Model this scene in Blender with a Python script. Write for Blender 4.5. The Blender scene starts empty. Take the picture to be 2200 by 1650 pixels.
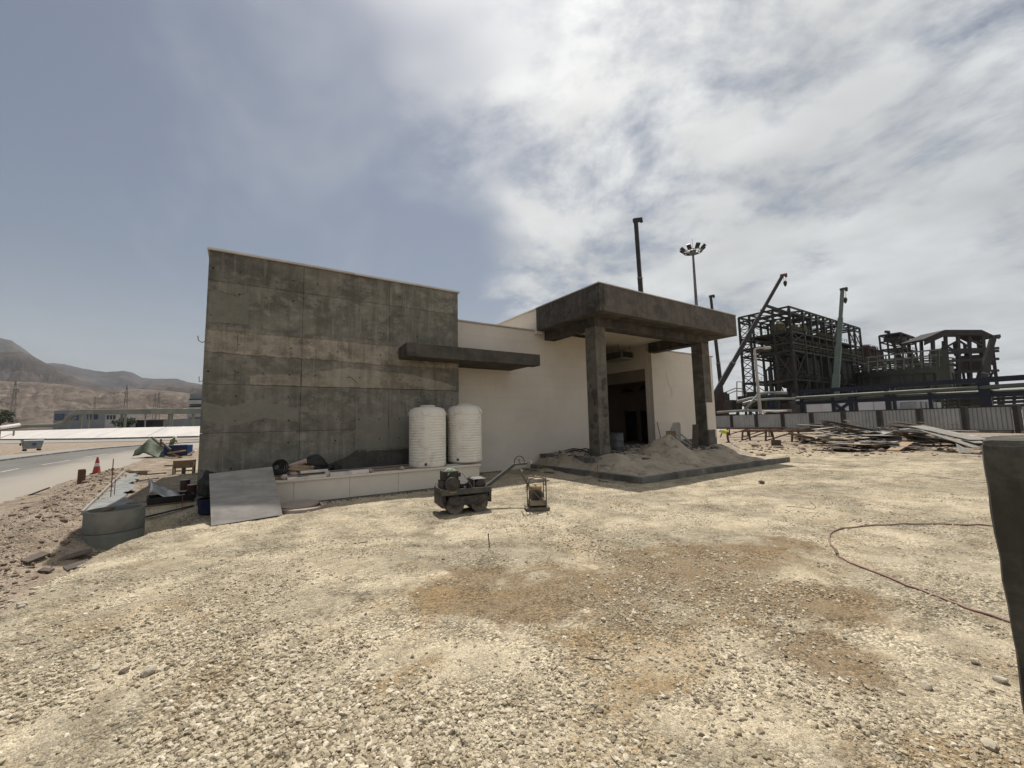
import bpy, bmesh, math, random
import numpy as np
from mathutils import Vector, Matrix, Quaternion
random.seed(7); rng = np.random.default_rng(11)
S = bpy.context.scene
COL = S.collection
R = math.radians

# ------------------------------------------------------------------ camera
F_PX, YAW, PITCH, ROLL, CAMZ = 870.07, R(56.5046), R(5.5454), R(-1.2204), 2.1
fw = Vector((math.cos(YAW)*math.cos(PITCH), math.sin(YAW)*math.cos(PITCH), math.sin(PITCH)))
r0 = Vector((math.sin(YAW), -math.cos(YAW), 0)); u0 = r0.cross(fw)
cr = math.cos(ROLL)*r0 + math.sin(ROLL)*u0; cu = cr.cross(fw)
CAM = Vector((0, 0, CAMZ))
cd = bpy.data.cameras.new('camera'); cam = bpy.data.objects.new('camera', cd); COL.objects.link(cam)
cam.matrix_world = Matrix(((cr.x, cu.x, -fw.x, 0), (cr.y, cu.y, -fw.y, 0), (cr.z, cu.z, -fw.z, CAMZ), (0, 0, 0, 1)))
cd.sensor_fit = 'HORIZONTAL'; cd.sensor_width = 36; cd.lens = 36*F_PX/2200
cd.clip_start = 0.05; cd.clip_end = 30000
S.camera = cam

# survey helpers: turn a sighting (photo pixel) into a point of the place
def ray(px, py): return cr*((px-1100)/F_PX) - cu*((py-825)/F_PX) + fw
def at(px, py, t): return CAM + ray(px, py)*t                       # at forward distance t
def gp(px, py, z=0.0):
    d = ray(px, py); return CAM + d*((z-CAMZ)/d.z)                   # on a level plane
def ony(px, py, y): d = ray(px, py); return CAM + d*(y/d.y)          # on a wall plane y = const
def onx(px, py, x): d = ray(px, py); return CAM + d*(x/d.x)          # on a wall plane x = const

# ------------------------------------------------------------------ light
SUN = Vector((0.25, 0.40, 1.0)).normalized()
W = bpy.data.worlds.new('World'); S.world = W; W.use_nodes = True
nt = W.node_tree; N = nt.nodes; L = nt.links; N.clear()
def wn(t, **k):
    n = N.new(t)
    for a, b in k.items(): setattr(n, a, b)
    return n
def wm(op, a, b=None, c=None, clamp=False):
    n = N.new('ShaderNodeMath'); n.operation = op; n.use_clamp = clamp
    for i, v in enumerate((a, b, c)):
        if v is None: continue
        if isinstance(v, (int, float)): n.inputs[i].default_value = v
        else: L.new(v, n.inputs[i])
    return n.outputs[0]
def wv(op, a, b=None):
    n = N.new('ShaderNodeVectorMath'); n.operation = op
    for i, v in enumerate((a, b)):
        if v is None: continue
        if isinstance(v, (tuple, Vector)): n.inputs[i].default_value = tuple(v)
        else: L.new(v, n.inputs[i])
    return n
out = wn('ShaderNodeOutputWorld')
sky = wn('ShaderNodeTexSky', sky_type='NISHITA', sun_disc=False)
sky.sun_elevation = math.asin(SUN.z); sky.sun_rotation = math.atan2(SUN.x, SUN.y)
sky.air_density = 1.2; sky.dust_density = 1.6; sky.ozone_density = 2.0; sky.altitude = 0
bg1 = wn('ShaderNodeBackground'); bg1.inputs[1].default_value = 0.053
hs = wn('ShaderNodeHueSaturation'); hs.inputs['Saturation'].default_value = 0.70
L.new(sky.outputs[0], hs.inputs['Color'])
tint = wn('ShaderNodeMix', data_type='RGBA', blend_type='MULTIPLY'); tint.inputs[0].default_value = 1.0
L.new(hs.outputs[0], tint.inputs[6]); tint.inputs[7].default_value = (0.955, 0.995, 1.05, 1)
L.new(tint.outputs[2], bg1.inputs[0])
tc = wn('ShaderNodeTexCoord')
sep = wn('ShaderNodeSeparateXYZ'); L.new(tc.outputs['Generated'], sep.inputs[0])
zc = wm('ADD', wm('MAXIMUM', sep.outputs[2], 0.0), 0.16)
comb = wn('ShaderNodeCombineXYZ'); L.new(wm('DIVIDE', sep.outputs[0], zc), comb.inputs[0]); L.new(wm('DIVIDE', sep.outputs[1], zc), comb.inputs[1])
P = comb.outputs[0]
def noise(vec, scale, detail=6, rough=0.55, dist=0.0, loc=(0,0,0), rotz=0.0, stretch=(1,1,1)):
    mp = wn('ShaderNodeMapping'); mp.inputs['Location'].default_value = loc; mp.inputs['Rotation'].default_value = (0,0,rotz); mp.inputs['Scale'].default_value = stretch
    L.new(vec, mp.inputs[0]); n = wn('ShaderNodeTexNoise'); n.inputs['Scale'].default_value = scale; n.inputs['Detail'].default_value = detail
    n.inputs['Roughness'].default_value = rough; n.inputs['Distortion'].default_value = dist; L.new(mp.outputs[0], n.inputs[0]); return n.outputs[0]
def ramp(v, a, b):
    m = wn('ShaderNodeMapRange'); m.interpolation_type = 'SMOOTHSTEP'; L.new(v, m.inputs[0]); m.inputs[1].default_value = a; m.inputs[2].default_value = b; return m.outputs[0]
side = wv('DOT_PRODUCT', P, (r0.x, r0.y, 0)).outputs['Value']        # cloud bank lies to the right of the view, clear blue to the left
ahead = wv('DOT_PRODUCT', P, (math.cos(YAW), math.sin(YAW), 0)).outputs['Value']
big = noise(P, 1.1, 3, 0.55, 0.3, (3.1, 1.7, 0))
edge = wm('ADD', wm('ADD', side, wm('MULTIPLY', wm('SUBTRACT', big, 0.5), 1.5)), wm('ADD', 0.16, wm('MULTIPLY', wm('SUBTRACT', 1.15, ahead), 0.20)))
bank = ramp(edge, -0.22, 0.24)
wisp = noise(P, 1.6, 7, 0.60, 0.3, (0.4, 5.2, 0), 0.9, (1.0, 1.05, 1))
fine = noise(P, 6.0, 5, 0.64, 0.2, (2.2, 0.3, 0), 0.7, (1.0, 1.0, 1))
wsp = wm('ADD', wm('MULTIPLY', wisp, 0.78), wm('MULTIPLY', fine, 0.22))
cov = wm('MULTIPLY', bank, ramp(wm('ADD', wsp, wm('MULTIPLY', ramp(edge, 0.2, 1.6), 0.07)), 0.36, 0.58), clamp=True)
thin = wm('MULTIPLY', ramp(noise(P, 1.7, 4, 0.6, 0.4, (7.0, 2.0, 0), 0.5, (1.0, 0.5, 1)), 0.48, 0.78), 0.24)
low = ramp(sep.outputs[2], 0.34, 0.0)                                 # dusty milky air towards the horizon
lowr = wm('MULTIPLY', low, wm('ADD', wm('MULTIPLY', bank, 0.62), 0.30))
cover = wm('MAXIMUM', wm('MAXIMUM', cov, thin), lowr, clamp=True)
sd = wv('DOT_PRODUCT', tc.outputs['Generated'], tuple(SUN)).outputs['Value']
glow = wm('POWER', wm('MAXIMUM', sd, 0.0), 7.0)
shade = noise(P, 1.9, 3, 0.6, 0.2, (9.0, 4.0, 0), 0.2)
lum = wm('ADD', wm('ADD', 0.60, wm('MULTIPLY', glow, 0.55)), wm('MULTIPLY', wm('SUBTRACT', shade, 0.5), 0.60))
ccol = wn('ShaderNodeMix', data_type='RGBA', blend_type='MIX'); ccol.inputs[6].default_value = (0.90, 0.955, 1.0, 1); ccol.inputs[7].default_value = (1.0, 0.995, 0.965, 1)
L.new(wm('POWER', wm('MAXIMUM', sd, 0.0), 2.0), ccol.inputs[0])
bg2 = wn('ShaderNodeBackground'); L.new(ccol.outputs[2], bg2.inputs[0]); L.new(lum, bg2.inputs[1])
mix = wn('ShaderNodeMixShader'); L.new(cover, mix.inputs[0]); L.new(bg1.outputs[0], mix.inputs[1]); L.new(bg2.outputs[0], mix.inputs[2])
L.new(mix.outputs[0], out.inputs[0])
sl = bpy.data.lights.new('sun', 'SUN'); sl.energy = 4.7; sl.angle = R(0.6); sl.color = (1.0, 0.955, 0.88)
so = bpy.data.objects.new('sun', sl); COL.objects.link(so)
so.rotation_mode = 'QUATERNION'; so.rotation_quaternion = (-SUN).to_track_quat('-Z', 'Y'); so.location = (20, 30, 80)
W.cycles.sampling_method = 'MANUAL'; W.cycles.sample_map_resolution = 256
S.view_settings.view_transform = 'Standard'; S.view_settings.look = 'None'; S.view_settings.exposure = 0.16; S.view_settings.gamma = 1.0
S.view_settings.use_curve_mapping = False
S.cycles.max_bounces = 5; S.cycles.diffuse_bounces = 3; S.cycles.glossy_bounces = 2; S.cycles.transmission_bounces = 2; S.cycles.volume_bounces = 0; S.cycles.transparent_max_bounces = 4
S.cycles.caustics_reflective = False; S.cycles.caustics_refractive = False

# ------------------------------------------------------------------ materials
MATS = {}
class NT:
    def __init__(s, name):
        m = bpy.data.materials.new(name); m.use_nodes = True; s.m = m; s.t = m.node_tree; s.t.nodes.clear()
        s.out = s.n('ShaderNodeOutputMaterial'); s.b = s.n('ShaderNodeBsdfPrincipled'); s.l(s.b.outputs[0], s.out.inputs[0])
        s.pos = s.n('ShaderNodeNewGeometry').outputs['Position']
        MATS[name] = m
    def n(s, t, **k):
        x = s.t.nodes.new(t)
        for a, b in k.items(): setattr(x, a, b)
        return x
    def l(s, a, b): s.t.links.new(a, b)
    def val(s, sock, v):
        if isinstance(v, (int, float)): sock.default_value = v
        elif isinstance(v, tuple): sock.default_value = v if len(v) != 3 or sock.type == 'VECTOR' else (*v, 1)
        else: s.l(v, sock)
    def math(s, op, a, b=None, c=None, clamp=False):
        x = s.n('ShaderNodeMath'); x.operation = op; x.use_clamp = clamp
        for i, v in enumerate((a, b, c)):
            if v is not None: s.val(x.inputs[i], v)
        return x.outputs[0]
    def noise(s, scale, detail=5, rough=0.55, dist=0.0, stretch=None, loc=(0,0,0), vec=None):
        v = vec or s.pos
        if stretch or loc != (0,0,0):
            mp = s.n('ShaderNodeMapping'); mp.inputs['Scale'].default_value = stretch or (1,1,1); mp.inputs['Location'].default_value = loc; s.l(v, mp.inputs[0]); v = mp.outputs[0]
        x = s.n('ShaderNodeTexNoise'); x.inputs['Scale'].default_value = scale; x.inputs['Detail'].default_value = detail
        x.inputs['Roughness'].default_value = rough; x.inputs['Distortion'].default_value = dist; s.l(v, x.inputs[0]); return x.outputs[0]
    def vor(s, scale, feature='F1', rand=1.0, out='Distance'):
        x = s.n('ShaderNodeTexVoronoi', feature=feature); x.inputs['Scale'].default_value = scale; x.inputs['Randomness'].default_value = rand; s.l(s.pos, x.inputs[0]); return x.outputs[out]
    def ramp(s, v, a, b, lo=0.0, hi=1.0):
        m = s.n('ShaderNodeMapRange'); m.interpolation_type = 'SMOOTHSTEP'; s.l(v, m.inputs[0]); m.inputs[1].default_value = a; m.inputs[2].default_value = b
        m.inputs[3].default_value = lo; m.inputs[4].default_value = hi; return m.outputs[0]
    def mix(s, f, a, b, blend='MIX'):
        x = s.n('ShaderNodeMix', data_type='RGBA', blend_type=blend); s.val(x.inputs[0], f); s.val(x.inputs[6], a); s.val(x.inputs[7], b); return x.outputs[2]
    def xyz(s):
        x = s.n('ShaderNodeSeparateXYZ'); s.l(s.pos, x.inputs[0]); return x.outputs
    def rnd(s): return s.n('ShaderNodeObjectInfo').outputs['Random']
    def scale(s, col, f):   # multiply a colour by a grey value
        v = s.n('ShaderNodeVectorMath'); v.operation = 'SCALE'; s.l(col, v.inputs[0]); s.val(v.inputs['Scale'], f); return v.outputs[0]
    def bump(s, h, strength=0.4, dist=0.02):
        x = s.n('ShaderNodeBump'); x.inputs['Strength'].default_value = strength; x.inputs['Distance'].default_value = dist; s.l(h, x.inputs['Height']); s.l(x.outputs[0], s.b.inputs['Normal'])
    def fin(s, col, rough=0.8, metal=0.0, spec=0.3):
        s.val(s.b.inputs['Base Color'], col); s.val(s.b.inputs['Roughness'], rough); s.b.inputs['Metallic'].default_value = metal
        s.b.inputs['Specular IOR Level'].default_value = spec; return s.m
def pm(name, c1, c2=None, scale=2.0, rough=0.75, bump=0.25, bscale=30, bd=0.01, metal=0.0, rnd=0.15, stretch=None, spec=0.3, dirt=None):
    """ plain procedural material: two tones of noise, fine relief, a little difference from piece to piece """
    s = NT(name); c2 = c2 or tuple(x*0.72 for x in c1)
    f = s.ramp(s.noise(scale, 6, 0.6, 0.2, stretch), 0.32, 0.68)
    col = s.mix(f, c1, c2)
    if dirt:
        col = s.mix(s.ramp(s.noise(scale*0.6, 7, 0.65, 0.4, None, (3, 8, 1)), 0.48, 0.72), col, dirt)
    if rnd:
        col = s.scale(col, s.math('MULTIPLY_ADD', s.rnd(), 2*rnd, 1-rnd))
    s.bump(s.noise(bscale, 4, 0.6, 0, stretch), bump, bd)
    return s.fin(col, rough, metal, spec)
def M(n): return MATS[n]

pm('steel_dark', (0.016, 0.019, 0.017), (0.034, 0.033, 0.027), 0.3, 0.6, 0.1, 3, rnd=0.25)
pm('steel_green', (0.03, 0.038, 0.031), (0.05, 0.055, 0.044), 0.3, 0.6, 0.1, 3, rnd=0.25)
pm('steel_rust', (0.065, 0.038, 0.033), (0.04, 0.03, 0.03), 0.4, 0.8, 0.1, 3, rnd=0.25)
pm('steel_purple', (0.042, 0.036, 0.04), (0.03, 0.027, 0.031), 0.4, 0.8, 0.1, 3, rnd=0.25)
pm('rail_yellow', (0.115, 0.105, 0.04), (0.07, 0.066, 0.036), 0.6, 0.6, 0.05, 3, rnd=0.2)
pm('blue_paint', (0.012, 0.017, 0.034), (0.016, 0.02, 0.03), 0.5, 0.5, 0.05, 3, rnd=0.15)
pm('pipe_silver', (0.27, 0.27, 0.25), (0.17, 0.17, 0.155), 0.4, 0.42, 0.05, 3, 0.01, 0.35, 0.1)
pm('pipe_green', (0.115, 0.125, 0.105), (0.075, 0.083, 0.07), 0.4, 0.5, 0.05, 3)
pm('tank_green', (0.05, 0.06, 0.048), (0.03, 0.037, 0.031), 0.25, 0.6, 0.05, 2)
pm('shed_white', (0.52, 0.53, 0.56), (0.44, 0.45, 0.48), 0.3, 0.6, 0.05, 2, rnd=0.05)
pm('sheet_grey', (0.34, 0.355, 0.36), (0.27, 0.28, 0.285), 0.5, 0.5, 0.05, 4, 0.01, 0.2, 0.08)
pm('crane_black', (0.02, 0.02, 0.022), (0.035, 0.033, 0.03), 0.8, 0.5, 0.05, 5)
pm('crane_red', (0.26, 0.03, 0.03), (0.16, 0.03, 0.03), 0.8, 0.5, 0.05, 5)
pm('crane_green', (0.15, 0.20, 0.18), (0.12, 0.16, 0.145), 0.5, 0.5, 0.05, 5)
pm('mast_grey', (0.17, 0.175, 0.18), (0.13, 0.13, 0.135), 0.5, 0.5, 0.05, 5, 0.01, 0.3)
pm('lamp_glass', (0.10, 0.10, 0.10), (0.08, 0.08, 0.08), 3, 0.25, 0.0, 5)
pm('wood_grey', (0.40, 0.375, 0.34), (0.25, 0.23, 0.21), 3, 0.85, 0.3, 25, rnd=0.32, stretch=(1, 5, 5))
pm('wood_dark', (0.13, 0.105, 0.085), (0.075, 0.06, 0.05), 3, 0.85, 0.3, 25, rnd=0.3, stretch=(1, 5, 5))
pm('wood_tan', (0.30, 0.215, 0.13), (0.21, 0.145, 0.085), 3, 0.85, 0.3, 25, rnd=0.25, stretch=(1, 5, 5))
pm('wood_red', (0.15, 0.08, 0.055), (0.10, 0.058, 0.042), 3, 0.85, 0.3, 25, rnd=0.25)
pm('ply_worn', (0.25, 0.23, 0.205), (0.17, 0.155, 0.14), 2, 0.9, 0.3, 25, rnd=0.2)
pm('plywood', (0.29, 0.27, 0.25), (0.22, 0.205, 0.19), 1.8, 0.95, 0.4, 30, 0.006, rnd=0.0, spec=0.08, stretch=(1, 4, 4), dirt=(0.17, 0.155, 0.14))
pm('stone_white', (0.66, 0.60, 0.55), (0.54, 0.48, 0.43), 4, 0.8, 0.2, 40, rnd=0.12)
pm('stone_pink', (0.42, 0.33, 0.28), (0.32, 0.26, 0.22), 4, 0.85, 0.3, 25, rnd=0.2)
pm('black_rubber', (0.015, 0.015, 0.015), (0.03, 0.028, 0.026), 5, 0.7, 0.1, 30)
pm('machine_black', (0.022, 0.021, 0.02), (0.055, 0.047, 0.04), 6, 0.6, 0.15, 40, 0.004, dirt=(0.09, 0.075, 0.058))
pm('machine_grey', (0.055, 0.055, 0.053), (0.085, 0.08, 0.072), 5, 0.55, 0.1, 40, 0.003, dirt=(0.12, 0.10, 0.08))
pm('machine_alu', (0.30, 0.29, 0.27), (0.16, 0.15, 0.14), 18, 0.45, 0.2, 60, 0.003, 0.6)
pm('drum_steel', (0.17, 0.145, 0.115), (0.105, 0.09, 0.072), 7, 0.6, 0.2, 50, 0.003, 0.25, dirt=(0.22, 0.185, 0.14))
pm('frame_dusty', (0.085, 0.072, 0.06), (0.14, 0.12, 0.095), 8, 0.6, 0.15, 50, 0.003)
pm('engine_tan', (0.30, 0.24, 0.165), (0.20, 0.165, 0.12), 9, 0.75, 0.25, 50, 0.004, dirt=(0.14, 0.11, 0.085))
pm('engine_yellow', (0.30, 0.185, 0.08), (0.24, 0.165, 0.09), 9, 0.6, 0.1, 50, 0.003, dirt=(0.34, 0.27, 0.17))
pm('cloth_pale', (0.42, 0.46, 0.34), (0.26, 0.30, 0.22), 20, 0.9, 0.4, 60)
pm('silver_sheet', (0.62, 0.62, 0.63), (0.5, 0.5, 0.52), 8, 0.35, 0.5, 20, 0.02, 0.4)
pm('tarp_green', (0.06, 0.075, 0.04), (0.04, 0.052, 0.03), 2.5, 0.6, 0.4, 8, 0.03)
pm('box_blue', (0.03, 0.07, 0.22), (0.04, 0.08, 0.2), 2, 0.5, 0.05, 10)
pm('box_navy', (0.012, 0.018, 0.06), (0.015, 0.02, 0.05), 2, 0.5, 0.05, 10)
pm('cone_red', (0.34, 0.05, 0.04), (0.26, 0.055, 0.05), 6, 0.55, 0.05, 20)
pm('cone_white', (0.66, 0.62, 0.58), (0.5, 0.46, 0.42), 6, 0.5, 0.05, 20)
pm('tin_brown', (0.11, 0.045, 0.035), (0.075, 0.04, 0.035), 6, 0.5, 0.05, 20)
pm('tin_lid', (0.45, 0.43, 0.40), (0.35, 0.33, 0.3), 6, 0.4, 0.05, 20, 0.01, 0.5)
pm('rust', (0.20, 0.095, 0.05), (0.12, 0.065, 0.04), 12, 0.85, 0.3, 50, 0.004)
pm('bin_grey', (0.19, 0.20, 0.205), (0.14, 0.145, 0.15), 3, 0.5, 0.05, 10)
pm('skin', (0.20, 0.11, 0.075), (0.18, 0.10, 0.07), 8, 0.6, 0.02, 20, rnd=0)
pm('hivis', (0.50, 0.62, 0.06), (0.42, 0.54, 0.06), 8, 0.7, 0.2, 25, rnd=0)
pm('vest_green', (0.17, 0.22, 0.07), (0.13, 0.17, 0.06), 8, 0.7, 0.2, 25, rnd=0)
pm('cloth_brown', (0.11, 0.05, 0.045), (0.08, 0.04, 0.035), 8, 0.85, 0.2, 25, rnd=0)
pm('cloth_dark', (0.03, 0.035, 0.05), (0.04, 0.045, 0.055), 8, 0.85, 0.2, 25, rnd=0)
pm('helmet_white', (0.72, 0.70, 0.66), (0.62, 0.6, 0.56), 8, 0.35, 0.0, 25, rnd=0)
pm('boot', (0.04, 0.03, 0.025), (0.05, 0.04, 0.03), 8, 0.8, 0.1, 25, rnd=0)
pm('far_white', (0.38, 0.37, 0.35), (0.31, 0.30, 0.285), 0.2, 0.8, 0.02, 1, rnd=0.08)
pm('far_grey', (0.22, 0.225, 0.23), (0.18, 0.185, 0.19), 0.2, 0.8, 0.02, 1, rnd=0.08)
pm('far_glass', (0.035, 0.06, 0.10), (0.04, 0.055, 0.085), 0.2, 0.25, 0.0, 1)
pm('far_pane', (0.03, 0.04, 0.06), (0.03, 0.04, 0.05), 0.2, 0.25, 0.0, 1)
pm('bridge_green', (0.20, 0.205, 0.165), (0.16, 0.165, 0.135), 0.2, 0.7, 0.02, 1)
pm('bank_white', (0.60, 0.56, 0.52), (0.52, 0.48, 0.45), 0.3, 0.85, 0.05, 3, rnd=0.05)
pm('pylon', (0.10, 0.09, 0.08), (0.08, 0.075, 0.07), 0.4, 0.7, 0.0, 3)
pm('leaf', (0.045, 0.06, 0.028), (0.075, 0.085, 0.04), 0.8, 0.7, 0.0, 3, rnd=0)
pm('bark', (0.10, 0.075, 0.05), (0.07, 0.055, 0.04), 2, 0.9, 0.2, 10)
pm('hose', (0.30, 0.20, 0.165), (0.20, 0.105, 0.075), 1.1, 0.6, 0.1, 40, 0.003, rnd=0)
pm('wire', (0.05, 0.045, 0.04), (0.07, 0.06, 0.05), 4, 0.6, 0.05, 40)
pm('black_void', (0.012, 0.011, 0.01), (0.016, 0.014, 0.012), 2, 0.9, 0.0, 10)
pm('door_brown', (0.02, 0.015, 0.012), (0.028, 0.02, 0.016), 2, 0.6, 0.0, 10)
pm('paint_line', (0.50, 0.48, 0.44), (0.33, 0.32, 0.29), 3, 0.8, 0.05, 20, rnd=0)
pm('ring_concrete', (0.155, 0.155, 0.132), (0.12, 0.12, 0.102), 2.2, 0.85, 0.3, 35, 0.006, dirt=(0.20, 0.185, 0.155))
pm('kerb_concrete', (0.15, 0.145, 0.13), (0.085, 0.082, 0.075), 1.6, 0.9, 0.5, 20, 0.012, dirt=(0.28, 0.24, 0.19))
pm('wet_concrete', (0.27, 0.27, 0.26), (0.19, 0.19, 0.185), 3, 0.92, 0.8, 14, 0.04, rnd=0, spec=0.1)
pm('ceiling_white', (0.66, 0.61, 0.52), (0.58, 0.53, 0.45), 0.5, 0.9, 0.05, 20, rnd=0)
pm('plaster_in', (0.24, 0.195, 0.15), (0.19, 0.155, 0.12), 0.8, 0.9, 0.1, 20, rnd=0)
pm('coping', (0.52, 0.48, 0.44), (0.42, 0.39, 0.35), 1.5, 0.8, 0.2, 30)
pm('duct', (0.10, 0.10, 0.095), (0.07, 0.07, 0.066), 2, 0.5, 0.1, 20, 0.004, 0.3)
pm('drum_blue', (0.10, 0.115, 0.125), (0.07, 0.08, 0.09), 4, 0.6, 0.2, 20, 0.004, 0.3, dirt=(0.17, 0.16, 0.145))

def concrete(name, base, dark, light, streak=0.5, rnd=0.12):
    s = NT(name)
    a = s.ramp(s.noise(0.8, 8, 0.66, 0.15, (1, 1, 1.3)), 0.40, 0.62)
    b = s.ramp(s.noise(1.6, 10, 0.74, 0.15, (1, 1, 1.5), (4, 1, 7)), 0.45, 0.62)
    c = s.ramp(s.noise(1.3, 7, 0.6, 0.3, (3.6, 3.6, 0.36), (1, 9, 2)), 0.44, 0.66)
    d = s.ramp(s.noise(11, 6, 0.7, 0.2), 0.35, 0.75)
    col = s.mix(a, base, dark)
    col = s.mix(s.math('MULTIPLY', b, 0.7), col, light)
    col = s.mix(s.math('MULTIPLY', c, streak), col, dark)
    drip = s.ramp(s.noise(2.4, 6, 0.6, 0.1, (4.5, 4.5, 0.22), (6, 2, 5)), 0.55, 0.70)
    col = s.mix(s.math('MULTIPLY', drip, 0.45), col, light)
    col = s.mix(s.math('MULTIPLY', d, 0.22), col, tuple(x*0.5 for x in dark))
    if rnd: col = s.scale(col, s.math('MULTIPLY_ADD', s.rnd(), 2*rnd, 1-rnd))
    h = s.math('ADD', s.noise(16, 7, 0.65), s.math('MULTIPLY', s.noise(2.2, 4), 1.5))
    s.bump(h, 0.35, 0.015)
    return s.fin(col, 0.9, 0, 0.2)
concrete('concrete_wall', (0.185, 0.173, 0.145), (0.108, 0.104, 0.088), (0.275, 0.253, 0.217), 0.6, 0.16)
concrete('concrete_band', (0.30, 0.265, 0.215), (0.115, 0.10, 0.08), (0.40, 0.355, 0.295), 0.45, 0.08)
concrete('concrete_swath', (0.29, 0.26, 0.215), (0.16, 0.143, 0.112), (0.36, 0.325, 0.27), 0.4, 0.05)
concrete('concrete_patch', (0.19, 0.185, 0.155), (0.165, 0.162, 0.135), (0.21, 0.20, 0.17), 0.15, 0.05)
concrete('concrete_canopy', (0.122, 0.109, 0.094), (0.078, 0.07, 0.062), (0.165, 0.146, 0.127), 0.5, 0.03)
concrete('concrete_dark', (0.082, 0.074, 0.066), (0.045, 0.042, 0.039), (0.145, 0.128, 0.11), 0.5, 0.03)  # darker concrete tone for the left fascia, soffits and drop beams
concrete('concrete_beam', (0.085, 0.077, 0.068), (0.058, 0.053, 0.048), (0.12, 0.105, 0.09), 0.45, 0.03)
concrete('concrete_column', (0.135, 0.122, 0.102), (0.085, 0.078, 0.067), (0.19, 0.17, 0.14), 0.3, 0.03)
concrete('concrete_block', (0.07, 0.066, 0.056), (0.04, 0.038, 0.033), (0.13, 0.122, 0.105), 0.3, 0.0)

def stone_tile(name, base, dark):
    s = NT(name)
    a = s.ramp(s.noise(0.45, 6, 0.6, 0.4), 0.3, 0.72)
    b = s.ramp(s.noise(5, 7, 0.65, 0.3, (1, 1, 0.6)), 0.45, 0.75)
    col = s.mix(s.math('MULTIPLY', a, 0.6), base, dark)
    col = s.mix(s.math('MULTIPLY', b, 0.25), col, dark)
    col = s.scale(col, s.math('MULTIPLY_ADD', s.rnd(), 0.035, 0.985))
    s.bump(s.noise(45, 5, 0.6), 0.2, 0.004)
    return s.fin(col, 0.82, 0, 0.25)
stone_tile('beige_stone', (0.62, 0.565, 0.495), (0.52, 0.475, 0.415))
stone_tile('plinth_stone', (0.64, 0.58, 0.50), (0.51, 0.46, 0.39))

def tank_mat():
    s = NT('tank_plastic')
    z = s.xyz()[2]
    d = s.ramp(s.noise(2.4, 7, 0.66, 0.7), 0.45, 0.75)
    top = s.ramp(z, 2.35, 2.8)
    dust = s.math('MULTIPLY', s.math('MAXIMUM', d, s.math('MULTIPLY', top, 0.8)), 0.6)
    scr = s.ramp(s.noise(6, 8, 0.7, 1.2, (1, 1, 0.35)), 0.56, 0.72)
    col = s.mix(dust, (0.70, 0.665, 0.60), (0.43, 0.36, 0.285))
    col = s.mix(s.math('MULTIPLY', scr, 0.3), col, (0.48, 0.42, 0.35))
    s.bump(s.noise(18, 5, 0.6), 0.12, 0.006)
    s.b.inputs['Subsurface Weight'].default_value = 0.0
    return s.fin(col, 0.55, 0, 0.35)
tank_mat()

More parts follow.
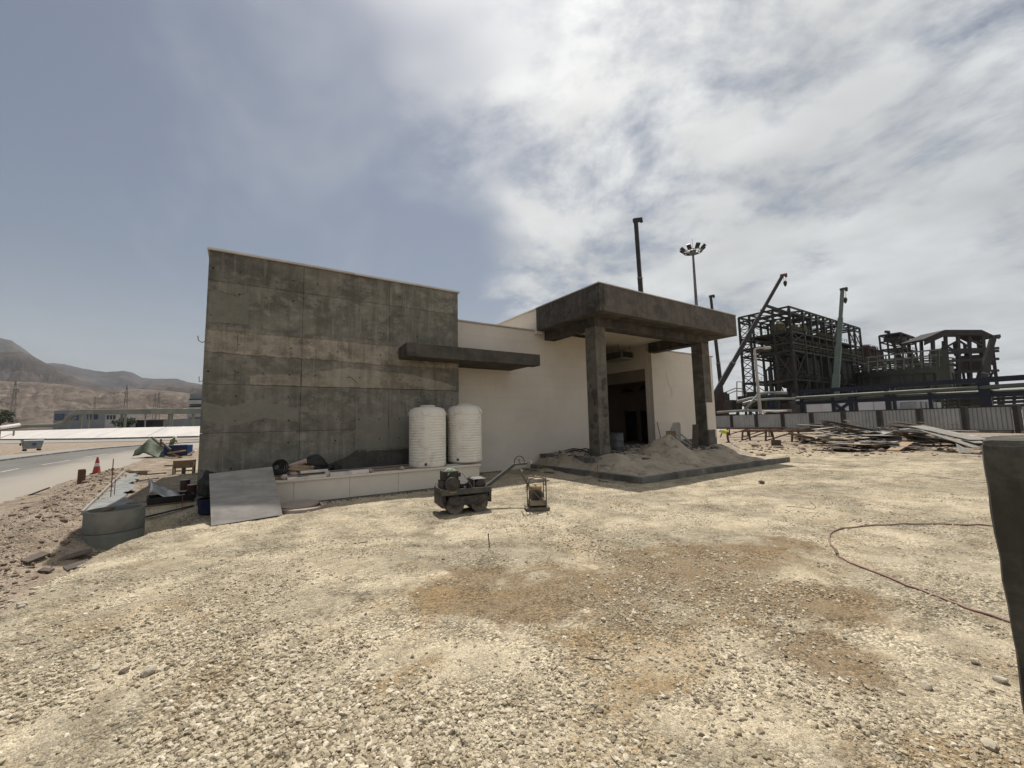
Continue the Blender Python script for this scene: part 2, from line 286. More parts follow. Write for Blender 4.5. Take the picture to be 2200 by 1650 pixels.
# ------------------------------------------------------------------ mesh helpers
def frame_of(d, up=Vector((0, 0, 1))):
    d = d.normalized()
    x = d.cross(up)
    if x.length < 1e-4: x = Vector((1, 0, 0))
    x.normalize(); y = x.cross(d).normalized()
    return x, y, d
class MB:
    def __init__(s): s.v = []; s.f = []
    def add(s, vs, fs):
        b = len(s.v); s.v += [tuple(v) for v in vs]; s.f += [tuple(i+b for i in f) for f in fs]; return s
    def box(s, x0, x1, y0, y1, z0, z1):
        return s.add([(x0,y0,z0),(x1,y0,z0),(x1,y1,z0),(x0,y1,z0),(x0,y0,z1),(x1,y0,z1),(x1,y1,z1),(x0,y1,z1)],
                     [(0,3,2,1),(4,5,6,7),(0,1,5,4),(1,2,6,5),(2,3,7,6),(3,0,4,7)])
    def hexa(s, p):
        return s.add(p, [(0,3,2,1),(4,5,6,7),(0,1,5,4),(1,2,6,5),(2,3,7,6),(3,0,4,7)])
    def beam(s, p0, p1, w, h=None, up=Vector((0,0,1))):
        p0 = Vector(p0); p1 = Vector(p1); h = h or w; x, y, d = frame_of(p1-p0, up); x = x*w/2; y = y*h/2
        return s.hexa([p0-x-y, p0+x-y, p0+x+y, p0-x+y, p1-x-y, p1+x-y, p1+x+y, p1-x+y])
    def tube(s, pts, r, n=8, caps=True):
        pts = [Vector(p) for p in pts]; rs = r if isinstance(r, (list, tuple)) else [r]*len(pts); b = len(s.v); px = None
        for i, p in enumerate(pts):
            d = (pts[min(i+1, len(pts)-1)]-pts[max(i-1, 0)])
            if d.length < 1e-9: d = Vector((0,0,1))
            d.normalize()
            if px is None: x, y, _ = frame_of(d)
            else:
                x = px - d*px.dot(d)
                if x.length < 1e-5: x, y, _ = frame_of(d)
                x.normalize(); y = x.cross(d)
            px = x
            for k in range(n):
                a = 2*math.pi*k/n; s.v.append(tuple(p + (x*math.cos(a)+y*math.sin(a))*rs[i]))
        for i in range(len(pts)-1):
            for k in range(n):
                s.f.append((b+i*n+k, b+i*n+(k+1)%n, b+(i+1)*n+(k+1)%n, b+(i+1)*n+k))
        if caps:
            s.f.append(tuple(b+k for k in range(n))); s.f.append(tuple(b+(len(pts)-1)*n+k for k in reversed(range(n))))
        return s
    def lathe(s, prof, n=24, c=(0,0,0), axis=None):
        """ prof = [(radius, height)]; axis rotates z onto it """
        b = len(s.v); c = Vector(c); q = Vector((0,0,1)).rotation_difference(Vector(axis)) if axis is not None else None
        for r_, z in prof:
            for k in range(n):
                a = 2*math.pi*k/n; p = Vector((r_*math.cos(a), r_*math.sin(a), z))
                if q: p = q @ p
                s.v.append(tuple(c+p))
        for i in range(len(prof)-1):
            for k in range(n): s.f.append((b+i*n+k, b+i*n+(k+1)%n, b+(i+1)*n+(k+1)%n, b+(i+1)*n+k))
        s.f.append(tuple(b+k for k in reversed(range(n)))); s.f.append(tuple(b+(len(prof)-1)*n+k for k in range(n)))
        return s
    def prism(s, poly, ext):
        n = len(poly); e = Vector(ext); poly = [Vector(p) for p in poly]
        return s.add(poly + [p+e for p in poly], [tuple(reversed(range(n))), tuple(range(n, 2*n))] + [(i, (i+1)%n, n+(i+1)%n, n+i) for i in range(n)])
    def build(s, name, mat, parent=None, smooth=False, world=False, bevel=0, jitter=0):
        off = Vector(parent.location) if (parent is not None and world) else Vector((0,0,0))
        me = bpy.data.meshes.new(name); me.from_pydata([tuple(Vector(v)-off) for v in s.v], [], s.f); me.update()
        o = bpy.data.objects.new(name, me); COL.objects.link(o)
        bm = bmesh.new(); bm.from_mesh(me); bmesh.ops.recalc_face_normals(bm, faces=bm.faces)
        if bevel: bmesh.ops.bevel(bm, geom=bm.edges[:], offset=bevel, segments=2, affect='EDGES', profile=0.6)
        bm.to_mesh(me); bm.free()
        if mat: me.materials.append(M(mat) if isinstance(mat, str) else mat)
        if smooth:
            try: me.set_sharp_from_angle(angle=R(38))
            except Exception: pass
            me.polygons.foreach_set('use_smooth', [True]*len(me.polygons))
        o.parent = parent
        return o
def tag(o, label, cat, group=None, kind=None):
    o['label'] = label
    if cat: o['category'] = cat
    if group: o['group'] = group
    o['kind'] = kind or 'thing'
    return o
def thing(name, label, cat, loc=(0,0,0), rz=0.0, group=None):
    o = bpy.data.objects.new(name, None); COL.objects.link(o); o.empty_display_size = 0.2
    o.location = loc; o.rotation_euler = (0, 0, rz); return tag(o, label, cat, group)
def struct(o): o['kind'] = 'structure'; return o
def stuff(o): o['kind'] = 'stuff'; return o
def copy_tree(o, parent=None):
    c = o.copy(); COL.objects.link(c); c.parent = parent
    for ch in o.children: copy_tree(ch, c)
    return c
UNIT = {}
def unit(mat):
    if mat not in UNIT:
        me = bpy.data.meshes.new('bar'); b = MB().box(-.5,.5,-.5,.5,-.5,.5); me.from_pydata(b.v, [], b.f); me.materials.append(M(mat)); UNIT[mat] = me
    return UNIT[mat]
def bar(parent, name, p0, p1, w, h, mat):
    """ a straight member as its own object, all sharing one mesh per material (world coordinates) """
    p0 = Vector(p0); p1 = Vector(p1); x, y, d = frame_of(p1-p0); o = bpy.data.objects.new(name, unit(mat)); COL.objects.link(o)
    off = Vector(parent.location) if parent is not None else Vector((0,0,0)); c = (p0+p1)/2-off; l = (p1-p0).length
    o.matrix_basis = Matrix(((x.x*w, y.x*h, d.x*l, c.x), (x.y*w, y.y*h, d.y*l, c.y), (x.z*w, y.z*h, d.z*l, c.z), (0,0,0,1)))
    o.parent = parent; return o
def bx(name, mat, parent, x0, x1, y0, y1, z0, z1, bevel=0): return MB().box(x0,x1,y0,y1,z0,z1).build(name, mat, parent, world=True, bevel=bevel)

# vectorised value noise for terrain
_T = rng.random((256, 256))
def vn(x, y):
    xi = np.floor(x).astype(int); yi = np.floor(y).astype(int); fx = x-xi; fy = y-yi
    fx = fx*fx*(3-2*fx); fy = fy*fy*(3-2*fy); g = lambda a, b: _T[a & 255, b & 255]
    return (g(xi,yi)*(1-fx)+g(xi+1,yi)*fx)*(1-fy) + (g(xi,yi+1)*(1-fx)+g(xi+1,yi+1)*fx)*fy
def fbm(x, y, o=4, g=0.5):
    s = 0; a = 1; t = 0
    for i in range(o): s = s + a*vn(x+i*17.3, y-i*9.1); t += a; a *= g; x = x*2.03; y = y*2.03
    return s/t - 0.5
def sst(a, b, x): t = np.clip((x-a)/(b-a), 0, 1); return t*t*(3-2*t)

# ------------------------------------------------------------------ ground
EY = np.array([-20, 5, 7.1, 8.0, 8.9, 9.9, 10.9, 11.5, 11.9, 12.3, 12.9, 40]); EX = np.array([-3.4, -2.5, -2.25, -2.25, -2.14, -2.02, -1.80, -1.45, -.85, -0.2, 0.3, 0.3])
def hgt(x, y):
    x = np.asarray(x, float); y = np.asarray(y, float); r = np.hypot(x, y)
    near = 1-sst(18, 60, r)
    h = near*(0.10*fbm(x*0.35+4, y*0.35) + 0.045*fbm(x*1.7, y*1.7, 3) + 0.030*fbm(x*7, y*7, 3))
    pad = 1-sst(0.0, 0.8, np.maximum.reduce([11.0-x, x-22.3, 8.9-y, y-40]))   # level where the porch and the house stand
    pad2 = 1-sst(0.0, 0.5, np.maximum.reduce([-1.6-x, x-27.5, 12.6-y, y-40]))
    h = h*(1-0.9*np.maximum(pad, pad2))
    xe = np.interp(y, EY, EX) + 0.25*fbm(x*1.3, y*1.3, 3)
    d = xe - x
    low = sst(-0.1, 0.75, d)*(1-sst(12.6, 15.0, y))*(1-0.75*sst(1.2, 3.2, d))*sst(-16, -4, x)
    h = h - 0.46*low
    h = h + 0.07*np.exp(-((d+0.25)/0.35)**2)*(1-sst(11, 12.5, y))*(0.4+fbm(x*2, y*2))
    # rubble bank between road and wet strip
    t = np.clip((y-9)/(29-9), 0, 1); bxx = -3.3-2.0*t; dd = (x-bxx)
    h = h + (0.27*np.exp(-(dd/0.75)**2)*sst(9.5, 13, y)*(1-sst(27, 31, y)))*(0.55+1.3*(fbm(x*1.9, y*1.9, 4)+0.25))
    road = 1-sst(0.0, 1.0, x+6.9)
    h = h*(1-road*sst(14, 17, y)) - 0.05*road*sst(12, 16, y)
    # rough dug earth by the scrap heaps and fence
    h = h + 0.32*np.clip(fbm(x*0.45, y*0.45, 4), 0, 1)*sst(26, 32, x)*(1-sst(60, 75, x))*(1-sst(30, 60, y))
    return h
def make_ground():
    th = np.concatenate([np.linspace(-math.pi, -1.25, 60, endpoint=False), np.linspace(-1.25, 1.25, 760, endpoint=False), np.linspace(1.25, math.pi, 60, endpoint=False)])
    rr = np.concatenate([np.linspace(0.3, 1.6, 8, endpoint=False), np.geomspace(1.6, 60, 400, endpoint=False), np.geomspace(60, 14000, 40)])
    T, RR = np.meshgrid(th, rr); X = RR*np.cos(YAW-T); Y = RR*np.sin(YAW-T); Z = hgt(X, Y)
    n = len(th); m = len(rr); co = np.stack([X, Y, Z], -1).reshape(-1, 3)
    i = np.arange(m-1)[:, None]*n; k = np.arange(n)[None, :]; k2 = (k+1) % n
    q = np.stack([i+k, i+n+k, i+n+k2, i+k2], -1).reshape(-1, 4)
    co = np.vstack([co, [0, 0, float(hgt(0, 0))]]); c = len(co)-1
    faces = [tuple(f) for f in q.tolist()] + [(c, a, (a+1) % n) for a in range(n)]
    me = bpy.data.meshes.new('ground'); me.from_pydata(co.tolist(), [], faces); me.update()
    me.polygons.foreach_set('use_smooth', [True]*len(me.polygons))
    o = bpy.data.objects.new('ground', me); COL.objects.link(o); return o
def ground_mat():
    s = NT('ground_gravel'); X, Y, Z = s.xyz()
    big = s.ramp(s.noise(0.5, 5, 0.62, 0.8), 0.40, 0.60)
    mid = s.ramp(s.noise(2.3, 5, 0.65, 0.5, None, (5, 2, 0)), 0.38, 0.68)
    cream = s.mix(mid, (0.50, 0.425, 0.305), (0.385, 0.32, 0.222))
    grey = s.mix(mid, (0.36, 0.31, 0.225), (0.22, 0.185, 0.13))
    col = s.mix(big, cream, grey)
    # damp brown patches where water was spilled
    wob = s.noise(1.1, 5, 0.62, 0.5, None, (8, 8, 0)); patch = None
    for cx, cy, rad in ((2.2, 4.75, .7), (2.9, 4.1, .8), (3.9, 4.1, .9), (4.9, 3.9, .95), (5.9, 3.6, .9), (6.9, 3.4, .6), (3.5, 3.3, .6), (4.9, 2.6, .75), (5.6, 2.0, .7), (2.9, 5.2, .5), (0.9, 2.4, .5), (7.7, 3.3, .4), (0.4, 3.1, .4), (4.4, 1.7, .5)):
        dx = s.math('SUBTRACT', X, cx); dy = s.math('SUBTRACT', Y, cy)
        dist = s.math('SQRT', s.math('ADD', s.math('MULTIPLY', dx, dx), s.math('MULTIPLY', dy, dy)))
        v = s.math('SUBTRACT', 1.0, s.math('DIVIDE', dist, rad))
        patch = v if patch is None else s.math('MAXIMUM', patch, v)
    wob2 = s.noise(4.5, 5, 0.7, 0.6, None, (3, 1, 0))
    pf = s.ramp(s.math('MULTIPLY_ADD', s.math('SUBTRACT', wob2, 0.5), 1.6, s.math('MULTIPLY_ADD', s.math('SUBTRACT', wob, 0.5), 2.6, patch)), -0.2, 0.45)
    brown = s.mix(s.noise(4, 5, 0.65), (0.225, 0.155, 0.085), (0.155, 0.108, 0.062))
    col = s.mix(s.math('MULTIPLY', pf, 0.8), col, brown)
    # thin ochre fines here and there
    oc = s.ramp(s.noise(0.8, 5, 0.66, 0.6, None, (1, 13, 0)), 0.50, 0.66)
    nr = s.ramp(s.math('SQRT', s.math('ADD', s.math('MULTIPLY', X, X), s.math('MULTIPLY', Y, Y))), 9.0, 3.0)
    col = s.mix(s.math('MULTIPLY', oc, s.math('MULTIPLY_ADD', nr, 0.6, 0.25)), col, (0.27, 0.185, 0.095))
    rut = s.ramp(s.noise(1.0, 5, 0.6, 0.5, (0.28, 1.5, 1), (2, 3, 0)), 0.52, 0.68)
    col = s.mix(s.math('MULTIPLY', rut, 0.45), col, (0.26, 0.215, 0.15))
    # reddish soil on the road side, tan plain far off
    red = s.ramp(s.math('ADD', X, s.math('MULTIPLY', s.math('SUBTRACT', s.noise(0.8, 5), 0.5), 1.6)), -2.0, -3.0)
    soil = s.mix(s.ramp(s.noise(1.6, 5, 0.66, 0.4), 0.35, 0.68), (0.34, 0.275, 0.21), (0.19, 0.145, 0.108))
    col = s.mix(red, col, soil)
    far = s.ramp(X, 24.0, 34.0)
    col = s.mix(s.math('MULTIPLY', far, 0.75), col, s.mix(mid, (0.31, 0.245, 0.185), (0.21, 0.16, 0.12)))
    dist = s.math('SQRT', s.math('ADD', s.math('MULTIPLY', X, X), s.math('MULTIPLY', Y, Y)))
    col = s.mix(s.ramp(dist, 90, 200), col, s.mix(s.noise(0.012, 5, 0.6), (0.33, 0.265, 0.20), (0.24, 0.195, 0.155)))
    # pebble speckle
    cell = s.n('ShaderNodeTexVoronoi'); cell.inputs['Scale'].default_value = 38; s.l(s.pos, cell.inputs[0])
    sp = s.n('ShaderNodeSeparateColor'); s.l(cell.outputs['Color'], sp.inputs[0])
    gm = s.ramp(s.noise(1.4, 5, 0.65, 0.5, None, (2, 6, 0)), 0.40, 0.62)
    spk = s.math('MULTIPLY_ADD', s.math('SUBTRACT', sp.outputs[0], 0.5), s.math('MULTIPLY_ADD', gm, 0.85, 0.30), 1.0)
    col = s.scale(col, spk)
    cell2 = s.n('ShaderNodeTexVoronoi'); cell2.inputs['Scale'].default_value = 95; s.l(s.pos, cell2.inputs[0])
    sp2 = s.n('ShaderNodeSeparateColor'); s.l(cell2.outputs['Color'], sp2.inputs[0])
    col = s.scale(col, s.math('MULTIPLY_ADD', s.math('SUBTRACT', sp2.outputs[1], 0.5), 0.5, 1.0))
    h = s.math('ADD', s.math('MULTIPLY', cell.outputs['Distance'], s.math('MULTIPLY_ADD', gm, -1.6, -0.5)), s.math('MULTIPLY', cell2.outputs['Distance'], -0.5))
    h = s.math('ADD', h, s.math('MULTIPLY', s.noise(9, 5, 0.7), 1.4))
    s.bump(h, 0.95, 0.018)
    return s.fin(col, 0.92, 0, 0.15)
ground_mat()
g = make_ground(); g.data.materials.append(M('ground_gravel')); struct(g)

# loose gravel: real stones scattered over the near ground (one mass, uncountable)
def make_gravel():
    n = 300000
    r = 1.7*np.exp(rng.random(n)**0.9*math.log(22/1.7)); a = YAW + (rng.random(n)*2-1)*R(62)
    x = r*np.cos(a); y = r*np.sin(a)
    den = fbm(x*0.75+3, y*0.75+9, 4)*3.6 + 0.30 + 0.7*fbm(x*3.0, y*3.0, 3) + 0.12*sst(4.5, 2.5, r)
    sx = x*r0.x + y*r0.y
    den = den*(0.55+1.1*np.clip(fbm(x*1.9+31, y*1.9+7, 3)+.5, 0, 1)) - 0.16 + 0.22*sst(0.6, -1.4, sx)*sst(9, 5, r) - 0.10*sst(5, 9, r) - 0.12*sst(0.3, 1.5, sx)*sst(5, 3.5, r)
    keep = rng.random(n) < np.clip(den, 0.02, 1)
    keep &= ~((x > 10.9) & (x < 22.0) & (y > 8.95)) & ~((x > 0.2) & (y > 12.85)) & ~((x > -1.2) & (y > 14.5)) & ~((x < -5.6) & (y > 15)) & (y > -1e9)
    keep &= ~((x > -1.0) & (x < 1.2) & (y > 11.5) & (y < 13))
    x = x[keep]; y = y[keep]; r = r[keep]; m = len(x)
    sz = 0.0043*np.exp(rng.normal(0, 0.62, m))*(1.05+0.7*(rng.random(m) < 0.12))
    sz *= 1.0+0.75*sst(0.2, -1.4, (x*r0.x+y*r0.y))*sst(7, 4, r)
    big = rng.random(m) < 0.005; sz[big] *= 2.2; sz = np.minimum(sz, 0.019)
    z = hgt(x, y) + sz*0.15
    me = bpy.data.meshes.new('gravel'); me.vertices.add(m); me.vertices.foreach_set('co', np.stack([x, y, z], -1).ravel())
    sc = np.stack([sz*rng.uniform(.9, 1.7, m), sz*rng.uniform(.8, 1.3, m), sz*rng.uniform(.55, .95, m)], -1)
    rot = np.stack([rng.normal(0, .35, m), rng.normal(0, .35, m), rng.random(m)*6.28], -1)
    for nm, d, ty in (('scl', sc, 'FLOAT_VECTOR'), ('rot', rot, 'FLOAT_VECTOR')):
        at_ = me.attributes.new(nm, ty, 'POINT'); at_.data.foreach_set('vector', d.ravel())
    tone = me.attributes.new('tone', 'FLOAT', 'POINT'); tone.data.foreach_set('value', rng.random(m))
    me.update()
    o = bpy.data.objects.new('gravel', me); COL.objects.link(o)
    ng = bpy.data.node_groups.new('gravel_stones', 'GeometryNodeTree')
    ng.interface.new_socket('Geometry', in_out='INPUT', socket_type='NodeSocketGeometry'); ng.interface.new_socket('Geometry', in_out='OUTPUT', socket_type='NodeSocketGeometry')
    gi = ng.nodes.new('NodeGroupInput'); go = ng.nodes.new('NodeGroupOutput'); ln = ng.links.new
    gtoi = ng.nodes.new('GeometryNodeGeometryToInstance')
    for k in range(6):
        ico = ng.nodes.new('GeometryNodeMeshIcoSphere'); ico.inputs['Radius'].default_value = 1.0; ico.inputs['Subdivisions'].default_value = 2
        nz = ng.nodes.new('ShaderNodeTexNoise'); nz.inputs['Scale'].default_value = 0.85; nz.inputs['Detail'].default_value = 1.0
        posn = ng.nodes.new('GeometryNodeInputPosition'); ad = ng.nodes.new('ShaderNodeVectorMath'); ad.operation = 'ADD'; ad.inputs[1].default_value = (k*7.3, k*3.1, k*5.7)
        ln(posn.outputs[0], ad.inputs[0]); ln(ad.outputs[0], nz.inputs[0])
        sub = ng.nodes.new('ShaderNodeVectorMath'); sub.operation = 'SUBTRACT'; sub.inputs[1].default_value = (.5, .5, .5); ln(nz.outputs['Color'], sub.inputs[0])
        scl = ng.nodes.new('ShaderNodeVectorMath'); scl.operation = 'SCALE'; scl.inputs['Scale'].default_value = 1.7; ln(sub.outputs[0], scl.inputs[0])
        sp = ng.nodes.new('GeometryNodeSetPosition'); ln(ico.outputs[0], sp.inputs['Geometry']); ln(scl.outputs[0], sp.inputs['Offset'])
        sm = ng.nodes.new('GeometryNodeSetMaterial'); sm.inputs['Material'].default_value = M('gravel_stone'); ln(sp.outputs[0], sm.inputs[0])
        ln(sm.outputs[0], gtoi.inputs[0])
    iop = ng.nodes.new('GeometryNodeInstanceOnPoints'); ln(gi.outputs[0], iop.inputs['Points']); ln(gtoi.outputs[0], iop.inputs['Instance']); iop.inputs['Pick Instance'].default_value = True
    def attr(nm, ty):
        q = ng.nodes.new('GeometryNodeInputNamedAttribute'); q.data_type = ty; q.inputs[0].default_value = nm; return q.outputs[0]
    ln(attr('scl', 'FLOAT_VECTOR'), iop.inputs['Scale'])
    e2r = ng.nodes.new('FunctionNodeEulerToRotation'); ln(attr('rot', 'FLOAT_VECTOR'), e2r.inputs[0]); ln(e2r.outputs[0], iop.inputs['Rotation'])
    ln(iop.outputs[0], go.inputs[0])
    md = o.modifiers.new('stones', 'NODES'); md.node_group = ng
    me.materials.append(M('gravel_stone'))
    return o
s = NT('gravel_stone')
tn = s.n('ShaderNodeAttribute', attribute_type='INSTANCER', attribute_name='tone')
cr_ = s.n('ShaderNodeValToRGB'); s.l(tn.outputs['Fac'], cr_.inputs[0]); e = cr_.color_ramp.elements
e[0].position = 0.0; e[0].color = (0.20, 0.17, 0.125, 1); e[1].position = 1.0; e[1].color = (0.60, 0.535, 0.425, 1)
for p_, c_ in ((0.25, (0.32, 0.265, 0.185, 1)), (0.55, (0.42, 0.355, 0.25, 1)), (0.85, (0.50, 0.435, 0.33, 1))):
    q = e.new(p_); q.color = c_
s.bump(s.noise(160, 4, 0.6), 0.3, 0.002)
s.fin(cr_.outputs[0], 0.9, 0, 0.2)
gv = make_gravel(); stuff(gv); gv['label'] = 'loose pale crushed gravel strewn over the yard in front of the house'; gv['category'] = 'gravel'

ROCK = {}
def rock_mesh(k):
    if k not in ROCK:
        bm = bmesh.new(); bmesh.ops.create_icosphere(bm, subdivisions=2, radius=1.0); rr_ = random.Random(k)
        dirs = [Vector((rr_.gauss(0,1), rr_.gauss(0,1), rr_.gauss(0,1))).normalized() for _ in range(9)]
        for v in bm.verts:
            d = v.co.normalized(); cut = 1.0
            for q in dirs:
                dp = d.dot(q)
                if dp > 0.05: cut = min(cut, 0.72/dp)
            v.co = d*cut*rr_.uniform(.97, 1.03)
        me = bpy.data.meshes.new('rock'); bm.to_mesh(me); bm.free(); ROCK[k] = me
    return ROCK[k]
def rock(name, loc, sx, sy, sz, rz, mat, k=0, parent=None):
    me = rock_mesh((k, mat)) if False else rock_mesh(k*100+hash(mat) % 97)
    if not me.materials: me.materials.append(M(mat))
    o = bpy.data.objects.new(name, me); COL.objects.link(o); o.location = loc; o.scale = (sx, sy, sz); o.rotation_euler = (random.uniform(-.3,.3), random.uniform(-.3,.3), rz); o.parent = parent
    return o
pm('rock_pale', (0.47, 0.42, 0.33), (0.36, 0.315, 0.24), 12, 0.9, 0.4, 60, 0.006, rnd=0.12)
pm('rock_dark', (0.16, 0.13, 0.10), (0.11, 0.09, 0.07), 12, 0.9, 0.4, 60, 0.006, rnd=0.12)
big_rocks = [(321, 1446, .052, 'rock_pale', 'largest pale egg-shaped stone in the left foreground gravel'),
             (205, 1437, .034, 'rock_pale', 'pale rounded stone left of the largest foreground stone'),
             (645, 1605, .028, 'rock_pale', 'squarish pale stone near the bottom edge, left of centre'),
             (1296, 1333, .027, 'rock_pale', 'white angular stone on the damp brown patch'),
             (1398, 1418, .022, 'rock_pale', 'pinkish rounded stone just below the damp brown patch'),
             (1990, 1477, .036, 'rock_pale', 'white stone on the brown soil at lower right'),
             (2148, 1465, .040, 'rock_pale', 'rounded pale stone close beside the dark concrete block'),
             (2095, 1425, .034, 'rock_pale', 'pale sharp stone in the gravel up from the concrete block stone'),
             (2130, 1608, .040, 'rock_pale', 'cream stone in the bottom right corner'),
             (1936, 1490, .024, 'rock_pale', 'small cream stone left of the white one at lower right'),
             (266, 1445, .034, 'rock_dark', 'grey stone between two pale stones in left foreground gravel'),
             (805, 1398, .026, 'rock_pale', 'white stone at the left rim of the bare sandy strip'),
             (1815, 1372, .022, 'rock_pale', 'small white stone right of the damp brown patch'),
             (1636, 1038, .085, 'rock_dark', 'dark rounded lump lying alone beyond the porch kerb')]
for i, (px, py, r_, mt, lb) in enumerate(big_rocks):
    p = gp(px, py); z = float(hgt(p.x, p.y)); p = gp(px, py, z)
    tag(rock('stone', (p.x, p.y, z+r_*0.42), r_*1.3, r_, r_*0.75, i*1.3, mt, i % 5), lb, 'stone')

# ------------------------------------------------------------------ the house under construction
YW, YB = 14.7, 15.7                                    # bare concrete wall plane, beige stone wall plane
house = thing('building', 'unfinished single-storey house of bare concrete and beige stone with a porch', 'building', (7, 14.7, 0))
ZR = [0.0, 2.0, 3.43, 4.42, 5.10, 6.55, 7.50]; XC = [-1.05, 1.5, 4.35, 7.15]
bx('wall_core', 'concrete_wall', house, -0.98, 7.10, YW+0.06, 27, -0.3, 7.46)
def wall_panel(x0, x1, z0, z1, mat, proud=0.0, name='concrete_panel'):
    g_ = 0.004; y = YW - proud
    return MB().box(x0+g_, x1-g_, y, YW+0.08, z0+g_, z1-g_).build(name, mat, house, world=True, bevel=0.006)
for i in range(len(ZR)-1):
    z0, z1 = ZR[i], ZR[i+1]
    cols = list(XC)
    if i == 0: cols = [-1.05, 1.5, 7.15]
    if i == 3: cols = [-1.05, -0.25, 1.5, 2.95, 4.35, 7.15]
    if i in (1, 2): cols = [-1.05, 1.5, 4.35, 6.15, 7.15] if i == 1 else [-1.05, 1.5, 4.35, 7.15]
    if i == 5: cols = [-1.05, 1.5, 4.35, 7.15]
    for a, b in zip(cols[:-1], cols[1:]):
        mt = 'concrete_band' if i == 3 else 'concrete_wall'
        wall_panel(a, b, z0, z1, mt, (0.03 if i < 4 else 0.0)+random.uniform(0, .008))
# smooth repair patches, proud of the wall, with their own outline
wall_panel(3.2, 4.32, 1.31, 2.43, 'concrete_patch', 0.052, 'plaster_patch')
wall_panel(4.36, 5.9, 1.31, 2.43, 'concrete_patch', 0.05, 'plaster_patch')
def ragged(pts_top, pts_bot, proud, mat, name):
    """ skim of mortar with an uneven edge lying on the wall """
    rr_ = random.Random(len(pts_top)); up = []; dn = []
    def fill(p):
        o = []
        for (xa, za), (xb, zb) in zip(p[:-1], p[1:]):
            n = max(2, int(abs(xb-xa)/0.07))
            for k in range(n): t = k/n; o.append((xa+(xb-xa)*t, za+(zb-za)*t+rr_.uniform(-.018, .018)))
        return o+[p[-1]]
    t_ = fill(pts_top); b_ = [np.interp(x, [p[0] for p in pts_bot], [p[1] for p in pts_bot])+rr_.uniform(-.02, .02) for x, _ in t_]
    m = MB(); n = len(t_)
    m.v = [(x, YW-proud, z) for x, z in t_] + [(x, YW-proud, z) for (x, _), z in zip(t_, b_)] + [(x, YW-0.02, z) for x, z in t_] + [(x, YW-0.02, z) for (x, _), z in zip(t_, b_)]
    for k in range(n-1):
        m.f += [(k, k+1, n+k+1, n+k), (2*n+k, 2*n+k+1, k+1, k), (n+k, n+k+1, 3*n+k+1, 3*n+k)]
    return m.build(name, mat, house, world=True)
ragged([(-1.0, 4.47), (0.3, 4.5), (0.45, 4.62), (0.6, 4.5), (1.5, 4.48), (4.3, 4.44), (7.1, 4.5)], [(-1.0, 4.38), (0.3, 4.36), (0.45, 4.40), (0.6, 4.34), (1.5, 4.36), (4.3, 4.30), (7.1, 4.33)], 0.055, 'concrete_band', 'mortar_lip')
ragged([(-1.0, 5.17), (2, 5.16), (7.1, 5.2)], [(-1.0, 5.04), (2, 5.05), (4, 5.02), (7.1, 5.06)], 0.05, 'concrete_wall', 'mortar_lip')
ragged([(1.52, 3.88), (2.2, 3.98), (2.9, 4.14), (3.3, 4.10), (4.0, 4.06), (5.2, 4.0), (6.3, 3.8), (7.0, 3.6)], [(1.52, 3.45), (7.0, 3.46)], 0.047, 'concrete_swath', 'skim_coat')
ragged([(0.1, 3.72), (0.8, 3.80), (1.48, 3.84)], [(0.1, 3.45), (1.48, 3.45)], 0.047, 'concrete_swath', 'skim_coat')
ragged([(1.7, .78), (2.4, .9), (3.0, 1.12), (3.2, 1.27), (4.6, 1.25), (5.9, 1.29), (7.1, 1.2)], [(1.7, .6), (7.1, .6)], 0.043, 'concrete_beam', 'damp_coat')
ragged([(-1.0, 2.9), (-.4, 2.75), (.2, 2.95), (.9, 2.85), (1.45, 2.7)], [(-1.0, 2.35), (-.3, 2.2), (.5, 2.42), (1.45, 2.3)], 0.0395, 'concrete_patch', 'skim_coat')
ragged([(-1.0, 6.3), (-.3, 6.15), (.0, 6.35)], [(-1.0, 5.25), (.0, 5.3)], 0.0095, 'concrete_patch', 'skim_coat')
m = MB()
for z in (6.93, 6.22, 5.49, 4.66, 3.80, 3.09, 2.35, 1.65, 0.95):
    for k in range(12):
        x = -0.95 + 0.71*k + random.uniform(-.03, .03)
        if x > 7.0 or random.random() < 0.16: continue
        y_ = YW - (0.0305 if z < 5.1 else 0.0005) - 0.012 - (0.02 if 3.15 < x < 5.95 and 1.3 < z < 2.45 else 0) - (0.018 if 3.45 < z < 4.0 else 0)
        rq = random.uniform(.012, .024); m.lathe([(rq, 0), (rq, 0.02), (rq*.7, 0.021)], 10, (x, y_+0.015, z), (0, -1, 0))
stuff(m.build('tie_hole', 'black_void', house, world=True))
mb_ = MB().tube([(2.9, YW-.06, 3.78), (2.95, YW-.2, 3.8), (3.05, YW-.22, 3.74), (3.2, YW-.12, 3.62)], 0.012, 6); mb_.build('bent_rebar', 'rust', house, world=True)
MB().tube([(-0.28, YW-.05, 3.86), (-0.27, YW-.1, 3.84), (-0.28, YW-.08, 3.55)], 0.014, 6).build('bent_rebar', 'rust', house, world=True)
MB().tube([(-1.0, YW+.1, 4.72), (-1.12, YW+.1, 4.66), (-1.2, YW+.1, 4.72), (-1.22, YW+.1, 4.85)], 0.012, 6).build('bent_rebar', 'rust', house, world=True)
MB().tube([(-1.0, YW+.1, 3.55), (-1.13, YW+.1, 3.5), (-1.14, YW+.1, 3.65)], 0.012, 6).build('bent_rebar', 'rust', house, world=True)
for k, (a, b) in enumerate(((-1.1, 1.0), (1.0, 3.1), (3.1, 5.2), (5.2, 7.22))):
    bx('coping', 'coping', house, a+.004, b-.004, YW-0.07, YW+0.35, 7.47, 7.535, 0.006)
bx('coping', 'coping', house, -1.1, -0.75, YW+0.36, 27, 7.47, 7.535, 0.006)
bx('coping', 'coping', house, 6.9, 7.22, YW+0.36, 27, 7.47, 7.535, 0.006)

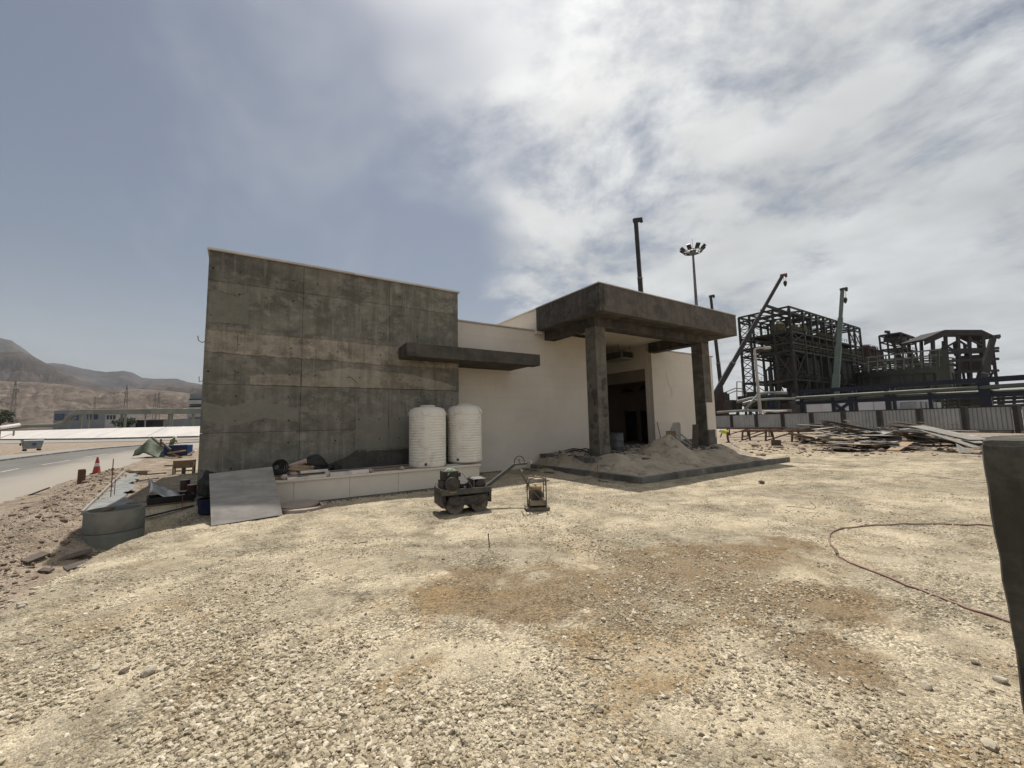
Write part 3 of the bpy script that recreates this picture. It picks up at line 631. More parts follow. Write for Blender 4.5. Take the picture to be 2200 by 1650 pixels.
# beige stone walls, each facing tile its own piece
TILE = {}
def tile_wall(x0, x1, z0, z1, tw, th, mat='beige_stone', y=YB, axis='y'):
    rows = max(1, round((z1-z0)/th)); hh = (z1-z0)/rows
    for r_ in range(rows):
        xs = [x0]; x = x0 + (tw*0.5 if r_ % 2 else tw)
        while x < x1-0.25: xs.append(x); x += tw
        xs.append(x1)
        for a, b in zip(xs[:-1], xs[1:]):
            key = (round(b-a, 2), round(hh, 3), mat, axis)
            if key not in TILE:
                w_, h_ = (b-a)/2-0.0012, hh/2-0.0012
                mm = MB().box(-w_, w_, -0.02, 0.02, -h_, h_) if axis == 'y' else MB().box(-0.02, 0.02, -w_, w_, -h_, h_)
                me = bpy.data.meshes.new('tile'); me.from_pydata(mm.v, [], mm.f); me.materials.append(M(mat)); TILE[key] = me
            o = bpy.data.objects.new('tile', TILE[key]); COL.objects.link(o); o.parent = house
            jit = random.uniform(-.0004, .0004)
            c = Vector(((a+b)/2, y+0.02+jit, z0+(r_+.5)*hh)) if axis == 'y' else Vector((y+0.02+jit, (a+b)/2, z0+(r_+.5)*hh))
            o.location = c - house.location
tile_wall(7.2, 16.4, 0.0, 6.58, 1.15, 0.55)
tile_wall(20.62, 27.2, 0.85, 6.42, 1.15, 0.557)
bx('beige_wall_core', 'plinth_stone', house, 7.16, 16.4, YB+0.042, YB+0.4, -0.3, 6.58)
bx('beige_wall_core', 'plinth_stone', house, 20.64, 27.2, YB+0.042, YB+0.3, -0.3, 6.42)
bx('bare_base', 'concrete_canopy', house, 20.63, 27.18, YB+0.005, YB+0.041, 0.0, 0.845)
tile_wall(15.75, 27.0, 0.0, 6.42, 1.3, 0.9, 'beige_stone', 27.2, 'x')
bx('rear_core', 'plinth_stone', house, 23.81, 27.19, YB+0.31, 27.1, -0.3, 6.40)
bx('coping', 'coping', house, 7.2, 12.9, YB-0.05, YB+0.42, 6.59, 6.655, 0.006)
bx('coping', 'coping', house, 21.3, 27.35, YB-0.05, YB+0.36, 6.43, 6.49, 0.006)
bx('roof', 'ceiling_white', house, 7.2, 16.09, YB+0.43, 27, 6.2, 6.4)
# raised lobby block behind the porch
bx('upper_wall', 'beige_stone', house, 11.75, 22.0, 15.42, 24, 6.95, 7.60)
bx('upper_wall', 'beige_stone', house, 11.75, 12.05, 15.425, 24, 6.42, 6.947)
bx('coping', 'coping', house, 11.66, 22.05, 15.40, 24.1, 7.605, 7.665, 0.006)
# porch canopy
CX0, CX1, CY0, CZ0, CZ1 = 11.68, 22.03, 11.2, 6.53, 7.67
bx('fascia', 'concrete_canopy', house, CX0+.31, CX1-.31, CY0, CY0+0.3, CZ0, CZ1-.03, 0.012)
bx('fascia', 'concrete_dark', house, CX0, CX0+0.3, CY0, 15.40, CZ0, CZ1-.03, 0.012)
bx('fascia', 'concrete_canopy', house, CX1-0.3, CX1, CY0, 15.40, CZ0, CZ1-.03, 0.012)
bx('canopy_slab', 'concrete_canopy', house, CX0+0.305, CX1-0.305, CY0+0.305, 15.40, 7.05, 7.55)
bx('soffit', 'concrete_dark', house, CX0+0.305, CX1-0.305, CY0+0.305, 12.2, CZ0+.02, 7.04)
bx('soffit', 'concrete_dark', house, CX0+0.305, 12.38, 12.205, 15.40, CZ0+.02, 7.04)
bx('soffit', 'concrete_dark', house, 20.96, CX1-.305, 12.205, 15.40, CZ0+.02, 7.04)
bx('drop_beam', 'concrete_dark', house, 12.385, 20.955, 12.2, 12.8, 6.18, 7.04, 0.01)
bx('drop_beam', 'concrete_dark', house, 12.385, 13.0, 12.805, 15.68, 6.18, 7.04, 0.01)
bx('drop_beam', 'concrete_dark', house, 20.35, 20.955, 12.805, 15.68, 6.18, 7.04, 0.01)
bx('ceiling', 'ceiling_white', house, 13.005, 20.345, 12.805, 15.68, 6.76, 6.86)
bx('ceiling', 'ceiling_white', house, 16.405, 20.61, 15.685, 24, 6.76, 6.86)
for k in range(5):
    a = CX0-.03 + k*(CX1-CX0+.06)/5; b = CX0-.03 + (k+1)*(CX1-CX0+.06)/5
    bx('coping', 'coping', house, a+.003, b-.003, CY0-0.03, CY0+0.3, CZ1-.028, CZ1+.012, 0.004)
bx('coping', 'coping', house, CX0-.03, CX0+.3, CY0+.303, 15.39, CZ1-.028, CZ1+.012, 0.004)
bx('coping', 'coping', house, CX1-.3, CX1+.03, CY0+.303, 15.39, CZ1-.028, CZ1+.012, 0.004)
def column(x0, x1, y0, y1, z0, z1, mat):
    return bx('column', mat, house, x0, x1, y0, y1, z0, z1, 0.015)
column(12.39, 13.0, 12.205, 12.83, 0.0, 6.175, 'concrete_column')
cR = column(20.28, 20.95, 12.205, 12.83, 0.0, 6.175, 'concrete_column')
m = MB().box(20.30, 20.965, 12.165, 12.2, 1.55, 2.98); o = m.build('cladding', 'beige_stone', cR); o.location = -Vector(house.location)
m = MB().box(20.30, 20.965, 12.17, 12.2, 0.6, 1.545); o = m.build('cladding', 'concrete_canopy', cR); o.location = -Vector(house.location)
# damp stains on the near column: thin mortar smears
def blot(x, y, z, w, h, nx, ny, k):
    rr_ = random.Random(k); m = MB(); n = 14; pts = []
    for i in range(n):
        a = 2*math.pi*i/n; q = rr_.uniform(.65, 1.1); pts.append((math.cos(a)*w*q, math.sin(a)*h*q))
    if ny: m.add([(x+u, y, z+v) for u, v in pts]+[(x+u*1.0, y+.006, z+v) for u, v in pts], [tuple(range(n))]+[(i, (i+1) % n, n+(i+1) % n, n+i) for i in range(n)])
    else: m.add([(x, y+u, z+v) for u, v in pts]+[(x+.006, y+u, z+v) for u, v in pts], [tuple(range(n))]+[(i, (i+1) % n, n+(i+1) % n, n+i) for i in range(n)])
    return m.build('damp_smear', 'concrete_beam', house, world=True)
for k, (u, z, w, h) in enumerate(((.62, 3.75, .16, .2), (.55, 3.5, .1, .12), (.75, 3.9, .08, .1), (.68, 2.7, .18, .09), (.5, 2.9, .06, .16), (.72, 2.35, .15, .08), (.55, 1.6, .1, .14), (.68, 1.45, .1, .1), (.75, 1.15, .12, .1), (.48, 1.25, .07, .2))):
    blot(12.39+u*0.61, 12.20, z, w, h, 0, 1, k)
for k, (u, z, w, h) in enumerate(((.35, 3.3, .2, .22), (.3, 2.9, .1, .18), (.3, 2.25, .18, .2), (.6, 1.9, .1, .12), (.3, 1.2, .16, .12), (.65, 3.6, .07, .1), (.3, 1.5, .1, .1))):
    blot(12.385, 12.205+u*0.62, z, w, h, 1, 0, k+30)
# lobby behind the porch
bx('side_wall', 'ceiling_white', house, 20.62, 20.9, 16.22, 24, 5.3, 6.94)
bx('pier', 'beige_stone', house, 20.6, 20.9, YB+.31, 16.215, 0.0, 6.85)
bx('header', 'plaster_in', house, 20.70, 20.95, 16.22, 24, 4.55, 5.295)
bx('lobby_wall', 'plaster_in', house, 16.1, 16.4, YB+.43, 24.4, 0, 6.755)
bx('lobby_wall', 'plaster_in', house, 16.6, 27.1, 24.1, 24.4, 0, 6.19)
bx('lobby_wall', 'plaster_in', house, 23.5, 23.8, YB+.31, 24.09, 0, 6.19)
bx('lobby_ceiling', 'plaster_in', house, 20.95, 26.5, YB+.31, 24.09, 4.9, 5.1)
bx('floor_slab', 'kerb_concrete', house, 11.9, 21.0, 12.0, 15.69, 0.0, 0.62)
bx('floor_slab', 'kerb_concrete', house, 16.4, 23.49, 15.75, 24.09, 0.0, 0.66)
def dark_door(pa, pb, x):   # an open doorway in the inner lobby wall
    a = onx(*pa, x); b = onx(*pb, x); y0, y1 = min(a.y, b.y), max(a.y, b.y)
    d = MB().box(x-.02, x+.01, y0, y1, 0.665, a.z).build('door', 'door_brown', house, world=True)
    for q in ((y0-.08, y0-.002), (y1+.002, y1+.08)):
        MB().box(x-.05, x+.01, q[0], q[1], 0.665, a.z+.08).build('door_frame', 'wood_dark', d).location = -Vector(house.location)
dark_door((1344, 884), (1367, 884), 23.49); dark_door((1378, 883), (1396, 883), 23.49)
for px, py in ((1349, 842), (1383, 837)):
    p = onx(px, py, 22.6); MB().lathe([(0.05, 0.25), (0.25, 0.1), (0.42, 0.0)], 20, (p.x, p.y, p.z)).build('pendant_lamp', 'black_void', house, world=True, smooth=True)
# ducted fan unit hung under the lobby ceiling
p0 = onx(1331, 757, 19.9)
fu = thing('fan_unit', 'dark boxy ducted air unit hung under the porch ceiling', 'air unit', (19.3, 17.3, 6.1))
MB().box(-.55, .55, -.9, .9, -.2, .2).build('casing', 'duct', fu, bevel=.01)
MB().box(-.42, .42, -.93, -.901, -.16, .16).build('outlet', 'black_void', fu)
MB().box(-.62, .62, -1.0, .6, -.235, -.205).build('drip_tray', 'pipe_silver', fu)
for sx in (-.5, .5):
    for sy in (-.7, .7): MB().beam((sx, sy, .2), (sx, sy, .76), .02).build('hanger', 'duct', fu)
# projecting beam across both walls
m = MB().box(4.66, 10.48, 13.62, 14.15, 4.52, 5.0); bm_ = m.build('beam', 'concrete_beam', house, world=True, bevel=.012)
bx('beam_bracket', 'concrete_beam', house, 4.7, 7.1, 14.155, YW-.03, 4.54, 4.98)
bx('beam_bracket', 'concrete_beam', house, 7.16, 10.3, 14.155, YB-.003, 4.54, 4.98)

# kerb round the porch platform and its sand
kb = thing('kerb', 'low dark concrete kerb framing the sandy porch platform', 'kerb', (16, 9.2, 0))
xs = [11.12, 13.0, 14.9, 16.9, 18.7, 20.3, 21.85]
for a, b in zip(xs[:-1], xs[1:]): bx('kerb_stone', 'kerb_concrete', kb, a+.004, b-.004, 9.08+random.uniform(-.01, .01), 9.26, -0.2, 0.215+random.uniform(-.012, .012), 0.012)
ys = [9.27, 10.9, 12.6, 14.0, 15.4]
for a, b in zip(ys[:-1], ys[1:]): bx('kerb_stone', 'kerb_concrete', kb, 11.12, 11.30, a, b-.006, -0.2, 0.215+random.uniform(-.012, .012), 0.012)
def sand_mat():
    s = NT('sand'); a = s.ramp(s.noise(1.3, 7, 0.65, 0.4), 0.35, 0.68); X, Y, Z = s.xyz()
    col = s.mix(a, (0.46, 0.39, 0.30), (0.36, 0.30, 0.23))
    col = s.mix(s.math('MULTIPLY', s.ramp(s.noise(2.2, 8, 0.7, 0.6, None, (4, 4, 0)), 0.50, 0.66), 0.75), col, (0.14, 0.115, 0.092))
    h = s.math('ADD', s.noise(60, 5, 0.7), s.math('MULTIPLY', s.noise(8, 6, 0.65), 2.0)); s.bump(h, 0.7, 0.04)
    return s.fin(col, 0.95, 0, 0.1)
sand_mat()
def sheet(name, mat, x0, x1, y0, y1, step, fn, clip=None):
    nx = int((x1-x0)/step)+1; ny = int((y1-y0)/step)+1; gx, gy = np.meshgrid(np.linspace(x0, x1, nx), np.linspace(y0, y1, ny)); gz = fn(gx, gy)
    co = np.stack([gx, gy, gz], -1).reshape(-1, 3); f = []
    for j in range(ny-1):
        for i in range(nx-1):
            q = (j*nx+i, j*nx+i+1, (j+1)*nx+i+1, (j+1)*nx+i)
            if clip is None or any(clip(*co[k]) for k in q): f.append(q)
    me = bpy.data.meshes.new(name); me.from_pydata(co.tolist(), [], f); me.update(); me.polygons.foreach_set('use_smooth', [True]*len(me.polygons)); me.materials.append(M(mat))
    o = bpy.data.objects.new(name, me); COL.objects.link(o); return o
def sandz(x, y):
    z = 0.12 + 0.50*sst(9.5, 12.3, y)*sst(11.2, 12.6, x)*(1-0.75*sst(20.2, 21.6, x)) + 0.05*sst(9.3, 9.9, y)
    z = z + 0.14*fbm(x*1.2, y*1.2, 4) + 0.09*fbm(x*4, y*4, 4) + 0.03*fbm(x*14, y*14, 2)
    z = z - 0.12*(1-sst(9.27, 9.6, y)) - 0.12*(1-sst(11.3, 11.7, x)) - .1*sst(21.3, 21.75, x)
    return z
sf = sheet('sand_fill', 'sand', 11.31, 21.8, 9.27, 15.65, 0.07, sandz); struct(sf)
def heap(name, label, cx, cy, h, rx, ry, seed, mat='sand', cat='sand heap'):
    ph = seed*3.7
    def fz(x, y):
        u = (x-cx)/rx; v = (y-cy)/ry; d = np.sqrt(u*u+v*v)+0.25*fbm(x*1.1+ph, y*1.1, 3)
        base = sandz(x, y) if 11.2 < cx < 21.9 else hgt(x, y)
        top = h*np.clip(1-d, 0, 1)**0.95*0.98
        rd = np.sqrt(top*top+0.0025)-0.05
        return base-0.05+rd+0.12*rd/h*fbm(x*3+ph, y*3, 4)+ 0.02*fbm(x*9, y*9, 2)*(d < 1)
    o = sheet(name, mat, cx-rx*1.2, cx+rx*1.2, cy-ry*1.2, cy+ry*1.2, max(0.05, rx/34), fz)
    return tag(o, label, cat)
heap('sand_heap', 'tall cone of grey-tan sand between the two porch columns', 16.15, 11.6, 0.92, 1.6, 1.45, 1)
heap('sand_heap', 'spread sand heap piled against the foot of the near porch column', 12.6, 11.3, 0.30, 1.7, 1.5, 2)
heap('sand_heap', 'small pointed sand heap at the far end of the porch kerb', 21.2, 11.6, 0.66, 1.2, 1.3, 3)
heap('sand_heap', 'dark low sand bank against the beige wall left of the porch', 11.9, 13.9, 0.42, 1.0, 1.6, 4)

# ------------------------------------------------------------------ low stone plinth and what stands on it
pl = thing('planter_wall', 'low beige stone-clad plinth along the foot of the concrete wall', 'plinth', (4, 13.8, 0))
PX = [0.05, 1.22, 2.68, 4.15, 5.6, 7.07]
for a, b in zip(PX[:-1], PX[1:]): bx('facing_slab', 'plinth_stone', pl, a+.003, b-.003, 12.9+random.uniform(0, .004), 12.94, -0.05, 0.615, 0.004)
bx('facing_slab', 'plinth_stone', pl, 7.03, 7.07, 12.945, 14.6, -0.05, 0.615)
bx('plinth_core', 'kerb_concrete', pl, 0.08, 7.02, 12.945, 14.62, -0.2, 0.60)
for a, b in zip([0.0, 1.5, 3.2, 4.9, 7.12][:-1], [0.0, 1.5, 3.2, 4.9, 7.12][1:]): bx('cap_slab', 'plinth_stone', pl, a+.003, b-.003, 12.85, 13.25, 0.62, 0.672, 0.006)
bx('fill', 'kerb_concrete', pl, 0.1, 7.0, 13.255, 14.6, 0.605, 0.655)
MB().box(0.1, 7.0, 12.83, 12.895, -0.3, 0.03).build('footing', 'kerb_concrete', pl, world=True)

def water_tank(label, loc, rz):
    t = thing('water_tank', label, 'water tank', loc, rz, 'white plastic water tanks')
    Rr, H = 0.635, 2.1; n = 96; prof = []
    prof += [(0.0, 0), (Rr*.93, 0), (Rr*.985, .03), (Rr, .08)]
    ribs0, ribs1 = 0.20, 1.68; nr = 17
    z = 0.14; zs = [0.12]
    for k in range(nr):
        zz = ribs0 + (ribs1-ribs0)*k/(nr-1)
        for dz, dr in ((-.034, 0), (-.022, -.011), (0, -.017), (.022, -.011), (.034, 0)): prof.append((Rr+dr, zz+dz))
    prof += [(Rr, 1.76), (Rr*.99, 1.82), (Rr*.95, 1.90), (Rr*.86, 1.98), (Rr*.72, 2.035), (Rr*.5, 2.06), (0.26, 2.07), (0.0, 2.072)]
    m = MB(); verts = []
    for r_, z in prof:
        for k in range(n):
            a = 2*math.pi*k/n
            # four plain upright bands interrupt the ribs
            u = abs(((a*4/(2*math.pi)) % 1.0)-0.5)
            band = 1.0 if u < 0.10 else 0.0
            rr_ = r_
            if 0.12 < z < 1.75 and band: rr_ = Rr - 0.002
            if 1.76 < z < 2.03:                                    # raised shoulder lugs
                lug = max(0, 1-abs(u)/0.17); rr_ = r_*(1+0.035*min(1, lug*1.5))
            verts.append((rr_*math.cos(a), rr_*math.sin(a), z))
    m.v = verts
    for i in range(len(prof)-1):
        for k in range(n): m.f.append((i*n+k, i*n+(k+1) % n, (i+1)*n+(k+1) % n, (i+1)*n+k))
    body = m.build('body', 'tank_plastic', t, smooth=True)
    for k in range(4):
        a = 2*math.pi*(k+.5)/4; d = Vector((math.cos(a), math.sin(a), 0)); c = d*(Rr*.955) + Vector((0, 0, 1.885))
        MB().lathe([(.14, 0), (.14, .012), (.10, .02), (.09, .012), (0.01, .012)], 24, c, (d+Vector((0, 0, .55))).normalized()).build('lug', 'tank_plastic', body, smooth=True)
    MB().lathe([(.255, 2.065), (.265, 2.075), (.265, 2.105), (.24, 2.12), (.05, 2.125)], 40).build('lid', 'tank_plastic', t, smooth=True)
    a = 2*math.pi*.62
    MB().lathe([(.045, 0), (.045, .03), (.028, .032), (.028, .06)], 16, (Rr*math.cos(a)*.99, Rr*math.sin(a)*.99, .12), (math.cos(a), math.sin(a), 0)).build('outlet', 'tin_brown', t, smooth=True)
    return t
water_tank('dusty white ribbed water tank, left of the two on the plinth', (5.40, 13.60, 0.675), 0.35)
water_tank('dusty white ribbed water tank, right of the two at the plinth end', (6.86, 13.62, 0.74), -0.05)
def plank(label, p0, p1, w, h, mat, name='plank', cat='plank', group=None):
    o = bar(None, name, p0, p1, w, h, mat); return tag(o, label, cat, group)
plank('flat grey plank under the right water tank, sticking past the plinth', (5.9, 13.2, .70), (7.75, 13.45, .70), .18, .04, 'wood_grey')
plank('second board under the right water tank, nearer the wall', (6.0, 13.9, .70), (7.5, 13.95, .70), .18, .04, 'wood_tan')
zt = 0.672
for k, (x0, y0, x1, y1, w_, mt, lb) in enumerate((
    (0.75, 13.35, 5.0, 13.5, .10, 'wood_tan', 'long tan timber lying front-most along the plinth top'),
    (0.6, 13.75, 5.2, 13.72, .12, 'wood_dark', 'long dark timber lying behind the tan one on the plinth'),
    (1.2, 14.05, 4.9, 14.12, .10, 'wood_grey', 'long grey timber nearest the wall on the plinth'),
    (0.3, 13.15, 1.3, 13.2, .09, 'wood_tan', 'short tan timber end by the plywood sheet on the plinth'))):
    plank(lb, (x0, y0, zt+.03), (x1, y1, zt+.03+.01*k), w_, .05, mt)
def slab(label, px, py, y, w_, d_, h_, rz, mat):
    p = ony(px, py, y); o = MB().box(-w_/2, w_/2, -d_/2, d_/2, 0, h_).build('stone_slab', mat, bevel=.006); o.location = (p.x, y, zt+.002); o.rotation_euler = (0, 0, rz); return tag(o, label, 'stone')
slab('thin white stone slab at the left end of the plinth edge', 640, 1024, 13.02, .55, .2, .06, .1, 'stone_white')
slab('long flat white stone slab second along the plinth edge', 670, 1021, 13.02, .75, .2, .06, .02, 'stone_white')
slab('thick pinkish-white stone block in the middle of the plinth edge', 732, 1018, 13.03, .6, .24, .10, -.05, 'stone_white')
slab('clean white stone block right of the pinkish block', 771, 1013, 13.05, .55, .2, .11, .05, 'stone_white')
o = slab('white stone strip lying back on the timbers of the plinth', 675, 1008, 13.55, .75, .14, .07, .12, 'stone_white'); o.location.z += .09
for px, py, y, r_, lb in ((611, 1023, 13.05, .10, 'cream cube-like stone beside the plywood sheet on the plinth'), (622, 1022, 13.2, .06, 'small brown stone wedged behind the cream cube stone'),
                          (703, 1016, 13.05, .11, 'brown rounded stone between white slabs on the plinth'), (796, 1011, 13.05, .10, 'brown rounded stone at the right end of the white block'),
                          (863, 1006, 13.1, .09, 'pinkish rounded stone near the left water tank'), (633, 1010, 13.6, .11, 'cream stone on the timbers behind the plinth edge')):
    p = ony(px, py, y); tag(rock('stone', (p.x, y, zt+r_*.7), r_*1.3, r_, r_*.85, px*.1, 'stone_pink', px % 5), lb, 'stone')
# cable drum, sacks and pipe on the plinth
cdm = thing('cable_coil', 'black coil of cable standing behind the plywood sheet on the plinth', 'cable', (0.92, 14.0, zt+.02), .4)
for k in range(5):
    pts = [(math.cos(a)*(.23-.035*k), .05*k-.06+.02*math.sin(3*a+k), .25+math.sin(a)*(.23-.035*k)) for a in np.linspace(0, 2*math.pi, 28)]
    MB().tube(pts, .022, 6, False).build('cable_loop', 'black_rubber', cdm, smooth=True)
def sack(label, loc, sx, sy, sz, rz, mat, name='sack', cat='sack', seed=1):
    bm = bmesh.new(); bmesh.ops.create_icosphere(bm, subdivisions=4, radius=1)
    rr_ = random.Random(seed); ph = [rr_.uniform(0, 6) for _ in range(6)]
    for v in bm.verts:
        d = v.co.copy(); w_ = 1+.10*math.sin(4*d.x+ph[0])*math.sin(5*d.y+ph[1])+.07*math.sin(9*d.z+ph[2]+3*d.x)+.05*math.sin(13*d.x+ph[3]+6*d.y)
        v.co = Vector((math.copysign(abs(d.x)**.75, d.x)*sx, math.copysign(abs(d.y)**.8, d.y)*sy, max(-.55, d.z)*sz))*w_
        v.co.z += .55*sz
    me = bpy.data.meshes.new(name); bm.to_mesh(me); bm.free(); me.polygons.foreach_set('use_smooth', [True]*len(me.polygons)); me.materials.append(M(mat))
    o = bpy.data.objects.new(name, me); COL.objects.link(o); o.location = loc; o.rotation_euler = (0, 0, rz); return tag(o, label, cat)
p = ony(645, 1003, 14.1); sack('tan folded sack lying on the plinth below the pipe end', (p.x, 14.0, zt+.08), .35, .22, .16, .2, 'wood_tan', seed=4)
p = ony(668, 998, 14.2); sack('black plastic bag slumped on the plinth against the concrete wall', (p.x+.05, 14.25, zt), .42, .28, .34, .5, 'black_rubber', 'plastic_bag', 'bag', 5)
p = ony(722, 998, 14.3); sack('small black bag further right on the plinth against the wall', (p.x, 14.3, zt), .14, .12, .16, .5, 'black_rubber', 'plastic_bag', 'bag', 6)
pt = thing('pipe_offcut', 'short tan pipe offcut pointing outward from the heap on the plinth', 'pipe', (0, 0, 0))
p = ony(658, 990, 13.9); pt.location = (p.x, p.y, p.z); dv = Vector((-.55, .35, -.22))
MB().lathe([(.055, 0), (.075, 0), (.075, .6), (.055, .6), (.055, .02)], 20, (0, 0, 0), dv).build('pipe_wall', 'stone_pink', pt, smooth=True)

# leaning plywood sheet (buckled near its foot)
ply = MB(); a0 = Vector((-.52, 11.30, 0.0)); a1 = Vector((.86, 11.50, 0.01)); b0 = Vector((-.68, 12.75, 1.0)); b1 = Vector((.68, 12.82, 1.07))
rows = 16; colsn = 10
for th_ in (0, 1):
    for j in range(rows+1):
        t = j/rows
        for i in range(colsn+1):
            u = i/colsn; p = (a0.lerp(a1, u)).lerp(b0.lerp(b1, u), t); bend = -0.10*math.sin(math.pi*min(1, t/0.55))*(t < .55) * (0.6+.4*u)
            p = p + Vector((0, -0.35*bend, 0.9*bend)) * -1*0.35; ply.v.append((p.x, p.y+.018*th_, p.z+.006*th_))
nn = (rows+1)*(colsn+1); w1 = colsn+1
for th_ in (0, 1):
    for j in range(rows):
        for i in range(colsn): q = nn*th_+j*w1+i; ply.f.append((q, q+1, q+w1+1, q+w1))
per = [j*w1 for j in range(rows+1)] + [rows*w1+i for i in range(1, w1)] + [j*w1+colsn for j in range(rows-1, -1, -1)] + [i for i in range(colsn-1, 0, -1)]
for a, b in zip(per, per[1:]+per[:1]): ply.f.append((a, b, b+nn, a+nn))
tag(ply.build('plywood_sheet', 'plywood', smooth=True), 'large grey plywood sheet leaning on the left end of the plinth', 'plywood')

# manhole ring with broken cover
p = gp(650, 1093); mh = thing('manhole', 'round concrete manhole ring with slid cover by the plinth', 'manhole', (p.x, p.y, float(hgt(p.x, p.y))-.03))
MB().lathe([(.44, 0), (.56, 0), (.56, .09), (.44, .10), (.44, .02)], 40).build('ring', 'stone_pink', mh, smooth=True)
cv = MB().lathe([(.05, 0), (.46, 0), (.46, .05), (.05, .06)], 40).build('cover', 'stone_pink', mh, smooth=True); cv.location = (-.07, .08, .10); cv.rotation_euler = (.05, -.03, 0)
MB().box(-.01, .01, -.2, .2, 0, .02).build('lifting_bar', 'stone_white', mh).location = (.42, -.18, .11)

# ------------------------------------------------------------------ walk-behind roller
rl = thing('roller', 'black walk-behind double drum roller with long steering handle', 'roller', (4.24, 8.93, float(hgt(4.5, 9.2))-.01), R(-10))
DR, DW, SP = 0.215, 0.62, 0.60
for k, x in enumerate((0, SP)):
    d = MB().lathe([(DR*.80, .02), (DR*.97, 0), (DR, .01), (DR, DW-.01), (DR*.97, DW), (DR*.80, DW-.02)], 48, (x, 0, DR), (0, 1, 0)).build('drum', 'drum_steel', rl, smooth=True)
    MB().lathe([(.07, -.012), (.07, .03), (.03, -.03)][:2]+[(.045, .031)], 20, (x, -.012, DR), (0, 1, 0)).build('hub', 'machine_black', d, smooth=True)
    for q in range(5):
        a = q*2*math.pi/5; MB().lathe([(.012, 0), (.012, .02)], 8, (x+.11*math.cos(a), -.004, DR+.11*math.sin(a)), (0, 1, 0)).build('bolt', 'machine_grey', d)
sp_ = [(-.20, -.03, .24), (-.16, -.03, .40), (.80, -.03, .42), (.84, -.03, .30), (.72, -.03, .26), (.62, -.03, .22), (.45, -.03, .20), (.16, -.03, .20), (-.02, -.03, .22)]
for y in (-.045, DW+.012):
    MB().prism([(a, y, c) for a, b, c in sp_], (0, .03, 0)).build('side_plate', 'machine_black', rl, bevel=.006)
MB().prism([(-.34, -.06, .46), (-.36, -.06, .60), (.88, -.06, .585), (.90, -.06, .47)], (0, .03, 0)).build('deck_rail', 'machine_grey', rl, bevel=.006)
MB().prism([(-.34, DW+.03, .46), (-.36, DW+.03, .60), (.88, DW+.03, .585), (.90, DW+.03, .47)], (0, .03, 0)).build('deck_rail', 'machine_grey', rl, bevel=.006)
MB().box(-.36, .90, -.028, DW+.028, .44, .50).build('deck', 'machine_black', rl, bevel=.008)
MB().prism([(-.36, -.05, .60), (-.36, -.05, .20), (-.30, -.05, .16), (-.28, -.05, .60)], (0, DW+.1, 0)).build('scraper_guard', 'machine_black', rl, bevel=.006)
MB().prism([(.90, -.02, .46), (.90, -.02, .22), (.84, -.02, .22), (.84, -.02, .46)], (0, DW+.04, 0)).build('scraper_guard', 'machine_black', rl, bevel=.006)
for y in (-.055, DW-.02):
    MB().box(-.31, -.25, y, y+.05, .30, .46).build('damper', 'black_rubber', rl); MB().box(.74, .80, y, y+.05, .38, .46).build('damper', 'black_rubber', rl)
eng = MB().box(-.30, .14, .06, .52, .50, .78).build('engine', 'machine_black', rl, bevel=.02)
MB().box(-.27, .12, .10, .46, .78, 1.0).build('fuel_tank', 'machine_black', eng, bevel=.03)
MB().lathe([(.15, 0), (.17, .02), (.17, .10), (.14, .12)], 28, (-.08, .05, .70), (0, -1, 0)).build('flywheel_cover', 'machine_black', eng, smooth=True)
for q in range(7): MB().box(-.26+.05*q, -.24+.05*q, .055, .5, .56, .60).build('cooling_fin', 'machine_alu', eng)
MB().box(.08, .16, .08, .3, .86, .96).build('air_filter', 'machine_black', eng, bevel=.01)
hyd = MB().box(.16, .36, .12, .42, .50, .68).build('gearbox', 'machine_black', rl, bevel=.015)
for k in range(9):
    rr_ = random.Random(k); x = .18+.25*rr_.random(); y = .02+.2*rr_.random()
    MB().lathe([(.03, 0), (.035, .02), (.03, .07), (.015, .08)], 12, (x, y, .52+.12*rr_.random()), (rr_.uniform(-1, 1), -1, rr_.uniform(-.3, 1))).build('fitting', 'machine_alu', hyd, smooth=True)
for k in range(5):
    rr_ = random.Random(k+40); a = Vector((.12+.05*k, .03, .62)); b = Vector((.38+.02*k, .06, .55+.03*k)); c = (a+b)/2+Vector((0, -.05, .10+.03*rr_.random()))
    MB().tube([a, a.lerp(c, .6), c, c.lerp(b, .5), b], .012, 6).build('hydraulic_hose', 'black_rubber', rl, smooth=True)
MB().tube([(.16, .0, .95), (.28, -.03, .80), (.37, -.04, .66), (.42, -.045, .52)], .009, 6).build('control_rod', 'machine_alu', rl, smooth=True)
MB().tube([(.26, -.02, .80), (.38, -.02, .86)], .009, 6).build('lever', 'machine_black', rl)
wt_ = MB().lathe([(.10, 0), (.13, .015), (.13, .42), (.10, .435)], 28, (.66, .08, .635), (0, 1, 0)).build('oil_tank', 'machine_black', rl, smooth=True)
MB().box(.45, .50, .04, .5, .50, .77).build('tank_bracket', 'machine_grey', rl, bevel=.008)
MB().box(.50, .80, .06, .5, .765, .775).build('tank_strap', 'machine_alu', rl)
hx = [(.84, .50), (1.62, 1.02), (1.66, 1.04), (1.98, 1.055)]
hd = MB()
hd.beam((.82, .3, .50), (1.64, .3, 1.03), .12, .075); hd.build('drawbar', 'machine_grey', rl, bevel=.006)
MB().beam((1.62, .3, 1.035), (2.02, .3, 1.05), .11, .05).build('handle_head', 'machine_grey', rl, bevel=.006)
MB().tube([(1.66+.0, .3, 1.05)]+[(1.81-.15*math.cos(a), .3, 1.06+.19*math.sin(a)) for a in np.linspace(.1, math.pi-.1, 14)]+[(1.97, .3, 1.05)], .012, 8).build('hoop', 'machine_black', rl, smooth=True)
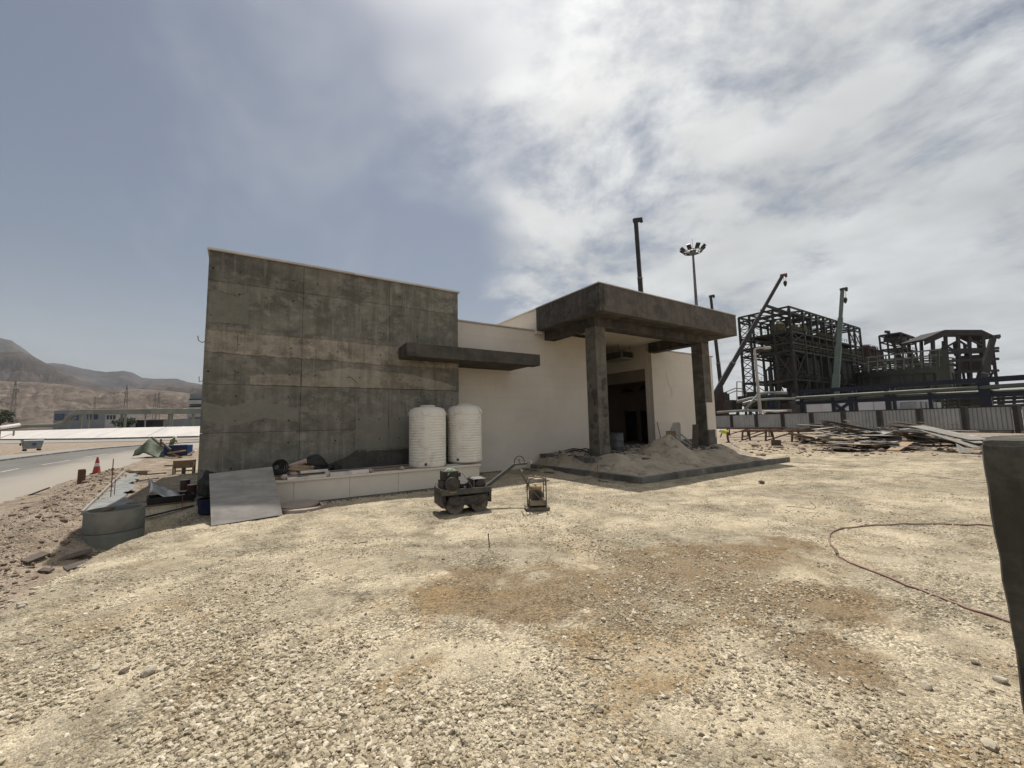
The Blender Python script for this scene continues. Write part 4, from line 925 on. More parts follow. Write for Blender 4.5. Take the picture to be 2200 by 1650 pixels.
MB().tube([(2.02, .05, 1.07), (2.05, .05, 1.075), (2.06, .3, 1.08), (2.05, .55, 1.075), (2.02, .55, 1.07)], .014, 8).build('grip_bar', 'machine_alu', rl, smooth=True)
MB().lathe([(.02, 0), (.035, .01), (.035, .04), (.02, .05)], 14, (2.04, .12, 1.10), (0, -1, .2)).build('knob', 'machine_alu', rl, smooth=True)
MB().tube([(1.80, .25, 1.06), (1.78, .25, 1.15)], .008, 6).build('gear_lever', 'machine_black', rl); MB().lathe([(.018, 0), (.02, .02), (.01, .035)], 10, (1.78, .25, 1.14)).build('knob', 'machine_black', rl, smooth=True)
MB().tube([(1.72, .27, 1.05), (1.9, .2, 1.12)], .006, 6).build('throttle_rod', 'machine_alu', rl)
MB().tube([(-.36, 0, .60), (-.42, 0, .68), (-.44, 0, .76), (-.47, 0, .76), (-.48, 0, .66)], .006, 6).build('wire_loop', 'wire', rl, smooth=True)
m = MB()
for k, (a, b) in enumerate(((-.16, -.13), (-.12, -.09), (-.085, -.055), (-.05, -.03), (-.02, .01))): m.box(a, b, -.0625, -.0605, .515, .535+.006*(k % 2))
m.build('worn_lettering', 'engine_tan', rl)
rag = MB(); rr_ = random.Random(3)
gx_ = 11
for j in range(gx_):
    for i in range(gx_):
        u = i/(gx_-1)-.5; v = j/(gx_-1)-.5
        rag.v.append((u*.24+rr_.uniform(-.01, .01), v*.20+rr_.uniform(-.01, .01), .045*rr_.random()+.02-(.30*max(0, abs(u)-.30)+.35*max(0, -v-.28))))
for j in range(gx_-1):
    for i in range(gx_-1): q = j*gx_+i; rag.f.append((q, q+1, q+gx_+1, q+gx_))
rg = tag(rag.build('rag', 'cloth_pale', smooth=True), 'crumpled pale green-white rag on top of the roller engine', 'rag')
rg.location = rl.matrix_basis @ Vector((-.08, .24, 1.0)) if False else (rl.location + Matrix.Rotation(R(-10), 3, 'Z') @ Vector((-.06, .2, 1.0)))
sm_ = rg.modifiers.new('thick', 'SOLIDIFY'); sm_.thickness = .006

# ------------------------------------------------------------------ plate compactor
pc = thing('plate_compactor', 'dusty brown plate compactor with tubular steel frame beside the roller', 'compactor', (6.02, 8.12, float(hgt(6.02, 8.1))-.005), R(-28))
MB().prism([(-.27, -.22, .02), (-.30, -.22, .075), (-.27, -.22, .09), (.27, -.22, .09), (.30, -.22, .075), (.27, -.22, .02), (.22, -.22, 0), (-.22, -.22, 0)], (0, .44, 0)).build('base_plate', 'frame_dusty', pc, bevel=.006)
MB().box(-.20, .22, -.17, .17, .13, .26).build('engine_bed', 'engine_tan', pc, bevel=.012)
for sx in (-.17, .17):
    for sy in (-.14, .14): MB().lathe([(.03, .085), (.035, .10), (.03, .13)], 12, (sx, sy, 0)).build('rubber_mount', 'black_rubber', pc, smooth=True)
en = MB().box(-.15, .13, -.13, .13, .26, .47).build('engine', 'engine_tan', pc, bevel=.02)
MB().lathe([(.10, 0), (.12, .015), (.12, .06), (.09, .07)], 24, (-.02, -.13, .37), (0, -1, 0)).build('starter_cover', 'machine_black', en, smooth=True)
MB().box(.10, .17, -.10, .10, .30, .42).build('muffler', 'machine_black', en, bevel=.01)
for q in range(6): MB().box(-.155, -.145, -.11, .11, .28+.03*q, .29+.03*q).build('cooling_fin', 'frame_dusty', en)
MB().lathe([(.06, .47), (.13, .475), (.145, .50), (.145, .56), (.12, .585), (.035, .59), (.03, .61), (.0, .612)], 26, (-.01, 0, 0)).build('fuel_tank', 'engine_yellow', pc, smooth=True)
for sy in (-.19, .19):
    pts = [(-.20, sy, .09), (-.205, sy, .70), (-.17, sy, .77), (-.05, sy*.98, .80), (.05, sy*.98, .80), (.17, sy, .77), (.21, sy, .70), (.205, sy, .10)]
    MB().tube(pts, .013, 8).build('roll_bar', 'frame_dusty', pc, smooth=True)
MB().tube([(-.05, -.19, .80), (-.02, 0, .83), (-.05, .19, .80)], .014, 8).build('cross_bar', 'frame_dusty', pc, smooth=True)
MB().tube([(.19, -.19, .60), (.21, -.19, .80), (.17, -.15, .86)][:2], .014, 8).build('hook_bar', 'frame_dusty', pc, smooth=True)
hp = [(.12, -.23, .20), (-.06, -.23, .58), (-.10, -.23, .74), (-.36, -.23, .93), (-.40, -.2, .935), (-.40, .2, .935), (-.36, .23, .93), (-.10, .23, .74), (-.06, .23, .58), (.12, .23, .20)]
hp = [(.17, -.235, .18), (-.10, -.235, .46), (-.17, -.235, .53), (-.38, -.235, .93), (-.36, -.20, .965), (-.36, .20, .965), (-.38, .235, .93), (-.17, .235, .53), (-.10, .235, .46), (.17, .235, .18)]
MB().tube(hp, .013, 8).build('push_handle', 'frame_dusty', pc, smooth=True)
MB().tube([(-.20, -.235, .58), (-.20, .235, .58)], .012, 8).build('handle_stay', 'frame_dusty', pc, smooth=True)
for k in range(4):
    rr_ = random.Random(k+9); MB().tube([(-.24, -.225, .58), (-.26+.04*rr_.random(), -.26, .52+.05*k), (-.30, -.25-.03*rr_.random(), .48+.04*k)], .007, 6).build('control_cable', 'wire', pc, smooth=True)
# steel pin in the gravel, hose, cord
p = gp(1052, 1176); z = float(hgt(p.x, p.y)); q = at(1049, 1146, (p-CAM).dot(fw)-.02)
tag(MB().tube([(p.x, p.y, z-.05), tuple(q)], .009, 8).build('steel_pin', 'wire', smooth=True), 'thin dark steel pin stuck upright in the gravel in front of the roller', 'pin')
def ground_path(pix, rad, n=6):
    P_ = []
    for a in pix:
        g0 = gp(*a); z = float(hgt(g0.x, g0.y)); g1 = gp(a[0], a[1], z+rad); P_.append(g1)
    out_ = []
    for i in range(len(P_)-1):
        p0, p1, p2, p3 = P_[max(i-1, 0)], P_[i], P_[i+1], P_[min(i+2, len(P_)-1)]
        for k in range(n):
            t = k/n; v = .5*((2*p1)+(-p0+p2)*t+(2*p0-5*p1+4*p2-p3)*t*t+(-p0+3*p1-3*p2+p3)*t**3); v.z = float(hgt(v.x, v.y))+rad; out_.append(v)
    return out_+[P_[-1]]
hs_ = thing('hose', 'reddish-brown garden hose bending across the gravel on the right', 'hose', tuple(gp(1800, 1190)))
MB().tube(ground_path([(2230, 1133), (2130, 1130), (2060, 1127), (1990, 1124), (1930, 1125), (1870, 1129), (1815, 1134), (1790, 1142), (1781, 1155), (1785, 1170), (1796, 1183), (1798, 1190), (1830, 1210), (1872, 1226), (1920, 1245), (1980, 1268), (2050, 1295), (2110, 1316), (2160, 1333), (2230, 1358)], .013), .014, 10).build('hose_line', 'hose', hs_, True, True)
gpth = ground_path([(1796, 1181), (1799, 1191)], .014, 2); MB().tube([tuple(v) for v in gpth], .021, 10).build('coupling', 'frame_dusty', hs_, True, True)
tag(MB().tube(ground_path([(1700, 992), (1760, 996), (1850, 1004), (1950, 1016), (2060, 1030), (2140, 1040)], .006, 5), .006, 5).build('string_line', 'wire', smooth=True), 'thin taut string line running over the gravel from the kerb end', 'string')
tag(MB().tube(ground_path([(1690, 1088), (1720, 1090), (1745, 1094), (1752, 1088), (1742, 1080), (1740, 1074)], .005, 5), .006, 5).build('wire_scrap', 'wire', smooth=True), 'loose curl of dark wire on the gravel left of the hose', 'wire')
tag(MB().tube(ground_path([(760, 1168), (775, 1166), (790, 1164)], .006, 4), .008, 5).build('twig', 'wire', smooth=True), 'short dark twig on the gravel below the manhole', 'twig')
tag(MB().tube(ground_path([(1258, 1413), (1275, 1417), (1295, 1419), (1312, 1416)], .004, 4), .006, 5).build('wire_scrap', 'wire', smooth=True), 'short curved dark wire below the damp brown patch', 'wire')

# ------------------------------------------------------------------ big dark concrete block at the right edge
bt = 2.35; tl = at(2084, 941, bt); tr = at(2300, 917, bt*1.02)
bk = MB(); e2 = Vector((tl.x, tl.y, 0)).normalized(); e2 = (Matrix.Rotation(R(-5), 3, 'Z') @ e2); e1 = Vector((e2.y, -e2.x, 0))
Lb, Db, Hb = 1.3, .62, tl.z
for x0 in (0,):
    pts = [(.075, 0, 0), (Lb, 0, 0), (Lb, Db, 0), (.075, Db, 0), (.03, .02, Hb), (Lb, .02, Hb+.02), (Lb, Db-.02, Hb+.02), (.03, Db-.02, Hb)]
    bk.hexa([Vector((tl.x, tl.y, 0))+e1*(a-.0)+e2*b+Vector((0, 0, c)) for a, b, c in pts])
blk = bk.build('concrete_block', 'concrete_block', bevel=.045, smooth=True)
bm = bmesh.new(); bm.from_mesh(blk.data); bmesh.ops.subdivide_edges(bm, edges=bm.edges[:], cuts=14, use_grid_fill=True)
for v in bm.verts:
    n_ = float(fbm(np.array(v.co.x*9+v.co.z*5), np.array(v.co.y*9-v.co.z*7), 4)); v.co += (v.co-Vector((tl.x, tl.y, Hb/2))-e1*.6-e2*.3).normalized()*n_*.035
bm.to_mesh(blk.data); bm.free(); blk.data.polygons.foreach_set('use_smooth', [True]*len(blk.data.polygons))
tag(blk, 'dark rough concrete block standing close at the right edge of the view', 'concrete block')

# ------------------------------------------------------------------ left side of the site
def hz(x, y): return float(hgt(x, y))
rg_ = thing('manhole_ring', 'open stack of two grey precast concrete rings in the hollow left of the gravel', 'concrete ring', (-2.32, 12.62, -.5))
for k, (z0, z1, r_) in enumerate(((0, .44, .505), (.452, .90, .50))):
    MB().lathe([(r_-.07, z0), (r_, z0), (r_+.004, z0+.02), (r_, z1-.015), (r_-.01, z1), (r_-.065, z1), (r_-.07, z1-.01), (r_-.07, z0+.01)], 56).build('ring', 'ring_concrete', rg_, smooth=True)
MB().beam((-.28, -.42, .86), (-.10, .48, .86), .03, .03).build('step_iron', 'rust', rg_)
# wet concrete strip footing with plank form
def strip(name, mat, pts, z, label=None, cat=None, th=.05):
    o = MB().prism([(x, y, z) for x, y in pts], (0, 0, th)).build(name, mat); return o
o = sheet('footing', 'wet_concrete', -4.7, -2.5, 14.6, 26.2, 0.08, lambda x, y: 0.15+0.04*fbm(x*2.5, y*2.5, 4)+0.02*fbm(x*9, y*9, 2), lambda x, y, z: (-3.30-(y-15.2)*.112 < x < -2.66-(y-15.2)*.135+.10*math.sin(y*1.7)+.06*math.sin(y*4.1)))
tag(o, 'freshly poured pale grey concrete footing strip beside the earth bank', 'footing')
plank('long formwork plank set on edge along the wet concrete strip', (-3.2, 14.2, .10), (-4.62, 26.2, .16), .04, .22, 'wood_grey')
plank('end formwork plank closing the far end of the wet concrete strip', (-4.55, 26.25, .14), (-3.75, 25.9, .14), .04, .2, 'wood_tan')
p = gp(237, 1078); tag(MB().tube([(p.x, p.y, 0), (p.x, p.y, 1.28)], .012, 8).build('rebar_stake', 'rust'), 'tall rusty rebar stake standing at the plank of the wet strip', 'stake')
p = gp(241, 1074); tag(MB().tube([(p.x+.04, p.y, 0), (p.x+.04, p.y, .62)], .010, 8).build('rebar_stake', 'rust'), 'short rusty rebar stake right beside the tall one', 'stake')
p = gp(391, 1094); tag(MB().tube([(p.x, p.y, -.05), (p.x, p.y, .36)], .010, 8).build('rebar_stake', 'rust'), 'short rusty stake in the sand in front of the black mixing tray', 'stake')
plank('dark loose timber lying on the sand across from the wet strip end', tuple(gp(295, 1036)+Vector((0, 0, .06))), tuple(gp(340, 1031)+Vector((0, 0, .08))), .10, .06, 'wood_grey')
plank('thin dark timber lying further back on the sand', tuple(gp(314, 1022)+Vector((0, 0, .05))), tuple(gp(356, 1018)+Vector((0, 0, .05))), .12, .05, 'wood_dark')
plank('short stub of timber lying near the wooden bench', tuple(gp(354, 1002)+Vector((0, 0, .05))), tuple(gp(374, 1002)+Vector((0, 0, .05))), .12, .05, 'wood_dark')
# mixing tray with silver sheet
tr_ = thing('mixing_tray', 'shallow black mixing tray on the sand at the house corner', 'tray', (-1.72, 15.75, hz(-1.7, 15.7)+.02), R(10))
for (a, b, c, d) in ((-.52, .52, -.42, -.38), (-.52, .52, .38, .42), (-.52, -.48, -.379, .379), (.48, .52, -.379, .379)): MB().box(a, b, c, d, .0, .20).build('side', 'black_rubber', tr_, bevel=.006)
MB().box(-.479, .479, -.379, .379, 0, .03).build('base', 'black_rubber', tr_)
MB().box(-.60, .45, -.52, -.43, -.02, .02).build('bearer', 'rust', tr_)
sb = MB(); rr_ = random.Random(5); nx = 14
for j in range(nx):
    for i in range(nx):
        u = i/(nx-1); v = j/(nx-1)
        z = .60*(1-u)**1.2*(0.35+.65*math.sin(math.pi*min(1, v*1.0+.02)))+.05*math.sin(9*u+5*v)+.03*math.sin(17*v-6*u)+rr_.uniform(-.012, .012)
        sb.v.append((-.50+u*.82+.03*math.sin(8*v), -.36+v*.70+.03*math.sin(7*u), .10+max(0, z)))
for j in range(nx-1):
    for i in range(nx-1): q = j*nx+i; sb.f.append((q, q+1, q+nx+1, q+nx))
sg = sb.build('plastic_sheet', 'silver_sheet', smooth=True); sg.location = tr_.location; sg.rotation_euler = (0, 0, R(10)); sm_ = sg.modifiers.new('thick', 'SOLIDIFY'); sm_.thickness = .006
tag(sg, 'crumpled silver-white plastic sheet heaped in the black mixing tray', 'plastic sheet')
def tin(label, loc, r_, h_):
    t = thing('paint_tin', label, 'tin', loc, 0, 'brown tins by the house corner')
    MB().lathe([(r_*.97, 0), (r_, .01), (r_, h_-.02), (r_*1.03, h_-.015), (r_*1.03, h_)], 24).build('can', 'tin_brown', t, smooth=True); MB().lathe([(r_*.3, h_+.001), (r_*.95, h_+.001), (r_*.95, h_+.012), (r_*.3, h_+.012)], 24).build('lid', 'tin_lid', t, smooth=True)
p = gp(397, 1052); tin('brown round tin standing behind the black mixing tray', (p.x, p.y, hz(p.x, p.y)), .14, .34)
p = gp(423, 1068); tin('brown round tin right at the corner of the concrete wall', (-1.28, 16.3, hz(-1.28, 16.3)), .13, .40)
plank('thin black strip lying in front of the mixing tray', (-2.05, 13.75, -.05), (-1.1, 14.62, .0), .07, .03, 'black_rubber')  # thin black strip laid on the ground in front of the tray
tb = thing('tub', 'dark blue tub filled with a black bag at the house corner', 'tub', (-.72, 14.1, hz(-.7, 14.1)-.02))
MB().lathe([(.20, 0), (.235, .02), (.26, .36), (.275, .38), (.275, .40), (.24, .40), (.22, .04)], 32).build('tub_shell', 'box_navy', tb, smooth=True)
sack('black plastic bag bulging out of the dark blue tub', (-.72, 14.1, .30), .25, .25, .42, .3, 'black_rubber', 'plastic_bag', 'bag', 9)
# wooden bench
p = gp(393, 1019); bn = thing('bench', 'rough brown wooden bench standing on the sand', 'bench', (p.x, p.y, 0), R(-8))
MB().box(-.40, .40, -.02, .02, .30, .66).build('front_board', 'wood_tan', bn, bevel=.006); MB().box(-.42, .42, .021, .30, .62, .66).build('top_board', 'wood_tan', bn, bevel=.006)
for sx in (-.40, .36):
    for sy in (-.06, .26): MB().box(sx, sx+.06, sy-.03, sy+.02, 0, .62 if sy > 0 else .40).build('leg', 'wood_tan', bn, bevel=.004)
MB().box(-.07, .07, .03, .15, 0, .32).build('post', 'wood_dark', bn, bevel=.004); MB().box(-.34, .36, .20, .23, .12, .18).build('rail', 'wood_tan', bn)
# cone and stub post
p = gp(207, 1021); cn = thing('traffic_cone', 'red and white traffic cone standing on the earth bank by the road', 'cone', (p.x, p.y, hz(p.x, p.y)-.01))
MB().box(-.21, .21, -.21, .21, 0, .04).build('base', 'black_rubber', cn, bevel=.012)
MB().lathe([(.17, .04), (.155, .06), (.108, .36)], 28).build('cone_body', 'cone_red', cn, smooth=True); MB().lathe([(.1075, .361), (.085, .52)], 28).build('white_band', 'cone_white', cn, smooth=True); MB().lathe([(.0845, .521), (.035, .80), (.03, .81)], 28).build('tip', 'cone_red', cn, smooth=True)
p = gp(173, 1052); sp2 = thing('stub_post', 'short square rust-brown post stub in the earth bank', 'post', (p.x, p.y, hz(p.x, p.y)-.05), .3)
MB().box(-.10, .10, -.10, .10, 0, .56).build('shaft', 'wood_red', sp2, bevel=.01); MB().box(-.075, .075, -.075, .075, .56, .575).build('cap', 'wood_dark', sp2)
p = gp(80, 1064); plank('splintered brown wood chip sticking out of the road edge', (p.x-.2, p.y, .02), (p.x+.25, p.y+.1, .22), .16, .04, 'wood_dark')
# rubble on the bank and in the hollow
rub = MB(); rr_ = random.Random(21)
def add_rock(m, loc, s_, sd):
    r2 = random.Random(sd); bm = bmesh.new(); bmesh.ops.create_icosphere(bm, subdivisions=1, radius=1); off = len(m.v); sx, sy, sz = s_*r2.uniform(.8, 1.5), s_*r2.uniform(.7, 1.2), s_*r2.uniform(.5, .9); a = r2.random()*6
    for v in bm.verts:
        d = v.co*r2.uniform(.75, 1.15); x, y = d.x*sx, d.y*sy; m.v.append((loc[0]+x*math.cos(a)-y*math.sin(a), loc[1]+x*math.sin(a)+y*math.cos(a), loc[2]+d.z*sz))
    for f in bm.faces: m.f.append(tuple(off+v.index for v in f.verts))
    bm.free()
pm('clod', (0.225, 0.172, 0.13), (0.15, 0.112, 0.085), 3, 0.95, 0.5, 30, 0.01, rnd=0)
for k in range(2200):
    y = rr_.uniform(9.5, 29); t = (y-9)/20; x = -3.3-2.0*t+rr_.gauss(0, .55); s_ = .016*math.exp(rr_.gauss(0, .6))
    if y < 14.5 and x > -2.9: continue
    add_rock(rub, (x, y, hz(x, y)+s_*.3), s_, k)
stuff(rub.build('rubble', 'clod')); 
rb2 = MB()
for k in range(260):
    a = rr_.uniform(-3.4, -2.0); y = rr_.uniform(6.0, 11.5); s_ = .02*math.exp(rr_.gauss(0, .5)); add_rock(rb2, (a, y, hz(a, y)+s_*.3), s_, k+1000)
stuff(rb2.build('rubble', 'rock_pale'))
for k, (px, py, l_, a, mt, lb) in enumerate(((165, 1243, .30, .5, 'wood_dark', 'dark broken board end on the gravel edge at far left'), (75, 1205, .35, .9, 'wood_dark', 'dark splinter of wood in the hollow near the left edge'),
        (160, 1190, .5, .25, 'rock_dark', 'dark slab of broken asphalt below the concrete rings'), (100, 1215, .12, 1.2, 'wood_dark', 'upright dark wood chip in the hollow at far left'))):
    p = gp(px, py, -.3); z = hz(p.x, p.y); o = MB().box(-l_/2, l_/2, -.09, .09, 0, .035).build('board_scrap', mt, bevel=.008); o.location = (p.x, p.y, z+.03); o.rotation_euler = (.2, -.15, a); tag(o, lb, 'debris')

# tarp heap, blue box, timber
def tarp():
    p = gp(327, 984); t = MB(); n = 26; rr_ = random.Random(12)
    for j in range(n):
        for i in range(n):
            u = i/(n-1)*2-1; v = j/(n-1)*2-1
            d = max(abs(u+.0), abs(v)); z = 1.55*max(0, 1-abs(u+.45)*.9-.25*max(0, u))*max(0, 1-abs(v)**1.5*.75)
            z = max(z, .75*max(0, 1-abs(u-.3)*1.1)*max(0, 1-abs(v-.2)*.9))+.08*math.sin(6*u+3*v)*math.sin(5*v-2*u)+rr_.uniform(-.02, .02)
            t.v.append((u*1.35+.12*math.sin(5*v), v*1.0+.1*math.sin(6*u), max(.0, z)))
    for j in range(n-1):
        for i in range(n-1): q = j*n+i; t.f.append((q, q+1, q+n+1, q+n))
    o = t.build('tarpaulin', 'tarp_green', smooth=True); o.location = (p.x+.25, p.y+1.0, -.02); o.rotation_euler = (0, 0, R(-25)); sm_ = o.modifiers.new('thick', 'SOLIDIFY'); sm_.thickness = .02
    tag(o, 'dull green tarpaulin draped in a peak over site materials by the road', 'tarpaulin')
    return p
p = tarp()
for k, (a, b, w_, lb) in enumerate((((326, 939), (350, 960), .14, 'leaning brown beam with its end raised out of the green tarpaulin'), ((346, 943), (345, 960), .12, 'short upright brown post behind the green tarpaulin'), ((345, 948), (366, 966), .12, 'sloping brown beam just left of the blue box'))):
    plank(lb, tuple(at(*a, 31.5)), tuple(at(*b, 31.5)), w_, .12, 'wood_dark', 'timber', 'timber')
for k, (a, b, w_, mt, lb) in enumerate((((352, 985), (392, 984), .16, 'wood_red', 'reddish timber on the ground in front of the blue box'), ((365, 972), (392, 984), .10, 'wood_tan', 'tan lath sloping down in front of the blue box'), ((366, 973), (394, 968), .5, 'wood_tan', 'pale board lying in front of the blue box'), ((405, 977), (420, 968), .2, 'stone_white', 'cream stone slab on the ground right of the blue box'))):
    plank(lb, tuple(at(*a, 31.0)), tuple(at(*b, 31.0)), w_, .10, mt, 'timber', 'timber')
bb = thing('storage_box', 'dark blue metal storage box with lighter blue end and lid', 'box', tuple(gp(381, 981)), R(6))
bb.location.z = 0
MB().box(-.82, .60, 0, .8, .05, .86).build('front_panel', 'box_navy', bb, bevel=.01); MB().box(.602, .95, .02, .82, .05, .90).build('end_panel', 'box_blue', bb, bevel=.01)
MB().box(-.86, .62, -.03, .83, .865, .93).build('lid', 'box_blue', bb, bevel=.01); MB().box(-.90, -.825, -.02, .8, .05, .86).build('corner_post', 'box_blue', bb, bevel=.01)

# workers
def person(label, loc, rz, joints, radii, edges, parts, mats, name='person', group=None):
    """ one skinned body; joints in local metres, parts = children (helmet, vest, ...) """
    me = bpy.data.meshes.new('body'); me.from_pydata([tuple(j) for j in joints], edges, []); me.update()
    t = thing(name, label, 'person', loc, rz, group); o = bpy.data.objects.new('body', me); COL.objects.link(o); o.parent = t
    sk = o.modifiers.new('skin', 'SKIN'); sd = me.skin_vertices[0].data
    for i, r_ in enumerate(radii): sd[i].radius = (r_, r_) if not isinstance(r_, tuple) else r_
    sd[0].use_root = True; sk.use_smooth_shade = True
    ss = o.modifiers.new('sub', 'SUBSURF'); ss.levels = 1; ss.render_levels = 2
    me.materials.append(M(mats[0]))
    for pn, mb, mt in parts: mb.build(pn, mt, t, smooth=True)
    return t
def body_parts(head, tors, arms, legs, shirt, trous, fdir):
    P_ = []
    h = Vector(head); f = Vector(fdir)
    hm = MB(); hm.lathe([(.125, -.02), (.128, .0), (.12, .06), (.095, .11), (.05, .14), (.0, .145)], 18, h+Vector((0, 0, .02))); hm.lathe([(.165, -.005), (.165, .008), (.12, .012)], 18, h+Vector((0, 0, .01))+f*.03); P_.append(('helmet', hm, 'helmet_white'))
    a, b = Vector(tors[0]), Vector(tors[1]); vs = MB(); vs.tube([a, a.lerp(b, .3), a.lerp(b, .65), a.lerp(b, .95)], [.155, .17, .19, .14], 14); P_.append(('vest', vs, shirt))
    for q in arms: P_.append(('sleeve', MB().tube([q[0], Vector(q[0]).lerp(Vector(q[1]), .7), q[1]], [.075, .062, .055], 10), shirt))
    for q in legs:
        P_.append(('trouser_leg', MB().tube([q[0], q[1], q[2]], [.105, .08, .066], 10), trous)); e_ = Vector(q[2])
        P_.append(('boot', MB().hexa([e_+Vector((-.05, -.05, -.06))+f*-.06, e_+Vector((.05, -.05, -.06))+f*-.06, e_+Vector((.05, .05, -.06))+f*.17, e_+Vector((-.05, .05, -.06))+f*.17, e_+Vector((-.05, -.05, .05))+f*-.05, e_+Vector((.05, -.05, .05))+f*-.05, e_+Vector((.045, .05, .0))+f*.15, e_+Vector((-.045, .05, .0))+f*.15]), 'boot'))
    return P_
def make_person(label, loc, rz, pose, shirt, trous):
    if pose == 'bent':      # bending forward along +x, hands reaching to the ground
        hip = Vector((0, 0, .88)); ch = Vector((.38, 0, 1.06)); nk = Vector((.55, 0, 1.05)); hd = Vector((.70, 0, .98))
        kn = [Vector((.04, s*.12, .48)) for s in (-1, 1)]; an = [Vector((-.02, s*.14, .07)) for s in (-1, 1)]; shl = [Vector((.44, s*.19, 1.03)) for s in (-1, 1)]
        el = [Vector((.50, s*.22, .74)) for s in (-1, 1)]; ha = [Vector((.60, s*.15, .50)) for s in (-1, 1)]
    else:                   # leaning on one knee over the box
        hip = Vector((0, 0, .78)); ch = Vector((.16, 0, 1.12)); nk = Vector((.24, 0, 1.27)); hd = Vector((.31, 0, 1.38))
        kn = [Vector((.34, -.12, .70)), Vector((.06, .13, .40))]; an = [Vector((.42, -.13, .30)), Vector((-.12, .15, .07))]; shl = [Vector((.17, s*.20, 1.19)) for s in (-1, 1)]
        el = [Vector((.30, s*.25, .98)) for s in (-1, 1)]; ha = [Vector((.50, s*.16, .88)) for s in (-1, 1)]
    J = [hip, ch, nk, hd]; rad = [.13, (.15, .12), .055, .095]; E_ = [(0, 1), (1, 2), (2, 3)]
    for s in (0, 1):
        b = len(J); J += [shl[s], el[s], ha[s]]; rad += [.06, .042, .038]; E_ += [(1, b), (b, b+1), (b+1, b+2)]
        for fi, (dx, dy, l_) in enumerate(((.5, -.5, .07), (.8, -.22, .09), (.85, 0, .095), (.8, .22, .09), (.6, .45, .075))):
            d = (ha[s]-el[s]).normalized(); sd_ = Vector((0, 1, 0)); c = len(J); J += [ha[s]+(d*dx+sd_*dy*.6).normalized()*l_*.6, ha[s]+(d*dx+sd_*dy*.5+Vector((0, 0, -.2))).normalized()*l_]; rad += [.010, .008]; E_ += [(b+2, c), (c, c+1)]
    for s in (0, 1):
        b = len(J); hp_ = hip+Vector((0, (-.10, .10)[s], -.04)); J += [hp_, kn[s], an[s]]; rad += [.095, .065, .048]; E_ += [(0, b), (b, b+1), (b+1, b+2)]
    f = Vector((1, 0, 0)); parts = body_parts(hd, (hip, nk), [(shl[s], shl[s].lerp(el[s], .9)) for s in (0, 1)], [(hip+Vector((0, (-.10, .10)[s], -.04)), kn[s], an[s]) for s in (0, 1)], shirt, trous, f)
    return person(label, loc, rz, J, rad, E_, parts, ['skin'])
p = gp(1565, 951); make_person('worker bending down in bright yellow-green vest, brown trousers and white helmet by the fence', (p.x, p.y, hz(p.x, p.y)), R(125), 'bent', 'hivis', 'cloth_brown')
p = at(376, 966, 34.6); make_person('worker in dull green vest and white helmet leaning over the blue box', (p.x-.3, p.y+.1, .12), R(-35), 'kneel', 'vest_green', 'vest_green')

# ------------------------------------------------------------------ road, kerb, far yard
def road_mat(name, c1, c2, dustc, dx0, dx1):
    s = NT(name); X, Y, Z = s.xyz(); a = s.ramp(s.noise(0.5, 7, 0.65, 0.3, (1, .25, 1)), .3, .7); col = s.mix(a, c1, c2)
    d = s.ramp(s.math('ADD', X, s.math('MULTIPLY', s.math('SUBTRACT', s.noise(.35, 6, .6, .3, (1, .2, 1), (5, 0, 0)), .5), 6.0)), dx0, dx1)
    col = s.mix(s.math('MULTIPLY', d, .85), col, dustc); col = s.scale(col, s.math('MULTIPLY_ADD', s.noise(60, 3, .7), .4, .8)); s.bump(s.noise(90, 3, .7), .4, .006); return s.fin(col, .9, 0, .2)
road_mat('asphalt', (0.115, 0.11, 0.10), (0.15, 0.142, 0.13), (0.31, 0.275, 0.235), -12.0, -7.5)
road_mat('asphalt_far', (0.26, 0.245, 0.225), (0.22, 0.21, 0.195), (0.30, 0.275, 0.24), 1e3, 2e3)
def poly_sheet(name, mat, pts, z): o = MB().add([(x, y, z) for x, y in pts], [tuple(range(len(pts)))]).build(name, mat); return struct(o)
RN = [(-6.1, 14.2), (-6.0, 19.1), (-5.7, 22.5), (-5.9, 28), (-5.9, 34.4), (-6.2, 42), (-5.8, 52), (-4, 62), (2, 72), (14, 78), (40, 80)]; RF = [(40, 96), (5, 92), (-6, 88), (-11.5, 82), (-15, 70.7), (-15.7, 57.5), (-15.8, 48.8), (-15.9, 30), (-16, 14.2)]
poly_sheet('road', 'asphalt', RN+RF, 0.006)
MB_ = MB()
for a, b in zip(RF[:-1], RF[1:]): MB_.beam((a[0], a[1], .06), (b[0], b[1], .06), .25, .14)
struct(MB_.build('road_kerb', 'kerb_concrete'))
poly_sheet('pavement', 'asphalt_far', [(x-.13 if i > 2 else x, y+.13 if i <= 3 else y) for i, (x, y) in enumerate(RF)]+[(-19.0, 14.2), (-18.9, 48), (-18.6, 58), (-17.6, 72), (-13, 84.5), (-7, 91), (5, 95.5), (40, 99.5)], 0.10)
for k, (a, b) in enumerate((((0, 1015), (40, 1007)), ((90, 999), (150, 989)), ((180, 983), (230, 975)))):
    pa, pb = gp(*a), gp(*b); struct(MB().beam((pa.x, pa.y, .011), (pb.x, pb.y, .011), .12, .004).build('road_marking', 'paint_line'))
poly_sheet('road_far', 'asphalt_far', [(-120, 190), (-60, 150), (-20, 118), (30, 108), (120, 108), (120, 130), (30, 136), (-12, 146), (-40, 164), (-84, 226)], 0.02)
